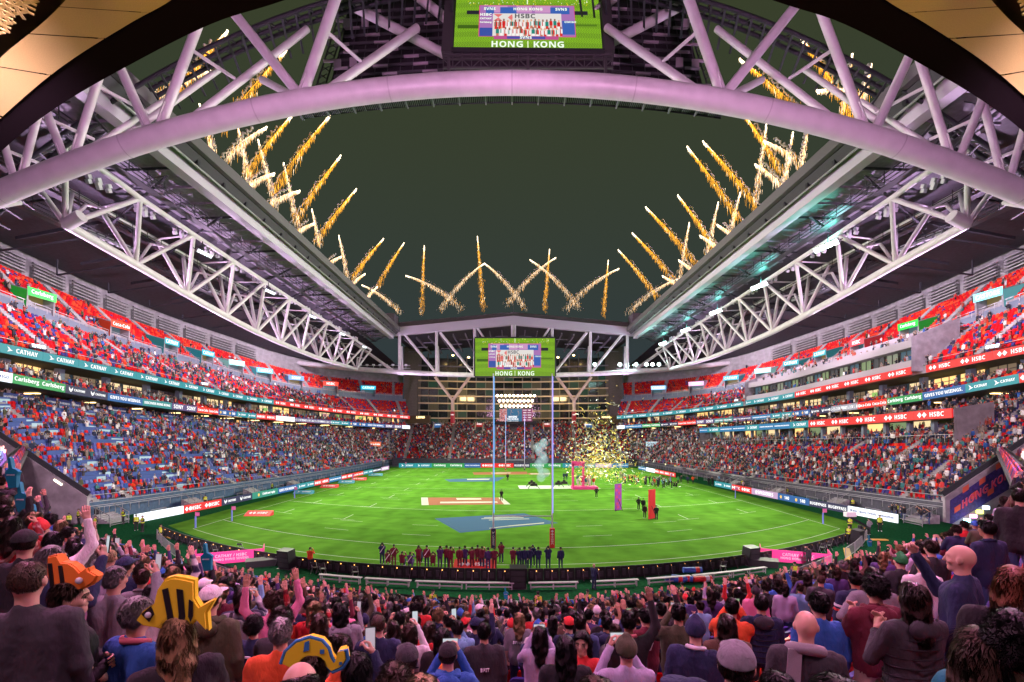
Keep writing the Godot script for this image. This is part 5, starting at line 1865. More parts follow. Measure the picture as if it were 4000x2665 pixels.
# ------------------------------------------------------------------ fireworks
func comet(label: String, base: Vector3, tip: Vector3, gold: bool, bend: float) -> void:
	var t := thing("firework_comet", label, "firework", base, "fireworks shot from the roof edges")
	var d := tip - base
	var len := d.length()
	var ctl := d * 0.5 + Vector3(0, bend * len, 0)
	var at := func(u: float) -> Vector3: return ctl * 2.0 * u * (1.0 - u) + d * u * u
	var hot := MB.new()
	var sparks := MB.new()
	var pale := MB.new()
	var w := len * 0.03 + (0.12 if gold else 0.2)
	var count := int(260 + len * 24)
	for i in count:
		var age := pow(rng.randf(), 1.15) * 0.9
		if rng.randf() < age * 0.55: continue
		var p: Vector3 = at.call(1.0 - age)
		p += Vector3(rng.randfn(0, 1), rng.randfn(0, 1) * 0.6, rng.randfn(0, 1)) * w * (0.1 + age * 0.6) + Vector3(0, -1, 0) * age * rng.randf() * w * 2.2
		var l := rng.randf_range(0.35, 1.0) * (0.5 + age * 0.9)
		var q := Vector3(rng.randf_range(-0.15, 0.15), -1, 0).normalized() * l
		var tgt := hot if age < 0.07 or rng.randf() < 0.04 else sparks if gold or rng.randf() < 0.3 else pale
		tgt.rod(p, p + q, rng.randf_range(0.01, 0.028), 3, 0.005)
	var core := PackedVector3Array()
	for i in 7: core.append(at.call(0.8 + 0.2 * i / 6.0))
	hot.tube(core, 0.02, 5, 0.08)
	var thread := PackedVector3Array()
	for i in 12: thread.append(at.call(0.3 + 0.52 * i / 11.0) + Vector3(0, -0.1, 0))
	(sparks if gold else pale).tube(thread, 0.01, 5, 0.05)
	hot.ball(at.call(1.0), Vector3.ONE * 0.15, 6)
	part("hot_head", hot, glow("spark_hot", Color(1.0, 0.78, 0.5), 5.0), t)
	var sp := part("spark_tail", sparks, glow("spark_gold", Color(1.0, 0.41, 0.022), 2.6), t)
	sp.set_meta("kind", "stuff")
	if pale.ix.size():
		var pl := part("spark_tail", pale, glow("spark_pale", Color(1.0, 0.7, 0.45), 2.7), t)
		pl.set_meta("kind", "stuff")
	var smoke := MB.new()
	for i in 60:
		var u := 0.02 + i * 0.0115
		var wob := Vector3(sin(i * 0.7) * 0.15, 0.3 + u * 0.9 + 0.12 * sin(i * 0.9), cos(i) * 0.15)
		smoke.ball(at.call(u) + wob, Vector3.ONE * (0.1 + 0.1 * rng.randf()), 5)
	part("smoke_trail", smoke, mat("smoke_grey", Color(0.75, 0.75, 0.72), 1.0), t)


func fireworks() -> void:
	var runs := {
		"golden comet above the left roof edge": [[-43.4, 54.8, -36.5, 62.5, 64], [-43.3, 55, -33, 67, 73], [-43.3, 52, -35.3, 61.9, 80], [-43.3, 52.6, -32.1, 67, 88], [-43.3, 51.2, -33.3, 64.9, 97], [-43.3, 51.8, -33.7, 63.8, 108], [-43.2, 51.5, -34, 62.4, 132], [-43.2, 56.5, -34, 70.8, 157]],
		"white upright comet above the left roof edge": [[-43.4, 52, -45.7, 59, 73], [-43.3, 51.3, -45.7, 62.5, 83], [-43.3, 52.2, -46.8, 65, 92], [-43.3, 52.8, -46.2, 65.6, 101], [-43.3, 52.9, -45.3, 61.6, 113], [-43.2, 51.8, -45.8, 63.2, 132]],
		"white comet arching low over the left roof edge": [[-43.4, 51.8, -36.2, 54.4, 60], [-43.3, 51.2, -36.4, 56.3, 74], [-43.3, 51.2, -38.6, 53.1, 81], [-43.3, 49.7, -36.6, 52.7, 86], [-43.3, 50.7, -39.2, 52.6, 99], [-43.3, 49.1, -39, 51.3, 114], [-43.2, 50, -38.9, 53.1, 132], [-43.2, 49.9, -39.4, 53.8, 146]],
		"golden upright comet above the far roof": [[-33.8, 54.4, -32.7, 80.8, 186], [-10.5, 55.9, -12.9, 84.3, 186], [11.9, 55.3, 14, 79.5, 186], [33.8, 53.6, 35.9, 75.4, 186]],
		"white comet crossing others above the far roof": [[-16.5, 56.9, -39.6, 69.7, 186], [-28.6, 55.6, -10.3, 74.3, 186], [6.2, 56.6, -10.3, 74.3, 186], [-3.5, 57.9, 16.3, 76.4, 186], [27.3, 55.9, 6.7, 75.6, 186], [17.6, 55.9, 39.8, 72.3, 186], [41.1, 55, 62.2, 68.6, 186], [-40, 55.3, -55.9, 66.2, 186]],
		"golden comet above the right roof edge": [[43.6, 50.3, 36.5, 60.9, 63], [43.7, 57.9, 33.8, 66.4, 74], [43.7, 52.6, 37, 62.3, 80], [43.7, 49.8, 33.3, 61.8, 87], [43.7, 50.3, 33, 64.9, 94], [43.7, 48.9, 34.9, 61, 105], [43.7, 49.8, 31.1, 63.5, 116], [43.8, 50.4, 31.6, 63.5, 131], [43.8, 49.9, 31.1, 64.6, 146]],
		"white upright comet above the right roof edge": [[43.6, 53.2, 44.6, 56.7, 62], [43.6, 53.2, 45, 61, 66], [43.7, 50.9, 45.1, 57.5, 76], [43.7, 49.4, 45.6, 59.7, 81], [43.7, 52, 45.9, 66.7, 90], [43.7, 50.4, 46.2, 59.6, 101], [43.7, 49.9, 46.7, 63.2, 113], [43.8, 49.2, 46.9, 66.6, 132]],
		"white comet arching low over the right roof edge": [[43.6, 51.6, 36.7, 52.1, 60], [43.7, 52.5, 38.4, 55.4, 76], [43.7, 50.4, 39, 54, 80], [43.7, 48.1, 39.5, 51, 96], [43.7, 48.4, 38.8, 51.7, 103], [43.7, 48, 39.1, 51.5, 117], [43.8, 48.5, 38.9, 51.6, 129]],
	}
	for k in runs:
		var i := 0
		for c in runs[k]:
			var order := ["first", "second", "third", "fourth", "fifth", "sixth", "seventh", "eighth", "ninth"]
			var from := "from the left" if "far roof" in k else "from the camera"
			comet("%s, %s %s" % [k, order[i], from], P(c[0], c[1], c[4]), P(c[2], c[3], c[4]), "golden" in k, 0.0 if "far roof" in k and "upright" in k else 0.05 if "golden" in k or "upright" in k else 0.14)
			i += 1


# ------------------------------------------------------------------ things on and round the pitch
func goal(label: String, x0: float, x1: float, d: float, h: float, left_pad: Color, right_pad: Color) -> void:
	var t := thing("goal_posts", label, "rugby goal", P((x0 + x1) * 0.5, 0, d))
	var w := (x1 - x0) * 0.5
	for s in [-1, 1]:
		var m := MB.new()
		m.rod(Vector3(s * w, 0, 0), Vector3(s * w, h, 0), 0.075, 12, 0.055)
		var o := part("post", m, mat("post_white", Color(0.5, 0.52, 0.62), 0.3), t)
		m = MB.new()
		m.rod(Vector3(s * w + 0.06, 3.3, 0.085), Vector3(s * w + 0.06, h - 0.3, 0.075), 0.035, 6)
		part("light_strip", m, glow("post_strip_%d" % s, Color(0.08, 0.4, 0.9) if s < 0 else Color(0.3, 0.3, 1.0), 2.0), o)
		m = MB.new()
		m.box(Vector3(s * w, 0.92, 0), Vector3(0.46, 1.84, 0.46))
		var c := left_pad if s < 0 else right_pad
		var p := part("pad", m, mat("pad_%s" % c.to_html(), c, 0.5), t)
		m = MB.new()
		for q in [-0.22, 0.22]: m.box(Vector3(s * w + q, 0.92, 0.235), Vector3(0.04, 1.84, 0.012))
		part("pad_edge", m, mat("pad_red_edge", Color(0.5, 0.03, 0.03), 0.6), p)
		emblem("wing" if s < 0 else "hex", 0.3, Transform3D(Basis(Vector3.BACK, -PI / 2), Vector3(s * w, 1.45, 0.245)), mats["print_white"], p)
		lettering("CATHAY" if s < 0 else "HSBC", Vector2(0.95, 0.24), Transform3D(Basis(Vector3.BACK, -PI / 2), Vector3(s * w, 0.72, 0.245)), mats["print_white"], p)
	var m := MB.new()
	m.rod(Vector3(-w, 3.0, 0), Vector3(w, 3.0, 0), 0.055, 10)
	part("crossbar", m, mats["post_white"], t)


func pitch_things() -> void:
	mat("print_white", Color(0.6, 0.62, 0.65), 0.8)
	goal("near goal posts, tall and white, left pad navy and right pad red", -1.77, 3.83, 47.6, 16.6, Color(0.015, 0.025, 0.09), Color(0.5, 0.012, 0.02))
	goal("far goal posts before the end stand, small in the distance", -1.9, 3.7, 147.6, 16.6, Color(0.4, 0.012, 0.02), Color(0.015, 0.025, 0.09))
	# dark backs of the light boards along the near end
	var n := 66
	for i in n:
		var x := -38.4 + i * 76.8 / n + 76.8 / n * 0.5
		var d := 36.9 + 0.0118 * (x - 0.1) * (x - 0.1)
		var slope := 2.0 * 0.0118 * (x - 0.1)
		var t := thing("board_back", "black back of a light board, %s from the left in the near row" % nth(i + 1), "light board back", P(x, 0, d), "row of light board backs along the near end")
		var b := Basis(Vector3.UP, atan(slope))
		var w := 76.8 / n * sqrt(1.0 + slope * slope)
		var m := MB.new()
		m.box(Vector3(0, 0.45, 0), Vector3(w - 0.03, 0.88, 0.12), b)
		part("cabinet", m, mat("cabinet_black", Color(0.012, 0.012, 0.014), 0.45), t)
		m = MB.new()
		m.box(b * Vector3(-w * 0.25, 0.45, 0.1), Vector3(0.24, 0.5, 0.08), b)
		m.box(b * Vector3(w * 0.22, 0.4, 0.1), Vector3(0.3, 0.4, 0.06), b)
		m.bar(b * Vector3(0, 0.85, 0.08), b * Vector3(0, 0.02, 0.5), 0.05, 0.05)
		m.bar(b * Vector3(-w * 0.48, 0.88, 0.03), b * Vector3(w * 0.48, 0.88, 0.03), 0.05, 0.05)
		part("housing", m, mat("housing_grey", Color(0.035, 0.035, 0.04), 0.5), t)
		m = MB.new()
		m.box(b * Vector3(w * 0.05, 0.72, 0.09), Vector3(0.05, 0.06, 0.03), b)
		part("pilot_lamp", m, glow("pilot_amber", Color(1.0, 0.45, 0.1), 5.0), t)
		m = MB.new()
		m.box(b * Vector3(0, 0.47, -0.075), Vector3(w - 0.05, 0.8, 0.02), b)
		part("lit_face", m, glow("led_" + "HCVB"[int(i / 6.0) % 4], Color.WHITE), t)
	# benches
	for i in 9:
		var x = [-12.6, -8.9, -5.1, -1.6, 2.9, 7.3, 11.4, 15.0, 18.2][i]
		var d = 34.9 + 0.0105 * x * x
		var t := thing("bench", "long white bench on the dark turf behind the board backs, %s from the left" % nth(i + 1), "bench", P(x, 0, d), "white benches along the near end")
		var b := Basis(Vector3.UP, atan(0.021 * x))
		var m := MB.new()
		m.box(Vector3(0, 0.44, 0), Vector3(3.5, 0.06, 0.32), b)
		part("seat", m, mat("bench_white", Color(0.4, 0.4, 0.42), 0.5), t)
		for q in [-1.6, 0.0, 1.6]:
			m = MB.new()
			m.bar(b * Vector3(q, 0, 0.1), b * Vector3(q, 0.42, 0.1), 0.06, 0.06)
			m.bar(b * Vector3(q, 0, -0.1), b * Vector3(q, 0.42, -0.1), 0.06, 0.06)
			part("leg", m, mats["bench_white"], t)
		m = MB.new()
		m.bar(b * Vector3(-1.6, 0.18, 0.1), b * Vector3(1.6, 0.18, 0.1), 0.05, 0.08)
		part("rail", m, mats["bench_white"], t)
	# loudspeakers
	var i := 0
	for e in [[-18.2, 40.3, "black loudspeaker stack left of the benches"], [0.4, 35.2, "black loudspeaker stack in the middle of the benches"], [19.8, 41.4, "black loudspeaker stack right of the benches"], [33.6, 48.6, "black loudspeaker by the camera crane"]]:
		var t := thing("loudspeaker", e[2], "loudspeaker", P(e[0], 0, e[1]))
		var b := Basis(Vector3.UP, atan(0.022 * e[0])) * Basis(Vector3.RIGHT, 0.14)
		var m := MB.new()
		m.box(Vector3(0, 0.78, 0), Vector3(1.15, 1.5, 0.8), b)
		part("cabinet", m, mats["cabinet_black"], t)
		m = MB.new()
		for y in [0.35, 0.78, 1.2]: m.box(b * Vector3(0, y - 0.78, 0.41) + Vector3(0, 0.78, 0), Vector3(1.0, 0.36, 0.03), b)
		part("grille", m, mats["housing_grey"], t)
		m = MB.new()
		m.box(Vector3(0, 0.03, 0.0), Vector3(1.3, 0.06, 1.0), b)
		part("plinth", m, mats["housing_grey"], t)
	# pink booths
	for s in [-1, 1]:
		var t := thing("pink_booth", "open pink booth of printed boards at the %s of the near end" % ["left" if s < 0 else "right"], "booth", P(s * 24.2, 0, 42.8))
		var b := Basis(Vector3.UP, -s * 0.42)
		var pk := mat("booth_pink", Color(0.75, 0.05, 0.26), 0.6)
		for w in [[Vector3(0, 0.5, 1.0), Vector3(5.2, 1.0, 0.06)], [Vector3(-2.6, 0.5, 0), Vector3(0.06, 1.0, 2.0)], [Vector3(2.6, 0.5, 0), Vector3(0.06, 1.0, 2.0)]]:
			var m := MB.new()
			m.box(b * w[0], w[1], b)
			part("board", m, pk, t)
		lettering("CATHAY / HSBC", Vector2(2.4, 0.24), Transform3D(b, b * Vector3(0.2, 0.66, 1.05)), mats["print_white"], t)
		lettering("HONG KONG SEVENS", Vector2(2.6, 0.26), Transform3D(b, b * Vector3(0.2, 0.36, 1.05)), mats["print_white"], t)
		var q := thing("stage_riser", "low black riser beside the %s pink booth" % ["left" if s < 0 else "right"], "riser", P(s * 20.6, 0, 41.2))
		var m := MB.new()
		m.box(Vector3(0, 0.25, 0), Vector3(2.4, 0.5, 1.2), b)
		part("deck", m, mats["cabinet_black"], q)
		m = MB.new()
		m.box(Vector3(0, 0.52, 0), Vector3(2.5, 0.04, 1.3), b)
		part("top", m, mats["housing_grey"], q)
	# folding chairs by the board backs
	i = 0
	for e in [[-29.5, 46.2], [-28.0, 45.4], [-26.6, 44.7], [-24.8, 45.6], [-15.4, 38.9], [-14.6, 38.5], [-11.8, 37.6], [16.6, 39.2], [28.4, 45.7], [29.6, 46.6]]:
		var t := thing("folding_chair", "black folding chair behind the board backs, %s from the left" % nth(i + 1), "chair", P(e[0], 0, e[1]), "folding chairs of the ground staff")
		var m := MB.new()
		m.box(Vector3(0, 0.45, 0), Vector3(0.42, 0.03, 0.4))
		part("seat", m, mats["housing_grey"], t)
		m = MB.new()
		m.box(Vector3(0, 0.8, 0.2), Vector3(0.42, 0.2, 0.03))
		part("backrest", m, mats["housing_grey"], t)
		for q in [-0.2, 0.2]:
			m = MB.new()
			m.bar(Vector3(q, 0, -0.25), Vector3(q, 0.9, 0.22), 0.03, 0.03)
			m.bar(Vector3(q, 0, 0.25), Vector3(q, 0.45, -0.15), 0.03, 0.03)
			part("leg_frame", m, mats["steel_rail"], t)
		i += 1
	# tackle bags
	i = 0
	for e in [[13.6, 37.6, 0.0, 0.55, "blue and red"], [12.5, 36.9, 0.5, 0.2, "blue"], [13.9, 36.4, -0.2, 0.2, "red"], [11.9, 36.5, 0.2, 0.2, "blue and white"]]:
		var t := thing("tackle_bag", "%s tackle bag on the turf by the right bench, %s of the pile" % [e[4], nth(i + 1)], "tackle bag", P(e[0], 0, e[1]))
		var m := MB.new()
		m.rod(Vector3(-0.7, e[3] + 0.05, 0), Vector3(0.7, e[3] + 0.05, e[2]), 0.22, 12)
		part("body", m, mat("bag_blue", Color(0.03, 0.1, 0.4), 0.5) if i != 2 else mat("bag_red", Color(0.5, 0.02, 0.03), 0.5), t)
		m = MB.new()
		m.rod(Vector3(0.2, e[3] + 0.05, e[2] * 0.6), Vector3(0.5, e[3] + 0.05, e[2] * 0.85), 0.23, 12)
		part("stripe", m, mat("bag_red", Color(0.5, 0.02, 0.03), 0.5) if i != 2 else mats["print_white"], t)
		i += 1
	# crowd barriers along the near turf and at the sides
	i = 0
	var fence := func(a: Vector3, b: Vector3, label: String):
		var t := thing("crowd_barrier", label, "barrier", a, "steel crowd barriers round the turf")
		var dd := b - a
		var m := MB.new()
		m.bar(Vector3(0, 1.05, 0), dd + Vector3(0, 1.05, 0), 0.035, 0.035)
		m.bar(Vector3(0, 0.18, 0), dd + Vector3(0, 0.18, 0), 0.04, 0.04)
		for q in [0.0, 1.0]: m.bar(dd * q, dd * q + Vector3(0, 1.05, 0), 0.05, 0.05)
		part("frame", m, mats["steel_rail"], t)
		var g := MB.new()
		for q in range(1, 16): g.bar(dd * (q / 16.0) + Vector3(0, 0.18, 0), dd * (q / 16.0) + Vector3(0, 1.05, 0), 0.014, 0.014)
		part("bar_grid", g, mats["steel_rail"], t)
	for k in 28:
		var xa := -36.4 + k * 2.6
		var f := func(x: float) -> Vector3: return P(x, 0, 29.3 + 0.0165 * x * x)
		if k % 7 in [3]: continue
		fence.call(f.call(xa), f.call(xa + 2.45), "steel crowd barrier before the near stand, %s place from the left" % nth(k + 1))
	for s in [-1, 1]:
		for k in 12:
			var d := 58.0 + k * 6.0
			var x := lerpf(48.6, 44.0, k / 12.0)
			fence.call(P(CX + s * (x - 1.4), 0, d), P(CX + s * (x - 1.55), 0, d + 2.6), "steel crowd barrier between the %s boards and the stand, %s from the camera" % ["left" if s < 0 else "right", nth(k + 1)])
		for k in 4:
			var d := 61.5 + k * 14.0
			var t := thing("steps", "grey steps with handrails at the foot of the %s stand, %s from the camera" % ["left" if s < 0 else "right", nth(k + 1)], "steps", P(CX + s * [50.6, 49.2, 47.6, 46.2][k], 0, d))
			var m := MB.new()
			for q in 6: m.box(Vector3(-s * (1.6 - q * 0.35), 0.17 * q + 0.09, 0), Vector3(0.4, 0.18 + 0.34 * q * 0.0, 3.0))
			for q in 6: m.box(Vector3(-s * (1.6 - q * 0.35), 0.085 * q, 0), Vector3(0.4, 0.17 * q + 0.01, 3.0))
			part("tread", m, mats["step_concrete"], t)
			m = MB.new()
			for q in [-1.5, 1.5]:
				m.bar(Vector3(-s * 1.7, 1.0, q), Vector3(s * 0.2, 2.0, q), 0.07, 0.07)
				m.bar(Vector3(-s * 1.7, 0, q), Vector3(-s * 1.7, 1.0, q), 0.07, 0.07)
				m.bar(Vector3(-s * 0.7, 0.5, q), Vector3(-s * 0.7, 1.5, q), 0.07, 0.07)
			part("handrail", m, mats["steel_rail"], t)
	# tarpaulins at the front of the near stand
	for e in [[-10.4, "black tarpaulin hung on the front barrier, left one"], [-5.2, "black tarpaulin hung on the front barrier, right one"], [-21.5, "black cloth along the front barrier at the left"], [22.5, "black cloth along the front barrier at the right"]]:
		var y = 29.5 + 0.0165 * e[0] * e[0]
		var m := MB.new()
		var slope: float = 0.033 * e[0]
		for q in 12:
			var a := Vector3(-2.4 + q * 0.4, 0, sin(q * 1.9) * 0.06 - slope * (-2.4 + q * 0.4) - 0.1)
			var b := Vector3(-2.0 + q * 0.4, 0, sin(q * 1.9 + 1.9) * 0.06 - slope * (-2.0 + q * 0.4) - 0.1)
			m.quad(a, a + Vector3(0, 1.1, 0), b + Vector3(0, 1.1, 0), b)
		var o := part(title("tarpaulin"), m, mat("tarp_black", Color(0.015, 0.015, 0.018), 0.3), self, Transform3D(Basis(), P(e[0], 0.03, y)))
		tag(o, e[1], "tarpaulin")
	# yellow strips on the turf
	for e in [[-36.5, 52.6, -31.5, 49.6, "left"], [31.5, 47.0, 27.5, 40.5, "right"], [38.2, 50.8, 33.6, 51.4, "far right"]]:
		var m := MB.new()
		m.bar(P(e[0], 0.05, e[1]), P(e[2], 0.05, e[3]), 0.5, 0.08)
		var o := part(title("cable_cover"), m, mat("cover_yellow", Color(0.62, 0.4, 0.06), 0.6), self)
		tag(o, "yellow cable cover lying across the dark turf at the %s" % e[4], "cable cover")
	# the presentation frame, boards and drones out on the grass
	var st := thing("presentation_stage", "pink presentation stage with a frame and a pale cup on the far grass", "stage", P(13.6, 0, 98))
	var m := MB.new()
	m.box(Vector3(0.6, 0.25, 0), Vector3(5.0, 0.5, 3.0))
	part("platform", m, mat("booth_pink", Color(0.75, 0.05, 0.26)), st)
	m = MB.new()
	for q in [-1.7, 0.3]: m.bar(Vector3(q, 0.4, 0.6), Vector3(q, 5.0, 0.6), 0.5, 0.4)
	m.bar(Vector3(-1.95, 5.0, 0.6), Vector3(0.55, 5.0, 0.6), 0.5, 0.9)
	part("arch", m, mats["booth_pink"], st)
	m = MB.new()
	m.tube(PackedVector3Array([Vector3(1.6, 0.5, 0), Vector3(1.6, 0.9, 0), Vector3(1.6, 1.0, 0), Vector3(1.6, 1.9, 0)]), 0.18, 10, 0.5)
	m.ball(Vector3(1.6, 2.3, 0), Vector3(0.5, 0.5, 0.5), 10)
	part("cup", m, mat("cup_silver", Color(0.8, 0.78, 0.7), 0.2, 1.0), st)
	for e in [[8.2, 70.5, Color(0.35, 0.05, 0.45), "violet and red"], [11.0, 63.5, Color(0.7, 0.015, 0.02), "red"]]:
		var t := thing("display_board", "tall %s display board standing on the right half of the pitch" % e[3], "display board", P(e[0] + 8.4 - 1.6, 0, e[1]))
		m = MB.new()
		m.box(Vector3(0, 1.9, 0), Vector3(1.5, 3.7, 0.12), Basis(Vector3.UP, 0.75))
		part("board", m, mat("board_%s" % e[3].left(3), e[2], 0.6), t)
		m = MB.new()
		m.bar(Vector3(-0.6, 0.04, 0.7), Vector3(0.5, 0.04, -0.8), 0.08, 0.08)
		m.bar(Vector3(0.5, 0.04, 0.6), Vector3(-0.3, 2.4, -0.1), 0.06, 0.06)
		part("foot", m, mats["rig"], t)
		if e[3] != "red":
			m = MB.new()
			for q in 7:
				var bb := Basis(Vector3.UP, 0.75)
				m.box(bb * Vector3(rng.randf_range(-0.5, 0.5), 0.5 + q * 0.48, 0.07), Vector3(0.5, 0.35, 0.02), bb)
			part("print_patch", m, mat("board_red_patch", Color(0.65, 0.05, 0.2), 0.6), t)
	i = 0
	for e in [[4.0, 101.8], [4.3, 98.6], [9.4, 101.0], [10.7, 102.6]]:
		var t := thing("flame_jet", "dark stage effect machine on four feet by the white carpet, %s from the left" % nth(i + 1), "effect machine", P(e[0], 0, e[1]))
		m = MB.new()
		m.box(Vector3(0, 0.75, 0), Vector3(1.3, 0.5, 0.8))
		m.box(Vector3(0, 1.15, 0), Vector3(0.5, 0.35, 0.5))
		part("body", m, mats["cabinet_black"], t)
		for q in [-1, 1]:
			m = MB.new()
			m.bar(Vector3(q * 0.6, 0.7, 0), Vector3(q * 1.1, 0, 0.4), 0.08, 0.08)
			m.bar(Vector3(q * 0.6, 0.7, 0), Vector3(q * 1.1, 0, -0.4), 0.08, 0.08)
			part("leg", m, mats["rig"], t)
		i += 1
	# camera crane
	var cr := thing("camera_crane", "white broadcast camera on a crane at the right corner of the near end", "camera crane", P(35.2, 0, 50.5))
	m = MB.new()
	m.rod(Vector3(0, 0, 0), Vector3(0, 1.6, 0), 0.2, 8)
	m.bar(Vector3(-0.6, 0.1, 0.3), Vector3(0.6, 0.1, -0.3), 0.2, 0.2)
	part("pedestal", m, mats["cabinet_black"], cr)
	m = MB.new()
	m.bar(Vector3(-1.4, 2.6, 0.4), Vector3(1.2, 1.2, -0.2), 0.14, 0.18)
	part("arm", m, mats["rig"], cr)
	m = MB.new()
	m.box(Vector3(-1.2, 2.75, 0.3), Vector3(1.0, 0.45, 0.5))
	part("camera_body", m, mat("case_white", Color(0.65, 0.65, 0.66), 0.5), cr)
	# corner flags
	i = 0
	for e in [[-36.4, 57.4], [-34.8, 62.0], [-36.6, 84.0], [-35.8, 112.0], [37.4, 60.0], [37.6, 84.0], [35.6, 112.0], [-33.6, 157.0], [34.4, 157.0]]:
		var t := thing("corner_flag", "padded flag post at the %s edge of the pitch, %s from the camera" % ["left" if e[0] < 0 else "right", nth(i + 1 if i < 4 else i - 3 if i < 7 else i - 2 if i == 7 else 4)], "flag post", P(e[0], 0, e[1]))
		m = MB.new()
		m.rod(Vector3.ZERO, Vector3(0, 1.35, 0), 0.09, 8)
		part("post", m, mat("flag_blue", Color(0.15, 0.2, 0.6), 0.5), t)
		m = MB.new()
		m.box(Vector3(0.2, 1.6, 0), Vector3(0.5, 0.45, 0.03))
		m.rod(Vector3(0, 1.3, 0), Vector3(0, 1.85, 0), 0.03, 6)
		part("flag", m, mat("flag_pink", Color(0.6, 0.15, 0.35), 0.7), t)
		i += 1
	# two long loudspeakers, black side walls behind the right boards
	confetti_and_smoke()


func confetti_and_smoke() -> void:
	var quad := MB.new()
	quad.quad(Vector3(-0.5, -0.5, 0), Vector3(-0.5, 0.5, 0.05), Vector3(0.5, 0.5, -0.05), Vector3(0.5, -0.5, 0))
	var where := []
	var tint := PackedColorArray()
	for i in 1700:
		var r := rng.randf()
		var x := 16.5 + rng.randfn(0, 3.0) + r * r * 1.5
		var y := 2.0 + absf(rng.randfn(0, 5.2)) + (rng.randf() * 7 if i % 5 == 0 else 0.0)
		if i % 6 == 0:
			x += rng.randf_range(0, 9)
			y = maxf(0.5, y - (x - 16) * 0.2)
		var b := Basis.from_euler(Vector3(rng.randf() * TAU, rng.randf() * TAU, rng.randf() * TAU)).scaled_local(Vector3(rng.randf_range(0.05, 0.14), rng.randf_range(0.2, 0.8), 1))
		where.append(Transform3D(b, P(x, y, 99 + rng.randfn(0, 3))))
		tint.append([Color(0.85, 0.62, 0.05), Color(0.8, 0.75, 0.2), Color(0.8, 0.85, 0.85), Color(0.75, 0.6, 0.15)][rng.randi() % 4])
	var root := Node3D.new()
	root.name = "confetti"
	add_child(root)
	tag(root, "cloud of yellow and silver confetti falling over the presentation stage", "confetti", "", "stuff")
	var cm := mat("confetti_foil", Color.WHITE, 0.35, 0.3)
	cm.vertex_color_use_as_albedo = true
	many("confetti_flake", quad.mesh(), cm, root, where, tint)
	# the plume of pale smoke behind the near posts
	var plume := Node3D.new()
	plume.name = "smoke_plume"
	add_child(plume)
	tag(plume, "column of pale bluish smoke rising from the far grass between the posts", "smoke", "", "stuff")
	for i in 9:
		var f := FogVolume.new()
		f.name = "smoke_puff"
		f.shape = RenderingServer.FOG_VOLUME_SHAPE_ELLIPSOID
		f.size = Vector3(2.0 + 0.7 * sin(i * 2.0), 2.2, 2.2)
		var fm := FogMaterial.new()
		fm.albedo = Color(0.75, 0.9, 0.95)
		fm.density = 0.3
		f.material = fm
		f.position = P(6.4 + sin(i * 1.7) * 0.7, 1.2 + i * 0.95, 110)
		plume.add_child(f, true)


# ------------------------------------------------------------------ the near stand, round the camera
func row_d(d0: float, x: float) -> float:            # how far a row reaches at x
	var w := maxf(1.0 + 0.4 * d0, 0.5)
	return d0 + row_bend(d0) * (sqrt(x * x + w * w) - w)


func row_bend(d0: float) -> float: return 0.55 + 0.5 * exp(-maxf(d0, 0.0) / 8.0)


func row_slope(d0: float, x: float) -> float:
	var w := maxf(1.0 + 0.4 * d0, 0.5)
	return row_bend(d0) * x / sqrt(x * x + w * w)


func row_floor(d0: float) -> float: return maxf(8.75 - 0.32 * d0, -0.3)


func row_reach(d0: float) -> float:                   # x where the row meets the side wall or leaves the picture
	var x := 0.0
	while x < 60.0:
		x += 0.25
		var d := row_d(d0, x)
		if d > 57.0 or x > 1.1 * d + 3.0 and x > 4.0: break
	return x


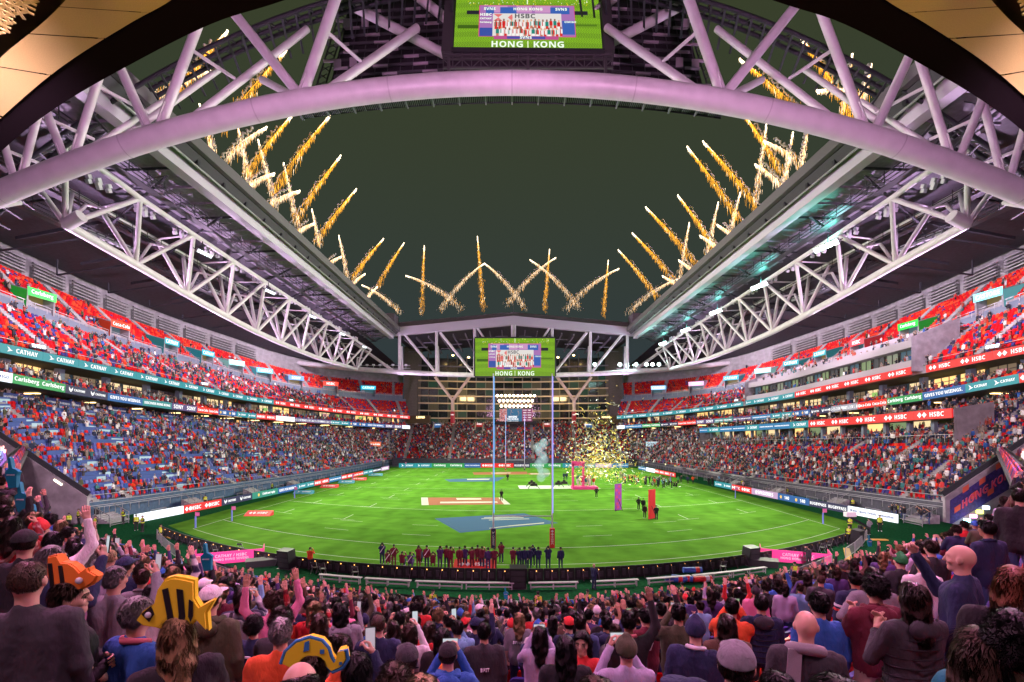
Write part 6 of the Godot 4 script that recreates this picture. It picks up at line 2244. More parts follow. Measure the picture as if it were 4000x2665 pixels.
func near_stand() -> void:
	var root := thing("near_stand", "near stand of red and navy seats that falls from the camera to the turf", "grandstand")
	var mb := MB.new()
	var r := 0
	while r < 37:
		var d0 := -1.6 + r * 0.8
		var y := row_floor(d0 + 0.4)
		var y2 := row_floor(d0 - 0.4)
		var reach := maxf(row_reach(d0), 6.0)
		for j in 40:
			var a := lerpf(-reach, reach, j / 40.0)
			var b := lerpf(-reach, reach, (j + 1) / 40.0)
			mb.quad(P(a, y, row_d(d0, a)), P(a, y, row_d(d0 + 0.8, a)), P(b, y, row_d(d0 + 0.8, b)), P(b, y, row_d(d0, b)))
			mb.quad(P(a, y, row_d(d0, a)), P(a, y2, row_d(d0, a)), P(b, y2, row_d(d0, b)), P(b, y, row_d(d0, b)))
		r += 1
	part("terrace", mb, mats["terrace_concrete"], root)
	var near_red := mat("seat_red", SEAT_RED, 0.4)
	var near_orange := mat("seat_orange", Color(0.72, 0.05, 0.02), 0.4)
	var near_navy := mat("seat_navy", Color(0.055, 0.05, 0.24), 0.4)
	var sm := make_seat()
	var rest := []
	var tint := PackedColorArray()
	var cands := []
	r = 0
	while r < 35:
		var d0 := 0.0 + r * 0.8
		var y := row_floor(d0 + 0.4)
		var reach := row_reach(d0)
		var x := -reach
		var k := 0
		while x < reach:
			var sl := row_slope(d0, x)
			x += 0.54 / sqrt(1.0 + sl * sl)
			k += 1
			var d := row_d(d0 + 0.12, x)
			if d < 1.6 or absf(fposmod(k * 0.54, 14.0) - 7.0) < 0.6: continue
			cands.append([d, Transform3D(Basis(Vector3.UP, PI + atan(sl)), P(x, y, d)), int(floor(k / 3.0) + r) % 4 if rng.randf() < 0.7 else rng.randi() % 4])
		r += 1
	cands.sort_custom(func(p, q): return p[0] - (4.0 if p[1].origin.x > 4.0 else 0.0) < q[0] - (4.0 if q[1].origin.x > 4.0 else 0.0))
	for i in cands.size():
		var c: int = cands[i][2]
		if i < 280: part("seat", sm, [near_red, near_navy, near_orange, near_navy][c] if i % 5 else near_red, root, cands[i][1])
		else:
			rest.append(cands[i][1])
			tint.append([SEAT_RED, SEAT_NAVY, SEAT_ORANGE, SEAT_NAVY][c])
	many("seat_rows", sm, mats["seat_plastic_far"], root, rest, tint)
	# grab rails of the aisles
	for e in [[0.95, 2.9], [-6.0, 9.0], [6.6, 8.6], [8.5, 12.0], [10.6, 14.6], [12.4, 17.6], [14.5, 20.8], [-12, 17.0], [-15, 22.5], [9.4, 11.0], [11.8, 13.2], [13.6, 15.4]]:
		var y := 0.0
		var d0 := 0.0
		while row_d(d0, e[0]) < e[1] and d0 < 28: d0 += 0.1
		y = row_floor(d0)
		var m := MB.new()
		var pts := PackedVector3Array()
		for i in 9:
			var a := PI * i / 8.0
			pts.append(P(e[0] - 0.22 * cos(a), y + 0.75 + 0.2 * sin(a), e[1]))
		pts.insert(0, P(e[0] - 0.22, y, e[1]))
		pts.append(P(e[0] + 0.22, y, e[1]))
		m.tube(pts, 0.025, 8)
		part("grab_rail", m, mats["steel_rail"], root)


# ------------------------------------------------------------------ people
class Net:                                  # a distance field on a grid, meshed as surface nets
	var lo: Vector3
	var h: float
	var nx: int
	var ny: int
	var nz: int
	var f := PackedFloat32Array()
	var own := PackedByteArray()

	func start(low: Vector3, high: Vector3, step: float) -> Net:
		lo = low; h = step
		nx = int((high.x - low.x) / h) + 2
		ny = int((high.y - low.y) / h) + 2
		nz = int((high.z - low.z) / h) + 2
		f.resize(nx * ny * nz); f.fill(1.0)
		own.resize(nx * ny * nz)
		return self

	func bone(a: Vector3, b: Vector3, ra: float, rb: float, m: int, k := 0.035) -> void:
		var r := maxf(ra, rb) + k + h * 2.0
		var x0 := maxi(int((minf(a.x, b.x) - r - lo.x) / h), 0)
		var x1 := mini(int((maxf(a.x, b.x) + r - lo.x) / h) + 1, nx)
		var y0 := maxi(int((minf(a.y, b.y) - r - lo.y) / h), 0)
		var y1 := mini(int((maxf(a.y, b.y) + r - lo.y) / h) + 1, ny)
		var z0 := maxi(int((minf(a.z, b.z) - r - lo.z) / h), 0)
		var z1 := mini(int((maxf(a.z, b.z) + r - lo.z) / h) + 1, nz)
		var ab := b - a
		var l2 := maxf(ab.length_squared(), 1e-8)
		for z in range(z0, z1):
			for y in range(y0, y1):
				var i := (z * ny + y) * nx + x0
				var p := Vector3(lo.x + x0 * h, lo.y + y * h, lo.z + z * h) - a
				for x in range(x0, x1):
					var t := clampf(p.dot(ab) / l2, 0.0, 1.0)
					var d := (p - ab * t).length() - (ra + (rb - ra) * t)
					var o := f[i]
					if d < o: own[i] = m
					var hh := k - absf(d - o)
					f[i] = minf(d, o) - (hh * hh / k * 0.25 if hh > 0.0 else 0.0)
					p.x += h
					i += 1

	func egg(c: Vector3, r: Vector3, m: int, k := 0.02) -> void:
		var g := maxf(r.x, maxf(r.y, r.z)) + k + h * 2.0
		var s := minf(r.x, minf(r.y, r.z))
		for z in range(maxi(int((c.z - g - lo.z) / h), 0), mini(int((c.z + g - lo.z) / h) + 1, nz)):
			for y in range(maxi(int((c.y - g - lo.y) / h), 0), mini(int((c.y + g - lo.y) / h) + 1, ny)):
				for x in range(maxi(int((c.x - g - lo.x) / h), 0), mini(int((c.x + g - lo.x) / h) + 1, nx)):
					var i := (z * ny + y) * nx + x
					var p := (Vector3(lo.x + x * h, lo.y + y * h, lo.z + z * h) - c) / r
					var d := (p.length() - 1.0) * s
					var o := f[i]
					if d < o: own[i] = m
					var hh := k - absf(d - o)
					f[i] = minf(d, o) - (hh * hh / k * 0.25 if hh > 0.0 else 0.0)

	func cut(rule: Callable) -> void:         # keep only where rule(p) is negative
		for z in nz:
			for y in ny:
				for x in nx:
					var i := (z * ny + y) * nx + x
					if f[i] < 0.06: f[i] = maxf(f[i], rule.call(Vector3(lo.x + x * h, lo.y + y * h, lo.z + z * h)))

	func build(kinds: int, rough := 0.0) -> Array:
		var id := PackedInt32Array()
		id.resize(nx * ny * nz); id.fill(-1)
		var v := PackedVector3Array()
		var mt := PackedByteArray()
		var off := [0, 1, nx, nx + 1, nx * ny, nx * ny + 1, nx * ny + nx, nx * ny + nx + 1]
		var edge := [[0, 1], [2, 3], [4, 5], [6, 7], [0, 2], [1, 3], [4, 6], [5, 7], [0, 4], [1, 5], [2, 6], [3, 7]]
		for z in nz - 1:
			for y in ny - 1:
				var i := (z * ny + y) * nx
				for x in nx - 1:
					var first := f[i] < 0.0
					var mixed := false
					for c in off:
						if (f[i + c] < 0.0) != first:
							mixed = true
							break
					if mixed:
						var sum := Vector3.ZERO
						var n := 0
						for e in edge:
							var a := f[i + off[e[0]]]
							var b := f[i + off[e[1]]]
							if (a < 0.0) == (b < 0.0): continue
							var t := a / (a - b)
							var ca := Vector3(e[0] & 1, (e[0] >> 1) & 1, e[0] >> 2)
							var cb := Vector3(e[1] & 1, (e[1] >> 1) & 1, e[1] >> 2)
							sum += ca + (cb - ca) * t
							n += 1
						id[i] = v.size()
						var best := i
						for c in off:
							if f[i + c] < f[best]: best = i + c
						v.append(lo + (Vector3(x, y, z) + sum / n) * h)
						mt.append(own[best])
					i += 1
		var norm := PackedVector3Array()
		norm.resize(v.size())
		var quads := PackedInt32Array()
		var step := [1, nx, nx * ny]
		for z in range(1, nz - 1):
			for y in range(1, ny - 1):
				var i := (z * ny + y) * nx
				for x in range(1, nx - 1):
					var q := i + x
					if id[q] < 0: continue
					for ax in 3:
						var s0 := f[q] < 0.0
						if s0 == (f[q + step[ax]] < 0.0): continue
						var u: int = step[(ax + 1) % 3]
						var w: int = step[(ax + 2) % 3]
						var a := id[q]
						var b := id[q - u]
						var c := id[q - u - w]
						var d := id[q - w]
						if a < 0 or b < 0 or c < 0 or d < 0: continue
						var nn := (v[c] - v[a]).cross(v[b] - v[a]) + (v[d] - v[a]).cross(v[c] - v[a])
						# surface normals point from inside (negative) to outside
						var outward: float = (1.0 if s0 else -1.0)
						var dir := nn.x if ax == 0 else nn.y if ax == 1 else nn.z
						if dir * outward < 0.0:
							var e := b
							b = d
							d = e
							nn = -nn
						quads.append(a); quads.append(b); quads.append(c); quads.append(d)
						norm[a] += nn; norm[b] += nn; norm[c] += nn; norm[d] += nn
		var out := []
		var map := []
		for k in kinds:
			out.append(MB.new())
			var mm := PackedInt32Array()
			mm.resize(v.size()); mm.fill(-1)
			map.append(mm)
		for i in norm.size(): norm[i] = norm[i].normalized()
		for i in range(0, quads.size(), 4):
			var k := mini(mt[quads[i]], kinds - 1)
			var mb: MB = out[k]
			var id4 := [0, 0, 0, 0]
			for j in 4:
				var q := quads[i + j]
				if map[k][q] < 0:
					map[k][q] = mb.v.size()
					var p := v[q]
					if rough > 0.0: p += norm[q] * rough * (sin(p.y * 46.0 + sin(p.x * 31.0) * 2.4 + p.z * 17.0) * 0.6 + sin(p.x * 63.0 + p.y * 21.0) * 0.4)
					mb.v.append(p); mb.n.append(norm[q]); mb.uv.append(Vector2(p.x, p.y))
				id4[j] = map[k][q]
			mb.ix.append(id4[0]); mb.ix.append(id4[1]); mb.ix.append(id4[2])
			mb.ix.append(id4[0]); mb.ix.append(id4[2]); mb.ix.append(id4[3])
		return out


func head_net(h: float) -> MB:             # a head that looks along +z, crown at 1.755
	var n := Net.new().start(Vector3(-0.13, 1.42, -0.15), Vector3(0.13, 1.79, 0.16), h)
	n.bone(Vector3(0, 1.44, -0.02), Vector3(0, 1.58, -0.008), 0.056, 0.052, 0, 0.02)
	n.egg(Vector3(0, 1.658, -0.006), Vector3(0.077, 0.098, 0.096), 0, 0.03)
	n.bone(Vector3(0, 1.605, 0.03), Vector3(0, 1.572, 0.045), 0.056, 0.042, 0, 0.03)
	n.egg(Vector3(0, 1.553, 0.066), Vector3(0.028, 0.022, 0.022), 0, 0.02)
	for s in [-1, 1]:
		n.egg(Vector3(s * 0.079, 1.636, -0.006), Vector3(0.012, 0.031, 0.02), 0, 0.008)
		n.egg(Vector3(s * 0.042, 1.615, 0.066), Vector3(0.024, 0.02, 0.018), 0, 0.02)
		n.bone(Vector3(s * 0.012, 1.674, 0.086), Vector3(s * 0.046, 1.672, 0.07), 0.012, 0.01, 0, 0.012)
	n.bone(Vector3(0, 1.658, 0.09), Vector3(0, 1.62, 0.107), 0.011, 0.016, 0, 0.012)
	n.bone(Vector3(-0.02, 1.59, 0.088), Vector3(0.02, 1.59, 0.088), 0.008, 0.008, 0, 0.006)
	return n.build(1)[0]


func hand_net(h: float, curl: float) -> MB:  # a right hand: fingers along +y, palm to +z, thumb to +x
	var n := Net.new().start(Vector3(-0.07, -0.05, -0.05), Vector3(0.1, 0.21, 0.11), h)
	n.bone(Vector3(0, -0.03, 0), Vector3(0, 0.02, 0), 0.027, 0.026, 0, 0.015)
	for x in [-0.026, -0.009, 0.009, 0.026]: n.bone(Vector3(x * 0.7, 0.02, 0), Vector3(x, 0.085, 0), 0.014, 0.012, 0, 0.012)
	var lens := [0.062, 0.077, 0.082, 0.072]
	for i in 4:
		var x: float = [-0.031, -0.0105, 0.0105, 0.031][i]
		var a := Vector3(x, 0.088, 0)
		var dir := 0.15 + curl * 0.9
		for k in 3:
			var l: float = lens[i] * [0.45, 0.32, 0.23][k]
			var b := a + Vector3(x * 0.25, cos(dir), sin(dir)).normalized() * l
			n.bone(a, b, 0.0095 - k * 0.0008, 0.009 - k * 0.0008, 0, 0.004)
			a = b
			dir += 0.15 + curl * 0.75
	n.bone(Vector3(0.02, 0.02, 0.005), Vector3(0.05, 0.06, 0.014 + curl * 0.02), 0.014, 0.012, 0, 0.01)
	n.bone(Vector3(0.05, 0.06, 0.014 + curl * 0.02), Vector3(0.066 - curl * 0.03, 0.1, 0.02 + curl * 0.03), 0.0115, 0.0095, 0, 0.004)
	return n.build(1)[0]


func mirrored(m: MB) -> MB:
	var o := MB.new()
	for i in m.v.size():
		o.v.append(m.v[i] * Vector3(-1, 1, 1)); o.n.append(m.n[i] * Vector3(-1, 1, 1)); o.uv.append(m.uv[i])
	for i in range(0, m.ix.size(), 3):
		o.ix.append(m.ix[i]); o.ix.append(m.ix[i + 2]); o.ix.append(m.ix[i + 1])
	return o


# elbow and wrist of the right and the left arm as (outwards, up, forwards), which way the palm looks, how far the hand is closed
var POSES := {
	"idle": [[0.255, 1.13, -0.03], [0.25, 0.88, 0.06], [0.25, 1.13, -0.02], [0.245, 0.88, 0.07], 0.5],
	"clap": [[0.275, 1.14, 0.09], [0.05, 1.27, 0.3], [0.275, 1.13, 0.09], [0.05, 1.26, 0.3], 0.1],
	"phone": [[0.25, 1.25, 0.2], [0.085, 1.52, 0.33], [0.25, 1.25, 0.2], [0.085, 1.52, 0.33], 0.8],
	"phone_one": [[0.24, 1.27, 0.2], [0.1, 1.6, 0.33], [0.25, 1.13, -0.02], [0.22, 0.92, 0.12], 0.8],
	"cheer": [[0.33, 1.6, 0.02], [0.29, 1.86, 0.06], [0.33, 1.58, 0.02], [0.31, 1.85, 0.02], 0.15],
	"wave": [[0.32, 1.58, 0.03], [0.27, 1.85, 0.08], [0.25, 1.13, -0.02], [0.24, 0.9, 0.08], 0.1],
	"fold": [[0.26, 1.14, 0.05], [0.0, 1.17, 0.22], [0.26, 1.16, 0.05], [0.02, 1.2, 0.19], 0.4],
	"hips": [[0.37, 1.16, -0.06], [0.21, 0.99, 0.03], [0.37, 1.16, -0.06], [0.21, 0.99, 0.03], 0.6],
	"sit": [[0.255, 0.72, 0.08], [0.12, 0.62, 0.3], [0.25, 0.72, 0.08], [0.12, 0.62, 0.3], 0.5],
	"crouch": [[0.25, 0.78, 0.2], [0.09, 0.95, 0.33], [0.25, 0.78, 0.2], [0.09, 0.95, 0.33], 0.8],
}
var hands := {}
var heads := {}
var bodies := {}


func wrist(pose: String, side: int) -> Vector3:    # side 0 the right hand, at -x
	var w: Array = POSES[pose][1 if side == 0 else 3]
	return Vector3(w[0] * (-1 if side == 0 else 1), w[1], w[2])


# a clothed figure 1.755 m tall that looks along +z: [skin, top, trousers, shoes]
func body(pose: String, h: float, far := false, bare := false) -> Array:
	var key := "%s %.3f %s" % [pose, h, bare]
	if bodies.has(key): return bodies[key]
	var n := Net.new().start(Vector3(-0.46, -0.02, -0.3), Vector3(0.46, 2.0, 0.56 if pose in ["sit", "crouch"] else 0.45), h)
	var down := 0.0
	if pose == "sit": down = 0.46
	if pose == "crouch": down = 0.6
	var o := Vector3(0, -down, 0)
	if pose == "crouch": o.z = -0.05
	for s in [-1, 1]:
		n.bone(o + Vector3(s * 0.085, 1.0, 0.0), o + Vector3(s * 0.105, 1.31, -0.01), 0.118, 0.118, 1, 0.05)
		n.bone(o + Vector3(s * 0.07, 0.93, -0.01), o + Vector3(s * 0.08, 0.99, -0.01), 0.122, 0.122, 1, 0.05)
	n.bone(o + Vector3(0, 1.05, 0.03), o + Vector3(0, 1.33, 0.03), 0.11, 0.118, 1, 0.05)
	n.bone(o + Vector3(-0.165, 1.405, -0.02), o + Vector3(0.165, 1.405, -0.02), 0.072, 0.072, 1, 0.05)
	n.bone(o + Vector3(0, 1.43, -0.02), o + Vector3(0, 1.475, -0.02), 0.075, 0.066, 1, 0.03)
	for s in [-1, 1]:
		var hip := o + Vector3(s * 0.095, 0.9, 0)
		var knee := Vector3(s * 0.11, 0.49, 0.02)
		var ankle := Vector3(s * 0.118, 0.085, -0.02)
		if pose == "sit":
			knee = Vector3(s * 0.13, 0.5, 0.42)
			ankle = Vector3(s * 0.13, 0.085, 0.38)
		if pose == "crouch":
			knee = Vector3(s * 0.16, 0.46, 0.3)
			ankle = Vector3(s * 0.13, 0.085, -0.04)
		n.bone(hip, knee, 0.093, 0.068, 2, 0.04)
		n.bone(knee, ankle, 0.066, 0.052, 2, 0.03)
		n.bone(ankle + Vector3(0, -0.03, -0.03), ankle + Vector3(s * 0.03, -0.04, 0.16), 0.046, 0.04, 3, 0.02)
		var i := 0 if s < 0 else 2
		var e: Array = POSES[pose][i]
		var w: Array = POSES[pose][i + 1]
		var sh := o + Vector3(s * 0.2, 1.4, -0.02)
		var el := Vector3(s * e[0], e[1], e[2])
		var wr := Vector3(s * w[0], w[1], w[2])
		n.bone(sh, el, 0.068, 0.055, 1, 0.035)
		n.bone(el, wr, 0.044 if bare else 0.054, 0.036 if bare else 0.042, 0 if bare else 1, 0.02)
		if far: n.bone(wr, wr + (wr - el).normalized() * 0.12, 0.045, 0.04, 0, 0.01)
	var parts := n.build(4, 0.0 if far else 0.0055)
	if not heads.has(far): heads[far] = head_net(0.03 if far else 0.0085)
	parts[0].add(heads[far], Transform3D(Basis(), o))
	if not far:
		for s in [-1, 1]:
			var i := 0 if s < 0 else 2
			var e: Array = POSES[pose][i]
			var w: Array = POSES[pose][i + 1]
			var el := Vector3(s * e[0], e[1], e[2])
			var wr := Vector3(s * w[0], w[1], w[2])
			var curl: float = POSES[pose][4]
			if pose in ["phone_one", "wave"] and s > 0: curl = 0.5
			var hk := "%.1f %d" % [curl, s]
			if not hands.has(hk):
				var hm := hand_net(0.0065, curl)
				hands[hk] = hm if s < 0 else mirrored(hm)
			var y := (wr - el).normalized()
			if pose in ["clap", "phone", "crouch"]: y = (y + Vector3(0, 1.2, 0)).normalized()
			var z := Vector3(0, 0, 1) if pose in ["cheer", "wave"] else Vector3(-s, 0, 0)
			z = (z - y * z.dot(y)).normalized()
			parts[0].add(hands[hk], Transform3D(Basis(y.cross(z), y, z), wr + y * 0.015))
	bodies[key] = [parts[0].mesh(), parts[1].mesh(), parts[2].mesh(), parts[3].mesh(), o]
	return bodies[key]


var hair_meshes := {}


func hair(kind: String, far := false) -> ArrayMesh:
	var key := kind + ("f" if far else "n")
	if hair_meshes.has(key): return hair_meshes[key]
	var h := 0.032 if far else 0.0105
	var n := Net.new().start(Vector3(-0.17, 1.25, -0.24), Vector3(0.17, 1.84, 0.24), h)
	var c := Vector3(0, 1.66, -0.008)
	var t: float = {"short": 0.012, "buzz": 0.006, "long": 0.017, "pony": 0.013, "curly": 0.032, "cap": 0.018, "beanie": 0.022, "bob": 0.022, "fringe": 0.01}[kind]
	n.egg(c, Vector3(0.077 + t, 0.098 + t, 0.097 + t), 0, 0.01)
	if kind == "cap":
		n.cut(func(p): return (1.672 + 0.06 * p.z - p.y))
		n.egg(Vector3(0, 1.69, 0.13), Vector3(0.076, 0.012, 0.088), 0, 0.012)
		n.egg(Vector3(0, 1.775, -0.01), Vector3(0.012, 0.01, 0.012), 0, 0.004)
	elif kind == "beanie":
		n.cut(func(p): return 1.645 + 0.3 * p.z - p.y)
		n.egg(Vector3(0, 1.78, -0.01), Vector3(0.03, 0.025, 0.03), 0, 0.03)
	elif kind == "fringe":
		n.cut(func(p): return maxf(maxf(1.6 + 1.3 * maxf(p.z + 0.03, 0.0) - p.y, p.y - 1.69 + 0.5 * p.z), p.z - 0.03))
	else:
		n.cut(func(p): return (1.585 + 1.15 * maxf(p.z + 0.035, 0.0) + (0.0 if kind != "buzz" else 0.015) - p.y) * 0.7 + 0.004 * sin(p.x * 90.0) * sin(p.y * 70.0))
	if kind == "long":
		n.bone(Vector3(0, 1.66, -0.06), Vector3(0, 1.36, -0.115), 0.078, 0.06, 0, 0.03)
		for s in [-1, 1]: n.bone(Vector3(s * 0.068, 1.62, -0.02), Vector3(s * 0.085, 1.35, -0.075), 0.04, 0.03, 0, 0.03)
	elif kind == "bob":
		n.bone(Vector3(0, 1.64, -0.05), Vector3(0, 1.53, -0.07), 0.082, 0.072, 0, 0.03)
		for s in [-1, 1]: n.bone(Vector3(s * 0.072, 1.64, -0.01), Vector3(s * 0.075, 1.52, 0.0), 0.03, 0.028, 0, 0.03)
	elif kind == "pony":
		n.egg(Vector3(0, 1.72, -0.12), Vector3(0.035, 0.035, 0.03), 0, 0.02)
		n.bone(Vector3(0, 1.72, -0.13), Vector3(0, 1.5, -0.16), 0.032, 0.02, 0, 0.02)
	var mb: MB = n.build(1, 0.0 if kind in ["cap", "beanie"] or far else 0.012 if kind == "curly" else 0.0045)[0]
	if not far:
		for s in [-1, 1]:
			mb.ball(Vector3(s * 0.031, 1.646, 0.079), Vector3(0.012, 0.006, 0.008), 8)
			mb.rod(Vector3(s * 0.016, 1.668, 0.095), Vector3(s * 0.05, 1.666, 0.078), 0.005, 5)
	if not far and not kind in ["cap", "beanie"]:
		var hr := RandomNumberGenerator.new()
		hr.seed = 11
		var total := mb.v.size()
		var l: float = {"short": 0.034, "buzz": 0.012, "long": 0.075, "pony": 0.05, "curly": 0.035, "bob": 0.06, "fringe": 0.02}[kind]
		for i in 4200:
			var q := hr.randi() % total
			var nn := mb.n[q]
			var dir := Vector3(hr.randf_range(-0.5, 0.5), -1.0, hr.randf_range(-0.6, 0.2)) if kind != "curly" else Vector3(hr.randfn(0, 1), hr.randfn(0, 1), hr.randfn(0, 1))
			if nn.y > 0.8: dir = Vector3(nn.x * 2.0 + hr.randf_range(-0.4, 0.4), -0.1, nn.z + hr.randf_range(-0.5, 0.5))
			dir = (dir - nn * dir.dot(nn)).normalized()
			var w := nn.cross(dir) * hr.randf_range(0.0009, 0.002)
			var p := mb.v[q] - nn * 0.001
			var tip := p + dir * l * hr.randf_range(0.6, 1.2) + nn * hr.randf_range(0.002, 0.009 if kind != "curly" else 0.022)
			var k := mb.v.size()
			mb.v.append(p - w); mb.v.append(tip); mb.v.append(p + w)
			var bent := (nn + w.normalized() * hr.randf_range(-0.7, 0.7)).normalized()
			for j in 3: mb.n.append(bent); mb.uv.append(Vector2.ZERO)
			mb.ix.append(k); mb.ix.append(k + 1); mb.ix.append(k + 2)
	hair_meshes[key] = mb.mesh()
	return hair_meshes[key]


var TOPS := {"black": Color(0.012, 0.012, 0.014), "navy": Color(0.012, 0.02, 0.065), "charcoal": Color(0.035, 0.035, 0.04), "white": Color(0.62, 0.6, 0.6), "grey": Color(0.2, 0.2, 0.22), "red": Color(0.5, 0.02, 0.02), "royal blue": Color(0.02, 0.1, 0.36), "teal": Color(0.01, 0.16, 0.2), "olive": Color(0.06, 0.065, 0.03),
	"maroon": Color(0.13, 0.015, 0.03), "lilac": Color(0.36, 0.33, 0.46), "pink": Color(0.6, 0.18, 0.3), "brown": Color(0.09, 0.05, 0.03), "orange": Color(0.65, 0.09, 0.02), "sky blue": Color(0.15, 0.32, 0.5), "beige": Color(0.4, 0.33, 0.25), "denim": Color(0.04, 0.07, 0.16), "striped navy": Color(0.2, 0.2, 0.25), "checked red": Color(0.25, 0.06, 0.06), "flowered": Color(0.35, 0.12, 0.08), "yellow": Color(0.6, 0.65, 0.02), "green": Color(0.02, 0.22, 0.06), "purple": Color(0.05, 0.03, 0.12)}
var HAIRS := {"black": Color(0.008, 0.007, 0.007), "dark brown": Color(0.025, 0.014, 0.009), "brown": Color(0.06, 0.033, 0.018), "blond": Color(0.33, 0.22, 0.1), "grey": Color(0.3, 0.29, 0.29), "red": Color(0.16, 0.045, 0.015), "white": Color(0.5, 0.48, 0.47)}
var SKINS := [Color(0.52, 0.3, 0.21), Color(0.6, 0.36, 0.26), Color(0.42, 0.23, 0.14), Color(0.2, 0.1, 0.06)]
var cloth_tex: NoiseTexture2D


func cloth(colour: String) -> StandardMaterial3D:
	var key := "cloth " + colour
	if mats.has(key): return mats[key]
	var m := mat(key, TOPS[colour], 0.88)
	if cloth_tex == null:
		var f := FastNoiseLite.new()
		f.seed = 3
		f.frequency = 0.035
		f.fractal_octaves = 4
		cloth_tex = NoiseTexture2D.new()
		cloth_tex.noise = f; cloth_tex.width = 256; cloth_tex.height = 256; cloth_tex.seamless = true
	if colour in ["striped navy", "checked red", "flowered"]:
		var im := Image.create(32, 32, false, Image.FORMAT_RGB8)
		var pr := RandomNumberGenerator.new()
		pr.seed = 4
		for y in 32:
			for x in 32:
				var c := Color(0.85, 0.85, 0.85) if y % 8 < 4 else Color(0.12, 0.13, 0.25)
				if colour == "checked red": c = Color(0.62, 0.1, 0.12) if (x % 16 < 8) != (y % 16 < 8) else Color(0.3, 0.05, 0.08) if y % 4 else Color(0.8, 0.75, 0.7)
				if colour == "flowered": c = Color(0.8, 0.22, 0.1)
				im.set_pixel(x, y, c)
		if colour == "flowered":
			for i in 26: im.fill_rect(Rect2i(pr.randi() % 30, pr.randi() % 30, 2 + i % 3, 2 + i % 2), [Color(0.95, 0.85, 0.7), Color(0.3, 0.35, 0.2), Color(0.95, 0.6, 0.3)][i % 3])
		m.albedo_color = Color(0.95, 0.95, 0.95)
		m.albedo_texture = ImageTexture.create_from_image(im)
	m.heightmap_enabled = true
	m.heightmap_texture = cloth_tex
	m.heightmap_scale = 0.9
	m.uv1_triplanar = true
	m.uv1_scale = Vector3(2.2, 1.1, 2.2)
	return m


func skin_mat(i: int) -> StandardMaterial3D:
	var m := mat("skin %d" % i, SKINS[i], 0.5)
	return m


func person(label: String, at: Vector3, yaw: float, pose: String, hair_kind: String, hair_col: String, top: String, legs := "denim", skin := 0, size := 1.0, group := "spectators in the near stand", garment := "jacket", h := 0.022) -> Node3D:
	var t := thing("person", label, "person", at, group)
	t.rotation.y = PI + yaw
	t.scale = Vector3.ONE * size
	var b := body(pose, h, false, garment == "tee")
	part("body", b[0], skin_mat(skin), t)
	part(garment, b[1], cloth(top), t)
	part("trousers", b[2], cloth(legs), t)
	part("shoes", b[3], mat("shoe_white" if hash(label) % 2 else "shoe_black", Color(0.5, 0.5, 0.5) if hash(label) % 2 else Color(0.02, 0.02, 0.02), 0.6), t)
	if hair_kind != "bald":
		var hm: StandardMaterial3D
		var nm := "hair"
		if hair_kind in ["cap", "beanie"]:
			hm = cloth(hair_col)
			nm = hair_kind
		else: hm = mat("hair " + hair_col, HAIRS[hair_col], 0.6)
		part(nm, hair(hair_kind), hm, t, Transform3D(Basis(), b[4]))
		if nm != "hair": part("hair", hair("fringe"), mat("hair dark brown", HAIRS["dark brown"], 0.45), t, Transform3D(Basis(), b[4]))
	return t


func phone_for(t: Node3D, pose: String, label: String, bright := true) -> void:
	var local := wrist(pose, 0) + Vector3(0.03, 0.12, 0.05)
	if pose in ["phone", "crouch"]: local = Vector3(0, wrist(pose, 0).y + 0.1, wrist(pose, 0).z + 0.03)
	var o := thing("phone", label, "phone", t.transform * local, "phones held up in the near stand")
	o.rotation.y = t.rotation.y
	o.rotation.x = 0.1
	var wide := pose == "phone"
	var m := MB.new()
	m.box(Vector3.ZERO, Vector3(0.155, 0.076, 0.01) if wide else Vector3(0.076, 0.155, 0.01))
	part("case", m, mat("phone_black", Color(0.01, 0.01, 0.012), 0.3), o)
	m = MB.new()
	m.box(Vector3(0, 0, -0.006), Vector3(0.146, 0.068, 0.003) if wide else Vector3(0.068, 0.146, 0.003))
	part("screen", m, glow("phone_screen_%d" % (hash(label) % 3), [Color(0.7, 0.8, 0.85), Color(0.35, 0.55, 0.3), Color(0.6, 0.5, 0.6)][hash(label) % 3], 0.8 if bright else 0.6), o)


func d0_of(x: float, d: float) -> float:
	var lo := -3.0
	var hi := 40.0
	for i in 30:
		var m := (lo + hi) * 0.5
		if row_d(m, x) < d: lo = m
		else: hi = m
	return lo


func stand_spot(x: float, d: float) -> Vector3: return P(x, row_floor(d0_of(x, d)), d)


func people() -> void:
	heroes()
	staff()
	near_crowd()
	far_crowd()


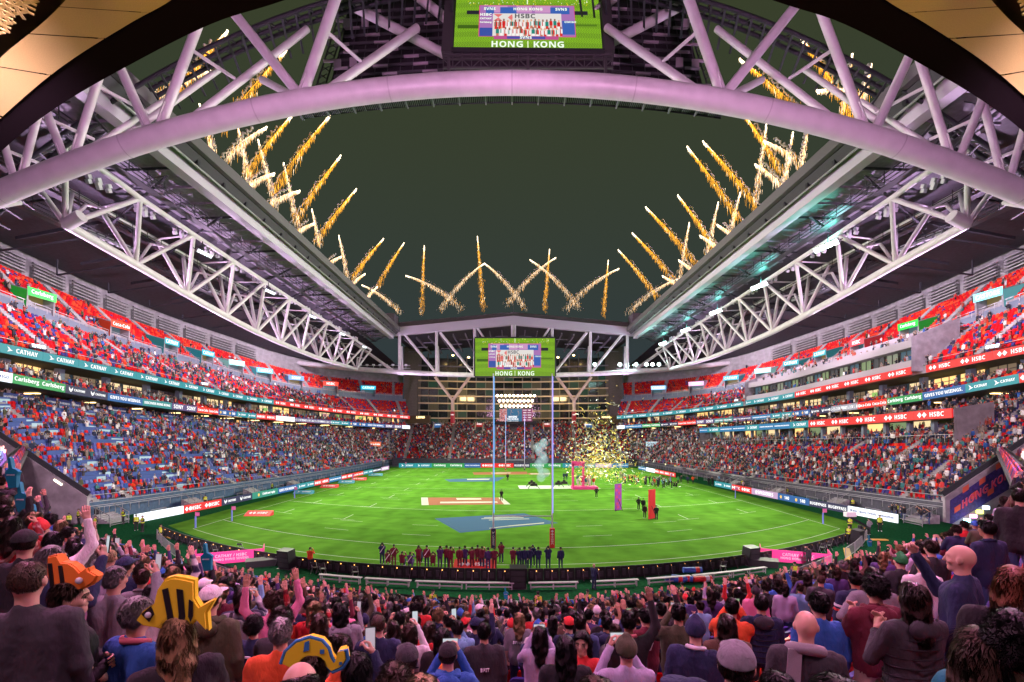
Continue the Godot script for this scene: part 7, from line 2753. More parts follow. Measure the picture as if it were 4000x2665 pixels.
func heroes() -> void:
	# who stands where close to the camera: x, distance, turn, pose, hair, hair colour, top, legs, skin, size, garment, label
	var fine := 0.0165
	for e in [
		[-4.48, 4.59, 0.2, "idle", "cap", "black", "black", "black", 0, 1.0, "jacket", "person in a black cap and dark coat at the far left edge"],
		[-4.03, 4.37, -0.9, "phone_one", "short", "grey", "navy", "navy", 0, 1.0, "jacket", "grey-haired person in glasses raising a phone, navy sleeve, at the left"],
		[-2.88, 2.97, 0.15, "idle", "buzz", "brown", "charcoal", "black", 1, 1.02, "shirt", "big man with cropped hair in a dark charcoal shirt, leftmost of the front figures"],
		[-2.87, 3.24, -1.25, "fold", "short", "brown", "black", "black", 1, 0.98, "jacket", "smiling woman in an orange clownfish hat and white flower garland"],
		[-3.74, 4.7, -0.5, "phone_one", "short", "grey", "grey", "charcoal", 0, 1.0, "sweater", "man in a grey sweater holding a phone up high behind the clownfish hat"],
		[-2.52, 3.36, -0.6, "idle", "short", "grey", "royal blue", "navy", 1, 0.99, "shirt", "grey-haired man in a bright blue shirt with rosy collar"],
		[-2.11, 3.14, 0.5, "clap", "long", "blond", "black", "black", 0, 0.98, "jacket", "person in a yellow striped fish hat and black jacket"],
		[-2.84, 4.7, -0.2, "idle", "cap", "white", "olive", "denim", 0, 1.05, "hoodie", "man in a white cap and olive hooded jacket right of the yellow fish hat"],
		[-1.9, 4.1, 0.1, "idle", "short", "white", "orange", "beige", 1, 1.0, "shirt", "white-haired person in an orange flowered shirt behind the bald man"],
		[-0.97, 2.28, 0.3, "idle", "fringe", "dark brown", "black", "black", 1, 1.0, "jacket", "balding man in glasses and a black jacket low in front of the yellow elephant hat"],
		[-1.17, 2.95, -0.1, "idle", "short", "brown", "purple", "navy", 0, 0.97, "jacket", "person wearing a big yellow elephant hat with a blue rim"],
		[-1.25, 3.58, 0.9, "clap", "short", "dark brown", "orange", "black", 1, 1.0, "jacket", "man in profile with an orange jacket, right of the elephant hat"],
		[-1.04, 3.35, 0.1, "phone_one", "bob", "black", "navy", "black", 0, 0.95, "jacket", "small person with a black bob and a dark hooded jacket"],
		[-1.6, 5.98, 0.0, "clap", "buzz", "brown", "navy", "navy", 1, 1.02, "shirt", "broad man in a dark blue shirt with cropped hair, seen square from behind"],
		[-0.82, 3.9, 0.2, "idle", "cap", "charcoal", "pink", "navy", 0, 0.97, "jacket", "person in a grey cap and bright pink jacket, in the middle of the front"],
		[-0.64, 2.73, 0.0, "idle", "curly", "brown", "charcoal", "black", 1, 0.97, "jacket", "curly brown head low in the middle of the front"],
		[-0.47, 2.62, 0.1, "idle", "bob", "blond", "navy", "black", 1, 0.96, "jacket", "blond bob low in the middle of the front, next to the curly brown head"],
		[-0.59, 4.6, 0.0, "phone", "cap", "black", "royal blue", "navy", 0, 0.95, "hoodie", "person in a black cap and blue hoodie filming with both hands"],
		[0.34, 2.0, 0.0, "idle", "short", "brown", "grey", "black", 1, 1.02, "jacket", "round head of short brown hair low in front, right of the middle"],
		[1.02, 4.46, 0.1, "phone", "beanie", "olive", "lilac", "denim", 0, 0.97, "jacket", "woman in an olive beanie and lilac jacket raising a camera"],
		[0.9, 3.8, 0.1, "idle", "long", "dark brown", "lilac", "denim", 0, 0.0, "jacket", ""],
		[0.53, 4.93, 0.0, "idle", "long", "black", "black", "black", 0, 0.97, "jacket", "girl with long straight black hair before the woman in red"],
		[0.75, 5.35, 2.9, "idle", "long", "black", "red", "black", 1, 0.97, "dress", "dark-haired woman in a red top facing the camera"],
		[2.17, 6.5, -0.1, "phone", "short", "black", "olive", "black", 0, 1.05, "jacket", "man in a brown-green padded jacket filming with both arms up"],
		[1.81, 4.92, -0.3, "idle", "beanie", "navy", "navy", "navy", 1, 1.0, "jacket", "person in a navy beanie and navy jacket with a white collar"],
		[2.95, 6.69, -0.3, "phone", "short", "black", "orange", "black", 0, 1.02, "jacket", "man in a bright orange jacket holding a phone with both hands"],
		[1.16, 2.58, -0.2, "idle", "cap", "grey", "black", "black", 1, 1.02, "jacket", "person in a big grey baseball cap, largest cap of the front row"],
		[0.71, 1.92, 0.3, "idle", "cap", "navy", "navy", "black", 1, 1.0, "jacket", "person in a dark navy cap with a white badge at the lower edge"],
		[3.34, 6.69, 0.0, "fold", "short", "black", "navy", "black", 0, 1.0, "jacket", "man in a navy quilted jacket right of the orange jacket"],
		[2.25, 3.82, -0.2, "idle", "bald", "", "charcoal", "black", 1, 0.99, "jacket", "bald man with a white patterned scarf and a dark jacket"],
		[0.95, 1.45, -0.1, "idle", "short", "black", "black", "black", 1, 1.03, "jacket", "large dark-haired head close to the camera at the lower right"],
		[3.03, 4.93, 0.2, "idle", "short", "black", "royal blue", "navy", 0, 1.0, "fleece", "man with black hair in a bright blue fleece, hands down"],
		[4.93, 7.17, 0.1, "idle", "short", "black", "navy", "denim", 2, 0.98, "jersey", "player-style navy jersey with red and white sleeve bands on a dark-haired person"],
		[3.51, 4.82, 0.2, "clap", "curly", "black", "maroon", "beige", 0, 1.0, "hoodie", "man with thick curly black hair in a maroon hoodie, clapping"],
		[3.12, 3.89, 0.3, "clap", "long", "dark brown", "charcoal", "black", 0, 0.97, "coat", "woman with long dark brown hair in a quilted charcoal coat, clapping"],
		[3.93, 4.37, 0.9, "phone_one", "bald", "", "navy", "denim", 1, 1.03, "jacket", "tall bald man in a navy jacket and jeans with a raised hand"],
		[6.3, 8.1, 0.2, "idle", "beanie", "green", "charcoal", "black", 1, 0.98, "jacket", "man in a green horned knitted hat and grey jacket"],
		[6.91, 9.0, 0.2, "idle", "bob", "red", "purple", "beige", 0, 0.72, "coat", "small girl with ginger bob raised above the crowd behind the green horned hat"],
		[7.82, 9.5, 0.1, "fold", "short", "dark brown", "lilac", "denim", 1, 0.97, "sweater", "man in a pale grey sweater beside the woman with a hair bun"],
		[6.44, 7.66, 0.2, "fold", "short", "brown", "charcoal", "denim", 1, 1.0, "jacket", "man in a dark padded vest right of the pale grey sweater"],
		[5.78, 7.04, 0.0, "idle", "pony", "blond", "white", "denim", 1, 0.92, "shirt", "woman with a blond hair bun in a white top"],
		[3.1, 3.08, -0.6, "idle", "long", "red", "black", "black", 1, 0.96, "jacket", "woman with long auburn hair at the right edge"],
		[1.96, 1.94, -0.9, "phone_one", "curly", "black", "teal", "black", 2, 0.98, "jacket", "dark-haired person drinking from a cup at the right edge"],
		[1.88, 2.0, -0.4, "idle", "long", "brown", "brown", "black", 1, 0.97, "jacket", "blurred brown long-haired head close at the lower right"],
		[7.61, 7.47, -0.7, "idle", "short", "dark brown", "black", "denim", 1, 1.03, "jacket", "man in a black jacket and jeans standing high at the right edge"],
		[1.25, 2.35, 0.1, "idle", "short", "black", "navy", "black", 0, 0.94, "jacket", "small dark head left of the large dark-haired head"],
		[-2.27, 5.89, 0.0, "fold", "long", "brown", "sky blue", "denim", 0, 0.97, "shirt", "woman with long brown hair in a pale blue shirt left of the broad man"],
		[-2.28, 4.94, -0.3, "idle", "curly", "dark brown", "charcoal", "black", 0, 1.0, "jacket", "man with thick curly hair in a dark padded jacket behind the flowered shirt"],
		[-1.3, 6.34, 0.1, "phone_one", "bob", "brown", "white", "denim", 1, 0.96, "shirt", "woman with a brown bob in a white and navy striped top"],
		[0.36, 6.42, 0.0, "phone", "long", "black", "lilac", "denim", 0, 0.97, "shirt", "woman with black hair in a pale top holding a bright phone high"],
		[-0.36, 6.43, 0.1, "idle", "short", "black", "charcoal", "denim", 0, 1.0, "hoodie", "person in a dark hoodie with a row of pale letters on the back"],
		[-0.85, 6.1, 0.0, "idle", "long", "black", "black", "denim", 0, 0.96, "jacket", "person carrying an orange backpack"],
		[-1.05, 8.2, 0.9, "clap", "short", "black", "navy", "navy", 1, 1.0, "jacket", "man in a navy jacket with his arm round two friends, laughing"],
		[-0.6, 8.3, -0.6, "wave", "cap", "navy", "navy", "black", 1, 0.98, "jacket", "person in a navy cap raising a fist among the three friends"],
		[1.45, 6.2, 0.0, "wave", "short", "black", "black", "black", 3, 1.05, "shirt", "broad man in black with a pink collar, one arm raised with a phone"],
		]:
		if e[9] == 0.0: continue
		var at := stand_spot(e[0], e[1])
		var near: bool = e[1] < 3.7
		var t := person(e[11], at, e[2] - atan(row_slope(d0_of(e[0], e[1]), e[0])) * 0.35, e[3], e[4], e[5], e[6], e[7], e[8], e[9], "people close to the camera", e[10], fine if near else 0.022)
		hero_spots.append(Vector2(e[0], e[1]))
		if e[3] in ["phone", "phone_one"] and not "drinking" in e[11] and not "tall bald" in e[11]: phone_for(t, e[3], "phone held by the " + e[11].split(" in ")[0].split(" and ")[0].split(",")[0].replace("person", "one") + ", " + e[6] + " sleeves")
		extras(t, e[11])
	# foam fingers, a ball and a green horn
	for e in [[-8.0, 10.2, 8.0, "teal foam finger held up at the left edge, upper one"], [-7.9, 9.8, 8.05, "teal foam finger at the left edge, lower one"], [-8.6, 9.3, 9.0, "teal foam finger raised left of the yellow vests"], [-5.5, 8.6, 9.0, "blue foam hand raised before the pink booth"], [-0.26, 4.1, 21.0, "teal foam finger raised in the middle of the front rows"], [15.4, 6.2, 21.5, "pale blue foam finger raised at the right"]]:
		var t := thing("foam_finger", e[3], "foam finger", P(e[0], e[1], e[2]), "foam fingers in the near stand")
		var m := MB.new()
		m.prism(PackedVector2Array([Vector2(-0.09, -0.25), Vector2(-0.13, 0.0), Vector2(-0.13, 0.14), Vector2(-0.04, 0.2), Vector2(-0.035, 0.42), Vector2(0.0, 0.46), Vector2(0.035, 0.42), Vector2(0.04, 0.2), Vector2(0.12, 0.16), Vector2(0.17, 0.1), Vector2(0.13, 0.02), Vector2(0.09, -0.25)]), Transform3D(Basis(Vector3.BACK, 0.12).scaled(Vector3(0.7, 0.7, 1)), Vector3.ZERO), 0.06)
		part("hand", m, mat("foam_teal", Color(0.0, 0.2, 0.3), 0.6), t)
		lettering("GO HERE", Vector2(0.12, 0.05), Transform3D(Basis(), Vector3(0, 0.035, 0.035)), mats["print_white"], t)
	var ball := thing("beach_ball", "red, white and blue beach ball over the near crowd", "beach ball", P(-7.1, 3.9, 21))
	for i in 6:
		var m := MB.new()
		for a in 4:
			for b in 8:
				var f := func(u: float, w: float) -> Vector3:
					var th := PI * w
					var ph := TAU * (i + u) / 6.0
					return Vector3(sin(th) * cos(ph), cos(th), sin(th) * sin(ph)) * 0.26
				m.face(f.call(a / 4.0, b / 8.0), f.call(a / 4.0, (b + 1) / 8.0), f.call((a + 1) / 4.0, (b + 1) / 8.0), f.call((a + 1) / 4.0, b / 8.0), Vector3.ZERO)
		part("segment", m, [mat("ball_red", Color(0.6, 0.03, 0.03), 0.4), mat("ball_white", Color(0.7, 0.7, 0.7), 0.4), mat("ball_blue", Color(0.03, 0.15, 0.5), 0.4)][i % 3], ball)
	var horn := thing("horn_bottle", "tall green plastic drinking horn standing between the seats at the right", "drinking horn", P(3.15, 8.55, 3.55))
	var hm := MB.new()
	hm.tube(PackedVector3Array([Vector3(-0.16, -0.25, 0.1), Vector3(-0.02, 0.08, 0.02), Vector3(0.02, 0.25, 0), Vector3(0.05, 0.42, 0)]), 0.075, 14, 0.045)
	part("tube", hm, mat("horn_green", Color(0.0, 0.14, 0.1), 0.3), horn)
	hm = MB.new()
	hm.rod(Vector3(0.05, 0.415, 0), Vector3(0.056, 0.45, 0), 0.05, 14)
	part("lid", hm, mats["print_white"], horn)
	hm = MB.new()
	hm.rod(Vector3(0.01, 0.22, 0), Vector3(0.015, 0.245, 0), 0.062, 14)
	part("ring", hm, mats["print_white"], horn)


var hero_spots: Array[Vector2] = []


# what some of them wear or carry on their backs; the head looks along +z, its crown at 1.755
func extras(t: Node3D, label: String) -> void:
	var yellow := mat("felt_yellow", Color(0.85, 0.68, 0.02), 0.8)
	var black := mat("sequin_black", Color(0.01, 0.01, 0.012), 0.35)
	var orange := mat("felt_orange", Color(0.75, 0.2, 0.02), 0.8)
	var flat_hat := func(name_: String, pts: Array, turn: float, m: Material, stripes: Array, sm: Material, lift: float, grow: float):
		var x := Transform3D(Basis(Vector3.UP, turn - t.rotation.y).scaled_local(Vector3(grow, grow, 1)), Vector3(0, lift, 0))
		var poly := PackedVector2Array()
		for p in pts: poly.append(Vector2(p[0], p[1]))
		var mb := MB.new()
		mb.prism(poly, x, 0.05)
		mb.prism(poly, x * Transform3D(Basis().scaled(Vector3(0.93, 0.92, 1)), Vector3(0, 0.006, 0)), 0.085)
		var o := part(name_, mb, m, t)
		for s in stripes:
			var q := PackedVector2Array()
			for p in s: q.append(Vector2(p[0], p[1]))
			mb = MB.new()
			mb.prism(q, x, 0.1)
			part("stripe", mb, sm, o)
		return [o, x]
	if "in a yellow striped fish hat" in label:
		var r: Array = flat_hat.call("fish_hat", [[-0.24, -0.01], [-0.2, 0.05], [-0.13, 0.1], [-0.11, 0.19], [-0.06, 0.27], [0.0, 0.285], [0.07, 0.27], [0.13, 0.25], [0.13, 0.12], [0.17, 0.05], [0.26, 0.1], [0.21, 0.01], [0.22, -0.12], [0.15, -0.03], [0.09, -0.09], [-0.02, -0.11], [-0.12, -0.07], [-0.2, -0.05]], 0.2, yellow, [[[-0.07, 0.2], [-0.035, 0.21], [0.0, 0.0], [0.005, -0.1], [-0.03, -0.1], [-0.04, 0.02]], [[0.02, 0.2], [0.06, 0.19], [0.075, 0.0], [0.06, -0.08], [0.03, -0.09], [0.035, 0.02]], [[0.1, 0.12], [0.125, 0.1], [0.125, 0.0], [0.11, -0.04], [0.095, 0.0]], [[-0.2, 0.04], [-0.14, 0.09], [-0.12, 0.03], [-0.15, -0.02]]], black, 1.77, 0.9)
		var eye := MB.new()
		for z in [-0.05, 0.05]: eye.ball(r[1] * Vector3(-0.155, 0.03, z), Vector3.ONE * 0.02, 8)
		part("eye", eye, mats["print_white"], r[0])
	elif "in an orange clownfish" in label:
		var r: Array = flat_hat.call("fish_hat", [[0.2, -0.02], [0.22, 0.02], [0.16, 0.06], [0.15, 0.09], [0.1, 0.05], [0.06, 0.1], [0.02, 0.13], [-0.04, 0.14], [-0.07, 0.2], [-0.13, 0.19], [-0.13, 0.06], [-0.1, -0.1], [-0.03, -0.12], [0.08, -0.09], [0.15, -0.06]], 0.15, orange, [[[-0.115, 0.14], [-0.09, 0.14], [-0.07, -0.08], [-0.095, -0.09]], [[-0.045, 0.12], [-0.02, 0.12], [0.005, -0.08], [-0.02, -0.09]]], black, 1.77, 0.85)
		var eye := MB.new()
		for z in [-0.05, 0.05]: eye.ball(r[1] * Vector3(0.1, 0.0, z), Vector3.ONE * 0.022, 8)
		part("eye", eye, mats["print_white"], r[0])
		var lei := MB.new()
		var lr := RandomNumberGenerator.new()
		for i in 46:
			var a := TAU * i / 46.0
			var p := Vector3(sin(a) * 0.14, 1.3 + 0.17 * -cos(a) * 1.0 - 0.05, 0.06 - cos(a) * -0.02 + 0.13 * maxf(cos(a), -0.3))
			lei.ball(p, Vector3(0.035, 0.028, 0.035), 6, Basis.from_euler(Vector3(i, i * 2.0, 0)))
		part("garland", lei, mat("petal_cream", Color(0.7, 0.6, 0.38), 0.8), t)
	elif "wearing a big yellow elephant" in label:
		var r: Array = flat_hat.call("elephant_hat", [[-0.23, -0.03], [-0.2, 0.06], [-0.12, 0.13], [-0.02, 0.16], [0.07, 0.13], [0.12, 0.07], [0.14, 0.0], [0.17, -0.05], [0.19, -0.02], [0.2, 0.04], [0.25, 0.05], [0.26, -0.02], [0.22, -0.08], [0.15, -0.11], [0.1, -0.06], [0.06, -0.03], [-0.05, -0.05], [-0.16, -0.07]], 0.1, yellow, [[[-0.05, 0.13], [-0.02, 0.14], [-0.02, 0.07], [-0.06, 0.06]], [[0.06, 0.07], [0.09, 0.07], [0.09, 0.04], [0.06, 0.04]], [[0.2, -0.03], [0.22, -0.03], [0.22, -0.05], [0.2, -0.05]]], mat("felt_blue", Color(0.03, 0.2, 0.45), 0.8), 1.74, 0.8)
		var rim := MB.new()
		var outline := PackedVector3Array()
		for p in [[-0.23, -0.03], [-0.2, 0.06], [-0.12, 0.13], [-0.02, 0.16], [0.07, 0.13], [0.12, 0.07], [0.14, 0.0], [0.17, -0.05], [0.19, -0.02], [0.2, 0.04], [0.25, 0.05], [0.26, -0.02], [0.22, -0.08], [0.15, -0.11], [0.1, -0.06]]: outline.append(r[1] * Vector3(p[0], p[1], 0.03))
		rim.tube(outline, 0.012, 6)
		part("rim", rim, mats["felt_blue"], r[0])
	elif "in a green horned" in label:
		var m := MB.new()
		for s in [-1, 1]: m.tube(PackedVector3Array([Vector3(s * 0.08, 1.72, 0), Vector3(s * 0.14, 1.74, 0), Vector3(s * 0.16, 1.8, 0), Vector3(s * 0.15, 1.85, 0)]), 0.03, 8, 0.006)
		part("horn", m, mat("horn_pink", Color(0.65, 0.35, 0.4), 0.6), t)
	elif "with a white patterned scarf" in label:
		var m := MB.new()
		m.tube(PackedVector3Array([Vector3(-0.1, 1.47, -0.04), Vector3(-0.05, 1.5, -0.1), Vector3(0.05, 1.5, -0.1), Vector3(0.11, 1.47, -0.02), Vector3(0.09, 1.44, 0.07), Vector3(-0.06, 1.43, 0.08), Vector3(-0.11, 1.46, 0.0)]), 0.045, 8)
		m.hexa([Vector3(0.06, 1.18, -0.165), Vector3(0.16, 1.18, -0.16), Vector3(0.16, 1.18, -0.14), Vector3(0.06, 1.18, -0.145), Vector3(0.04, 1.5, -0.125), Vector3(0.13, 1.48, -0.1), Vector3(0.13, 1.48, -0.08), Vector3(0.04, 1.5, -0.1)])
		part("scarf", m, noisy(mat("scarf_white", Color(0.6, 0.58, 0.6), 0.9), 0.3, 0.35, 6.0), t)
	elif "in an orange flowered shirt" in label:
		var m := MB.new()
		for i in 40:
			var a := rng.randf() * TAU
			var y := rng.randf_range(0.95, 1.4)
			var rr := 0.2 if absf(cos(a)) > 0.7 else 0.145
			m.ball(Vector3(cos(a) * rr * 1.02, y, sin(a) * 0.132), Vector3(0.03, 0.03, 0.014), 6, Basis(Vector3.UP, -a + PI / 2))
		part("flower_print", m, mat("petal_white", Color(0.6, 0.5, 0.35), 0.8), t)
	elif "orange backpack" in label:
		var m := MB.new()
		m.ball(Vector3(0, 1.22, -0.2), Vector3(0.16, 0.24, 0.1), 14)
		part("backpack", m, mat("pack_orange", Color(0.7, 0.22, 0.02), 0.6), t)
	elif "sleeve bands" in label:
		for s in [-1, 1]:
			for k in 2:
				var m := MB.new()
				var a := Vector3(s * 0.2, 1.4, -0.02).lerp(Vector3(s * 0.255, 1.13, -0.03), 0.45 + k * 0.22)
				m.rod(a, a + Vector3(s * 0.006, -0.03, 0), 0.069 - k * 0.002, 12)
				part("sleeve_band", m, mat("band_red" if k else "band_white", Color(0.5, 0.03, 0.03) if k else Color(0.6, 0.6, 0.6), 0.8), t)
		lettering("CATHAY", Vector2(0.2, 0.05), Transform3D(Basis(Vector3.UP, PI), Vector3(0, 1.36, -0.155)), mats["print_white"], t)
	elif "pale letters" in label:
		lettering("BFIT", Vector2(0.24, 0.04), Transform3D(Basis(Vector3.UP, PI), Vector3(0, 1.22, -0.15)), mats["print_white"], t)
	elif "striped top" in label:
		for k in 6:
			var m := MB.new()
			var pts := PackedVector3Array()
			for i in 17: pts.append(Vector3(cos(TAU * i / 16.0) * 0.215, 0.98 + k * 0.065, sin(TAU * i / 16.0) * 0.132 - 0.005))
			m.tube(pts, 0.012, 5)
			part("stripe", m, mat("stripe_navy", Color(0.02, 0.02, 0.06), 0.8), t)
	elif "red collar" in label or "pink collar" in label or "rosy collar" in label or "white collar" in label:
		var m := MB.new()
		m.tube(PackedVector3Array([Vector3(-0.08, 1.46, 0.03), Vector3(-0.075, 1.49, -0.05), Vector3(0, 1.5, -0.095), Vector3(0.075, 1.49, -0.05), Vector3(0.08, 1.46, 0.03)]), 0.022, 8)
		part("collar", m, mat("collar_pink", Color(0.5, 0.12, 0.15), 0.8) if not "white" in label else mats["print_white"], t)
	elif "white badge" in label:
		var m := MB.new()
		m.ball(Vector3(-0.06, 1.735, -0.09), Vector3(0.035, 0.02, 0.006), 10, Basis(Vector3.UP, 0.55) * Basis(Vector3.RIGHT, 0.5) * Basis(Vector3.BACK, 0.6))
		part("badge", m, mats["print_white"], t)
	elif "quilted" in label:
		var m := MB.new()
		for k in 7:
			var pts := PackedVector3Array()
			for i in 17: pts.append(Vector3(cos(TAU * i / 16.0) * 0.232, 0.9 + k * 0.075, sin(TAU * i / 16.0) * 0.14 - 0.005))
			m.tube(pts, 0.007, 4)
		part("quilt_seam", m, mat("seam_black", Color(0.008, 0.008, 0.01), 0.9), t)
		m = MB.new()
		m.ball(Vector3(0, 1.43, -0.12), Vector3(0.13, 0.09, 0.06), 12)
		part("hood", m, cloth("charcoal"), t)
	elif "hoodie" in label or "hooded" in label:
		var m := MB.new()
		m.ball(Vector3(0, 1.42, -0.115), Vector3(0.13, 0.085, 0.065), 12)
		m.tube(PackedVector3Array([Vector3(-0.09, 1.46, 0.04), Vector3(-0.1, 1.47, -0.05), Vector3(0, 1.48, -0.11), Vector3(0.1, 1.47, -0.05), Vector3(0.09, 1.46, 0.04)]), 0.035, 8)
		part("hood", m, cloth("maroon" if "maroon" in label else "olive" if "olive" in label else "royal blue" if "blue" in label else "charcoal" if not "dark hooded" in label else "navy"), t)
	elif "drinking" in label:
		var o := thing("drink_cup", "clear plastic cup with pale drink at the right edge", "cup", t.transform * Vector3(-0.1, 1.62, 0.24))
		var m := MB.new()
		m.rod(Vector3(0, -0.06, 0), Vector3(0, 0.06, 0.03), 0.033, 14, 0.042)
		part("cup", m, mat("beer_pale", Color(0.6, 0.45, 0.2), 0.15), o)
		m = MB.new()
		m.rod(Vector3(0, 0.06, 0.03), Vector3(0, 0.065, 0.031), 0.043, 14)
		part("foam_top", m, mats["print_white"], o)
	if "glasses" in label:
		var m := MB.new()
		for s in [-1, 1]:
			m.rod(Vector3(s * 0.07, 1.65, 0.07), Vector3(s * 0.083, 1.645, -0.02), 0.004, 5)
			var ring := PackedVector3Array()
			for i in 11: ring.append(Vector3(s * 0.034 + cos(TAU * i / 10.0) * 0.026, 1.645 + sin(TAU * i / 10.0) * 0.02, 0.1))
			m.tube(ring, 0.003, 4)
		part("glasses", m, mat("frame_black", Color(0.01, 0.01, 0.01), 0.3), t)


func staff() -> void:
	var row := [[-10.8, 41.5, 0], [-10.3, 41.5, 1], [-9.7, 41.0, 0], [-9.0, 41.0, 1], [-8.3, 40.8, 1], [-7.6, 40.6, 0], [-6.9, 40.4, 0], [-6.5, 41.0, 1], [-5.8, 40.2, 0], [-5.3, 40.4, 0], [-4.9, 39.9, 0], [-4.2, 40.0, 0], [-3.8, 40.3, 0], [-3.2, 40.0, 0], [-2.8, 40.6, 0], [-2.4, 40.0, 0], [-1.9, 39.8, 0], [-1.4, 39.8, 0], [-0.9, 41.9, 0], [0.1, 40.0, 0], [0.6, 39.8, 0], [1.0, 39.8, 0], [1.4, 40.1, 0], [1.7, 40.8, 0], [2.1, 40.0, 0], [2.9, 40.0, 0], [3.9, 40.0, 0]]
	for i in row.size():
		var crouch: bool = row[i][2] == 1
		var pose: String = "crouch" if crouch else ["phone", "idle", "hips", "phone", "fold"][i % 5]
		var c: String = "navy" if i == 0 or i > 19 else "maroon" if i % 4 else "purple"
		var t := person("%s person in a dark %s track suit by the near goal, %s from the left" % ["crouching" if crouch else "standing", "maroon" if c != "navy" else "navy", nth(i + 1)], P(row[i][0], 0.01, row[i][1]), rng.randf_range(-0.3, 0.3), pose, ["short", "short", "cap", "buzz"][i % 4], "black", c, c if i % 3 else "navy", i % 3, rng.randf_range(1.0, 1.07), "team members by the near goal", "jacket", 0.03)
		if i in [0, 1, 2, 4, 6]:
			var m := MB.new()
			var o: Vector3 = body(pose, 0.03)[4]
			m.bar(o + Vector3(-0.15, 1.44, -0.12), o + Vector3(0.18, 0.98, -0.145), 0.06, 0.02, Vector3(0, 0, 1))
			part("sash", m, mats["print_white"], t)
	var steward := func(x: float, d: float, yaw: float, pose: String, label: String, y: float):
		var t := person(label, P(x, y, d), yaw, pose, "cap", "black", "black", "black", 0, 1.03, "stewards round the pitch", "jacket", 0.03)
		var m := MB.new()
		m.add(vest(), Transform3D())
		part("vest", m, mat("vest_yellow", Color(0.42, 0.55, 0.02), 0.7), t)
		m = MB.new()
		var pts := PackedVector3Array()
		for i in 13: pts.append(Vector3(cos(TAU * i / 12.0) * 0.245, 1.12, sin(TAU * i / 12.0) * 0.152 - 0.003))
		m.tube(pts, 0.018, 5)
		part("reflective_band", m, mats["print_white"], t)
	var k := 1
	for e in [[-52.1, 60.0], [-46.6, 59.8], [-42.1, 55.9], [-40.8, 55.1], [-35.1, 49.9], [-50.6, 57.0], [-45.9, 55.0], [33.2, 49.2], [50.1, 64.9], [36.9, 54.5], [40.9, 55.5], [-45.5, 74.0], [-44.2, 92.0], [47.8, 70.0], [46.3, 84.0], [45.2, 98.0]]:
		steward.call(e[0], e[1], PI * 0.9 if k % 3 else 0.6, "idle" if k % 2 else "fold", "steward in a yellow vest at the %s of the turf, %s of that side" % ["left" if e[0] < 0 else "right", nth(k if k < 8 else k - 7 if k < 12 else k - 4)], 0.0)
		k += 1
	k = 1
	for x in [-14.6, -9.9, -4.6, 1.5, 4.4, 10.4, 15.3, 20.0]:
		steward.call(x, 28.7 + 0.0165 * x * x, PI if k % 2 else 0.2, "idle", "steward in yellow vest at the near stand's front barrier, %s from the left" % nth(k), 0.0)
		k += 1
	var list := [[-16.1, 39.8, 0.0, "phone", "brown", "orange", "charcoal", "person in an orange bib standing with a camera left of the benches"], [5.7, 34.7, -0.9, "fold", "brown", "navy", "navy", "bald man in navy standing alone before the right benches"], [-27.3, 42.9, 0.6, "fold", "black", "black", "black", "guard in black standing left of the left pink booth"], [23.9, 40.2, 0.0, "phone", "black", "black", "black", "guard in black before the right pink booth"], [-51.4, 61.8, 0.4, "idle", "black", "charcoal", "black", "guard in dark grey at the foot of the left wall"], [38.2, 53.4, 0.3, "hips", "black", "grey", "black", "camera operator beside the camera crane"], [-1.7, 80.5, 0.0, "fold", "black", "black", "black", "referee in black on the grass left of the near right post"], [-1.0, 113.7, 0.2, "idle", "black", "black", "black", "lone person in black far up the pitch behind the left post"], [14.3, 84.5, 0.0, "hips", "black", "black", "black", "lone person in black in the middle of the right grass"], [12.1, 116.1, 0.3, "idle", "black", "navy", "navy", "left one of two people beyond the presentation stage"], [12.7, 116.1, 0.0, "idle", "black", "navy", "navy", "right one of two people beyond the presentation stage"], [24.9, 119.7, 0.2, "idle", "black", "navy", "navy", "person in navy far right of the presentation stage"], [26.3, 120.8, 0.2, "idle", "blond", "beige", "beige", "person in beige far right of the presentation stage"], [18.0, 70.9, 0.1, "hips", "black", "black", "black", "left helper at the violet display board"], [18.4, 69.9, -0.2, "idle", "black", "black", "black", "right helper at the violet display board"], [17.0, 63.9, 0.1, "idle", "black", "black", "black", "left helper at the red display board"], [18.2, 62.9, -0.2, "fold", "black", "black", "black", "right helper at the red display board"], [-7.7, 42.0, 1.2, "crouch", "black", "navy", "black", "photographer crouching behind the row of track suits"]]
	for e in list:
		person(e[7], P(e[0], 0.01, e[1]), e[2], e[3], "bald" if "bald" in e[7] else "cap" if "orange bib" in e[7] else "short", e[4], e[5], e[6], 0, 1.03, "people on the turf", "jacket", 0.03)
	for i in 8:
		var a: Array = [[35.7, 107.3, "green"], [36.9, 109, "black"], [37.8, 107.3, "navy"], [38.9, 107.3, "orange"], [41.4, 105, "black"], [42.0, 104.5, "black"], [44.6, 96.3, "white"], [45.7, 110, "sky blue"]][i]
		person("person in %s by the right touchline, %s from the left" % [a[2], nth(i + 1)], P(a[0], 0.01, a[1]), -1.2 + i * 0.3, ["idle", "phone", "hips", "clap"][i % 4], "short", "black", a[2], "black", i % 3, 1.0, "people by the right touchline", "jacket", 0.03)
	for i in 9:
		person("player in %s on the pink presentation stage, %s of the team" % [["white", "red", "teal"][i % 3], nth(i + 1)], P(12.9 + (i % 5) * 0.75, 0.5 + (0.45 if i > 4 else 0.0), 97.3 + i / 5 * 1.0), PI + rng.randf_range(-0.4, 0.4), "cheer" if i % 2 else "clap", "short", "black", ["white", "red", "teal"][i % 3], "white", 2, 1.05, "team on the presentation stage", "jersey", 0.03)
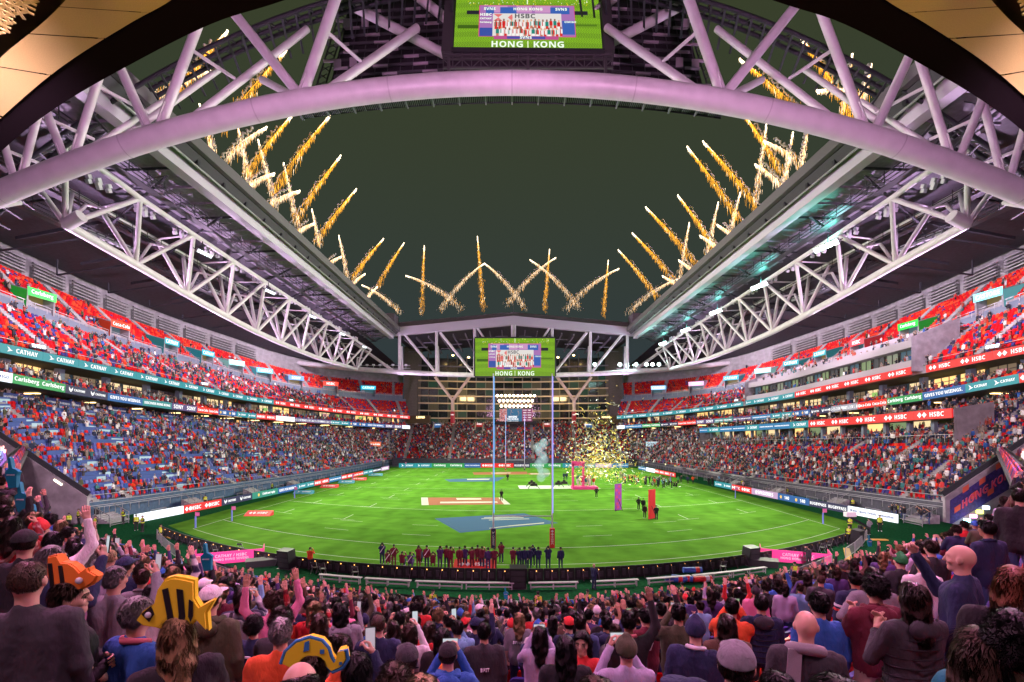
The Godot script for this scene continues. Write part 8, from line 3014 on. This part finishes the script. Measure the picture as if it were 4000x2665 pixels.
	for i in 44:
		var u := i / 43.0
		var x := lerpf(24.6, 33.0, u) + rng.randf_range(-1.3, 1.3)
		var d := lerpf(112.0, 100.5, u) + rng.randf_range(-4.5, 4.5)
		var c: String = ["navy", "black", "charcoal", "white", "red", "black", "navy", "grey", "sky blue"][rng.randi() % 9]
		person("photographer in %s, %s from the left in the press group on the far grass" % [c, nth(i + 1)], P(x, 0.01, d), 1.3 + rng.randf_range(-0.4, 0.4), ["phone", "phone", "crouch", "idle"][rng.randi() % 4], ["short", "cap", "long"][rng.randi() % 3], "black", c, "black", rng.randi() % 3, 1.0, "press group on the pitch", "jacket", 0.03)
	for i in 12:
		person("person in dark jacket at the foot of the right end wall, %s from nearest" % nth(i + 1), P(50.5 + rng.randf_range(-1.4, 1.4), 0.0, 60.5 + i * 0.35 + rng.randf_range(-1, 1)), 0.8, ["idle", "clap", "phone"][i % 3], "short", "black", ["navy", "black", "charcoal"][i % 3], "denim", i % 3, 1.0, "people by the right end wall", "jacket", 0.03)


func wear(t: Node3D, i: int, top: String, tee: bool) -> void:      # hood, rucksack, collar or print on a back
	var m := MB.new()
	var k := i % 7
	if tee and k % 2 == 0:
		lettering(["HONG KONG", "SEVENS", "7", "10", "RUGBY"][i % 5], Vector2(0.22, 0.12 if i % 5 in [2, 3] else 0.05), Transform3D(Basis(Vector3.UP, PI), Vector3(0, 1.27, -0.142)), mats["print_white"], t)
	elif k in [0, 3] and not tee:
		m.ball(Vector3(0, 1.42, -0.115), Vector3(0.13, 0.085, 0.06), 12)
		m.tube(PackedVector3Array([Vector3(-0.09, 1.46, 0.04), Vector3(-0.1, 1.47, -0.05), Vector3(0, 1.48, -0.11), Vector3(0.1, 1.47, -0.05), Vector3(0.09, 1.46, 0.04)]), 0.033, 8)
		part("hood", m, cloth(top), t)
	elif k == 1:
		var c: String = ["black", "navy", "olive", "grey"][i % 4]
		m.ball(Vector3(0, 1.2, -0.19), Vector3(0.15, 0.22, 0.09), 14)
		var o := part("rucksack", m, cloth(c), t)
		m = MB.new()
		for s in [-1, 1]: m.tube(PackedVector3Array([Vector3(s * 0.1, 1.36, -0.15), Vector3(s * 0.11, 1.455, -0.07), Vector3(s * 0.115, 1.44, 0.06), Vector3(s * 0.12, 1.25, 0.14)]), 0.022, 6)
		part("strap", m, cloth("black"), o)
	elif k in [2, 5]:
		m.tube(PackedVector3Array([Vector3(-0.075, 1.46, 0.04), Vector3(-0.078, 1.49, -0.05), Vector3(0, 1.5, -0.095), Vector3(0.078, 1.49, -0.05), Vector3(0.075, 1.46, 0.04)]), 0.02, 8)
		part("collar", m, cloth(["white", "grey", "navy", "red"][i % 4] if k == 5 else top), t)
	elif k == 4 and not tee:
		m.bar(Vector3(-0.16, 1.44, -0.13), Vector3(0.19, 0.98, -0.155), 0.04, 0.015, Vector3(0, 0, 1))
		m.ball(Vector3(0.21, 0.92, -0.09), Vector3(0.05, 0.11, 0.1), 10)
		part("shoulder_bag", m, cloth("black" if i % 2 else "brown"), t)


var vest_mb: MB


func vest() -> MB:
	if vest_mb: return vest_mb
	var n := Net.new().start(Vector3(-0.36, 0.84, -0.26), Vector3(0.36, 1.56, 0.28), 0.025)
	for s in [-1, 1]:
		n.bone(Vector3(s * 0.085, 1.0, 0.0), Vector3(s * 0.105, 1.31, -0.01), 0.136, 0.136, 0, 0.05)
	n.bone(Vector3(0, 1.05, 0.03), Vector3(0, 1.33, 0.03), 0.128, 0.135, 0, 0.05)
	n.bone(Vector3(-0.135, 1.405, -0.02), Vector3(0.135, 1.405, -0.02), 0.088, 0.088, 0, 0.05)
	n.cut(func(p): return maxf(0.96 - p.y, p.y - 1.47))
	vest_mb = n.build(1)[0]
	return vest_mb


func near_crowd() -> void:
	var spots := []
	var r := 0
	while r < 35:
		var d0 := 1.2 + r * 0.8
		if d0 > 27.6: break
		var reach := row_reach(d0)
		var x := -reach
		while x < reach:
			var sl := row_slope(d0, x)
			x += 0.56 / sqrt(1.0 + sl * sl)
			var xx := x + rng.randf_range(-0.1, 0.1)
			var d := row_d(d0 + 0.35 + rng.randf_range(-0.12, 0.12), xx)
			if d < 4.6 or absf(xx) > 1.06 * d + 0.6: continue
			var full := 0.9
			if xx > 3.0 and d < 10.5: full = 0.04
			elif xx > 3.4 and d0 < 9.0: full = 0.16
			if xx > 6.0 and d0 >= 10.0 and d0 < 15.0: full = 0.6
			if xx < -1.0 and d0 < 3.0: full = 0.4
			if absf(xx) < 4.0 and d < 6.6: full = 0.3
			if rng.randf() > full: continue
			var ok := true
			for q in hero_spots:
				if q.distance_to(Vector2(xx, d)) < 0.5 or absf(q.x / q.y - xx / d) < 0.05 and q.y < d and d - q.y < 0.9: ok = false
			if ok: spots.append([d, xx, d0, sl])
		r += 1
	spots.sort_custom(func(a, b): return a[0] < b[0])
	var tops := ["black", "navy", "charcoal", "grey", "white", "red", "royal blue", "black", "navy", "olive", "maroon", "lilac", "pink", "brown", "navy", "sky blue", "beige", "denim", "black", "purple"]
	var kinds := ["short", "short", "long", "short", "bob", "cap", "buzz", "long", "curly", "beanie", "pony", "short"]
	var poses := ["idle", "clap", "idle", "clap", "phone_one", "idle", "phone", "idle", "fold", "idle", "clap", "idle", "idle", "wave", "hips", "idle", "clap", "phone", "cheer", "fold"]
	var verb := {"idle": "standing still", "clap": "clapping", "phone": "filming two-handed", "phone_one": "holding phone up", "wave": "waving an arm", "cheer": "arms raised", "fold": "with folded arms", "hips": "hands on hips"}
	var single := 118
	var batch := {}
	for i in spots.size():
		var s: Array = spots[i]
		var pose: String = poses[rng.randi() % poses.size()]
		var hk: String = kinds[rng.randi() % kinds.size()]
		var hc: String = ["black", "black", "dark brown", "brown", "dark brown", "black", "grey", "blond"][rng.randi() % 8]
		if hk in ["cap", "beanie"]: hc = ["black", "navy", "white", "red", "royal blue"][rng.randi() % 5]
		var top: String = tops[rng.randi() % tops.size()]
		var sk := rng.randi() % 3
		var size := rng.randf_range(0.9, 1.04)
		var at := P(s[1], row_floor(s[2] + 0.4), s[0])
		var yaw: float = rng.randf_range(-0.45, 0.45) - atan(s[3]) * 0.4
		if i < single:
			var tee := i % 6 == 2
			if i % 11 == 4: top = ["striped navy", "checked red", "flowered"][i % 3]
			var rowno := int(round((s[2] - 1.2) / 0.8)) + 1
			var place := 1
			for j in single:
				if spots[j][2] == s[2] and spots[j][1] < s[1]: place += 1
			var who := "spectator in %s, %s %s, %s" % [top, hc, "hair" if not hk in ["cap", "beanie"] else hk, verb[pose]]
			var spot := "%s row down, %s from left" % [nth(rowno), nth(place)]
			var t := person("%s, %s" % [who, spot], at, yaw, pose, hk, hc, top, ["denim", "black", "navy", "beige"][i % 4], sk, size, "spectators in the near stand", "tee" if tee else "jacket")
			wear(t, i, top, tee)
			if pose in ["phone", "phone_one"] and i % 3 == 0: phone_for(t, pose, "lit phone of the spectator in %s, %s" % [top, spot])
		else:
			var x := Transform3D(Basis(Vector3.UP, PI + yaw).scaled(Vector3.ONE * size), at)
			if not batch.has(pose): batch[pose] = [[], PackedColorArray(), PackedColorArray(), PackedColorArray()]
			batch[pose][0].append(x)
			batch[pose][1].append(SKINS[sk])
			batch[pose][2].append(TOPS[top])
			batch[pose][3].append(TOPS[["denim", "black", "navy"][i % 3]])
			var key := "hair " + hk
			if not batch.has(key): batch[key] = [[], PackedColorArray()]
			batch[key][0].append(x)
			batch[key][1].append(TOPS[hc] if hk in ["cap", "beanie"] else HAIRS[hc])
	crowd = Node3D.new()
	crowd.name = "crowd"
	add_child(crowd)
	tag(crowd, "the thousands of spectators in the farther rows and stands", "crowd", "", "stuff")
	var cm := mat("crowd_cloth", Color.WHITE, 0.85)
	cm.vertex_color_use_as_albedo = true
	for k in batch:
		if k.begins_with("hair "): many("crowd_hair", hair(k.substr(5)), cm, crowd, batch[k][0], batch[k][1])
		else:
			var b := body(k, 0.03)
			many("crowd_skin", b[0], cm, crowd, batch[k][0], batch[k][1])
			many("crowd_tops", b[1], cm, crowd, batch[k][0], batch[k][2])
			many("crowd_trousers", b[2], cm, crowd, batch[k][0], batch[k][3])


var crowd: Node3D


func far_crowd() -> void:
	var poses := ["idle", "clap", "cheer", "phone", "sit"]
	var batch := {}
	var cols := [Color(0.012, 0.012, 0.016), Color(0.014, 0.02, 0.06), Color(0.05, 0.05, 0.06), Color(0.55, 0.55, 0.57), Color(0.3, 0.3, 0.33), Color(0.012, 0.012, 0.016), Color(0.5, 0.03, 0.03), Color(0.02, 0.09, 0.32), Color(0.03, 0.16, 0.16), Color(0.02, 0.02, 0.03), Color(0.2, 0.17, 0.14), Color(0.02, 0.02, 0.05), Color(0.012, 0.02, 0.05), Color(0.06, 0.07, 0.03), Color(0.3, 0.05, 0.03), Color(0.65, 0.65, 0.62)]
	for x in far_spots:
		var k: String = poses[[0, 1, 1, 2, 3, 4, 0, 4, 4][rng.randi() % 9]]
		if not batch.has(k): batch[k] = [[], PackedColorArray(), PackedColorArray(), PackedColorArray(), PackedColorArray()]
		var y: Transform3D = x.rotated_local(Vector3.UP, rng.randf_range(-0.4, 0.4)).scaled_local(Vector3.ONE * rng.randf_range(0.92, 1.06))
		if k == "sit": y = y.translated_local(Vector3(0, 0, -0.32))
		batch[k][0].append(y)
		batch[k][1].append(SKINS[rng.randi() % 3] * 0.75)
		batch[k][2].append(cols[rng.randi() % cols.size()])
		batch[k][3].append([Color(0.03, 0.045, 0.1), Color(0.012, 0.012, 0.015), Color(0.2, 0.17, 0.13)][rng.randi() % 3])
		batch[k][4].append([Color(0.008, 0.007, 0.007), Color(0.02, 0.013, 0.01), Color(0.06, 0.035, 0.02), Color(0.25, 0.2, 0.13), Color(0.5, 0.5, 0.5)][mini(rng.randi() % 7, 4) if rng.randf() < 0.6 else 0])
	for k in batch:
		var b := body(k, 0.055, true)
		many("crowd_skin", b[0], mats["crowd_cloth"], crowd, batch[k][0], batch[k][1])
		many("crowd_tops", b[1], mats["crowd_cloth"], crowd, batch[k][0], batch[k][2])
		many("crowd_trousers", b[2], mats["crowd_cloth"], crowd, batch[k][0], batch[k][3])
		var o: Vector3 = b[4]
		var heads_at := []
		for x in batch[k][0]: heads_at.append(x.translated_local(o))
		many("crowd_hair", hair("short", true), mats["crowd_cloth"], crowd, heads_at, batch[k][4])
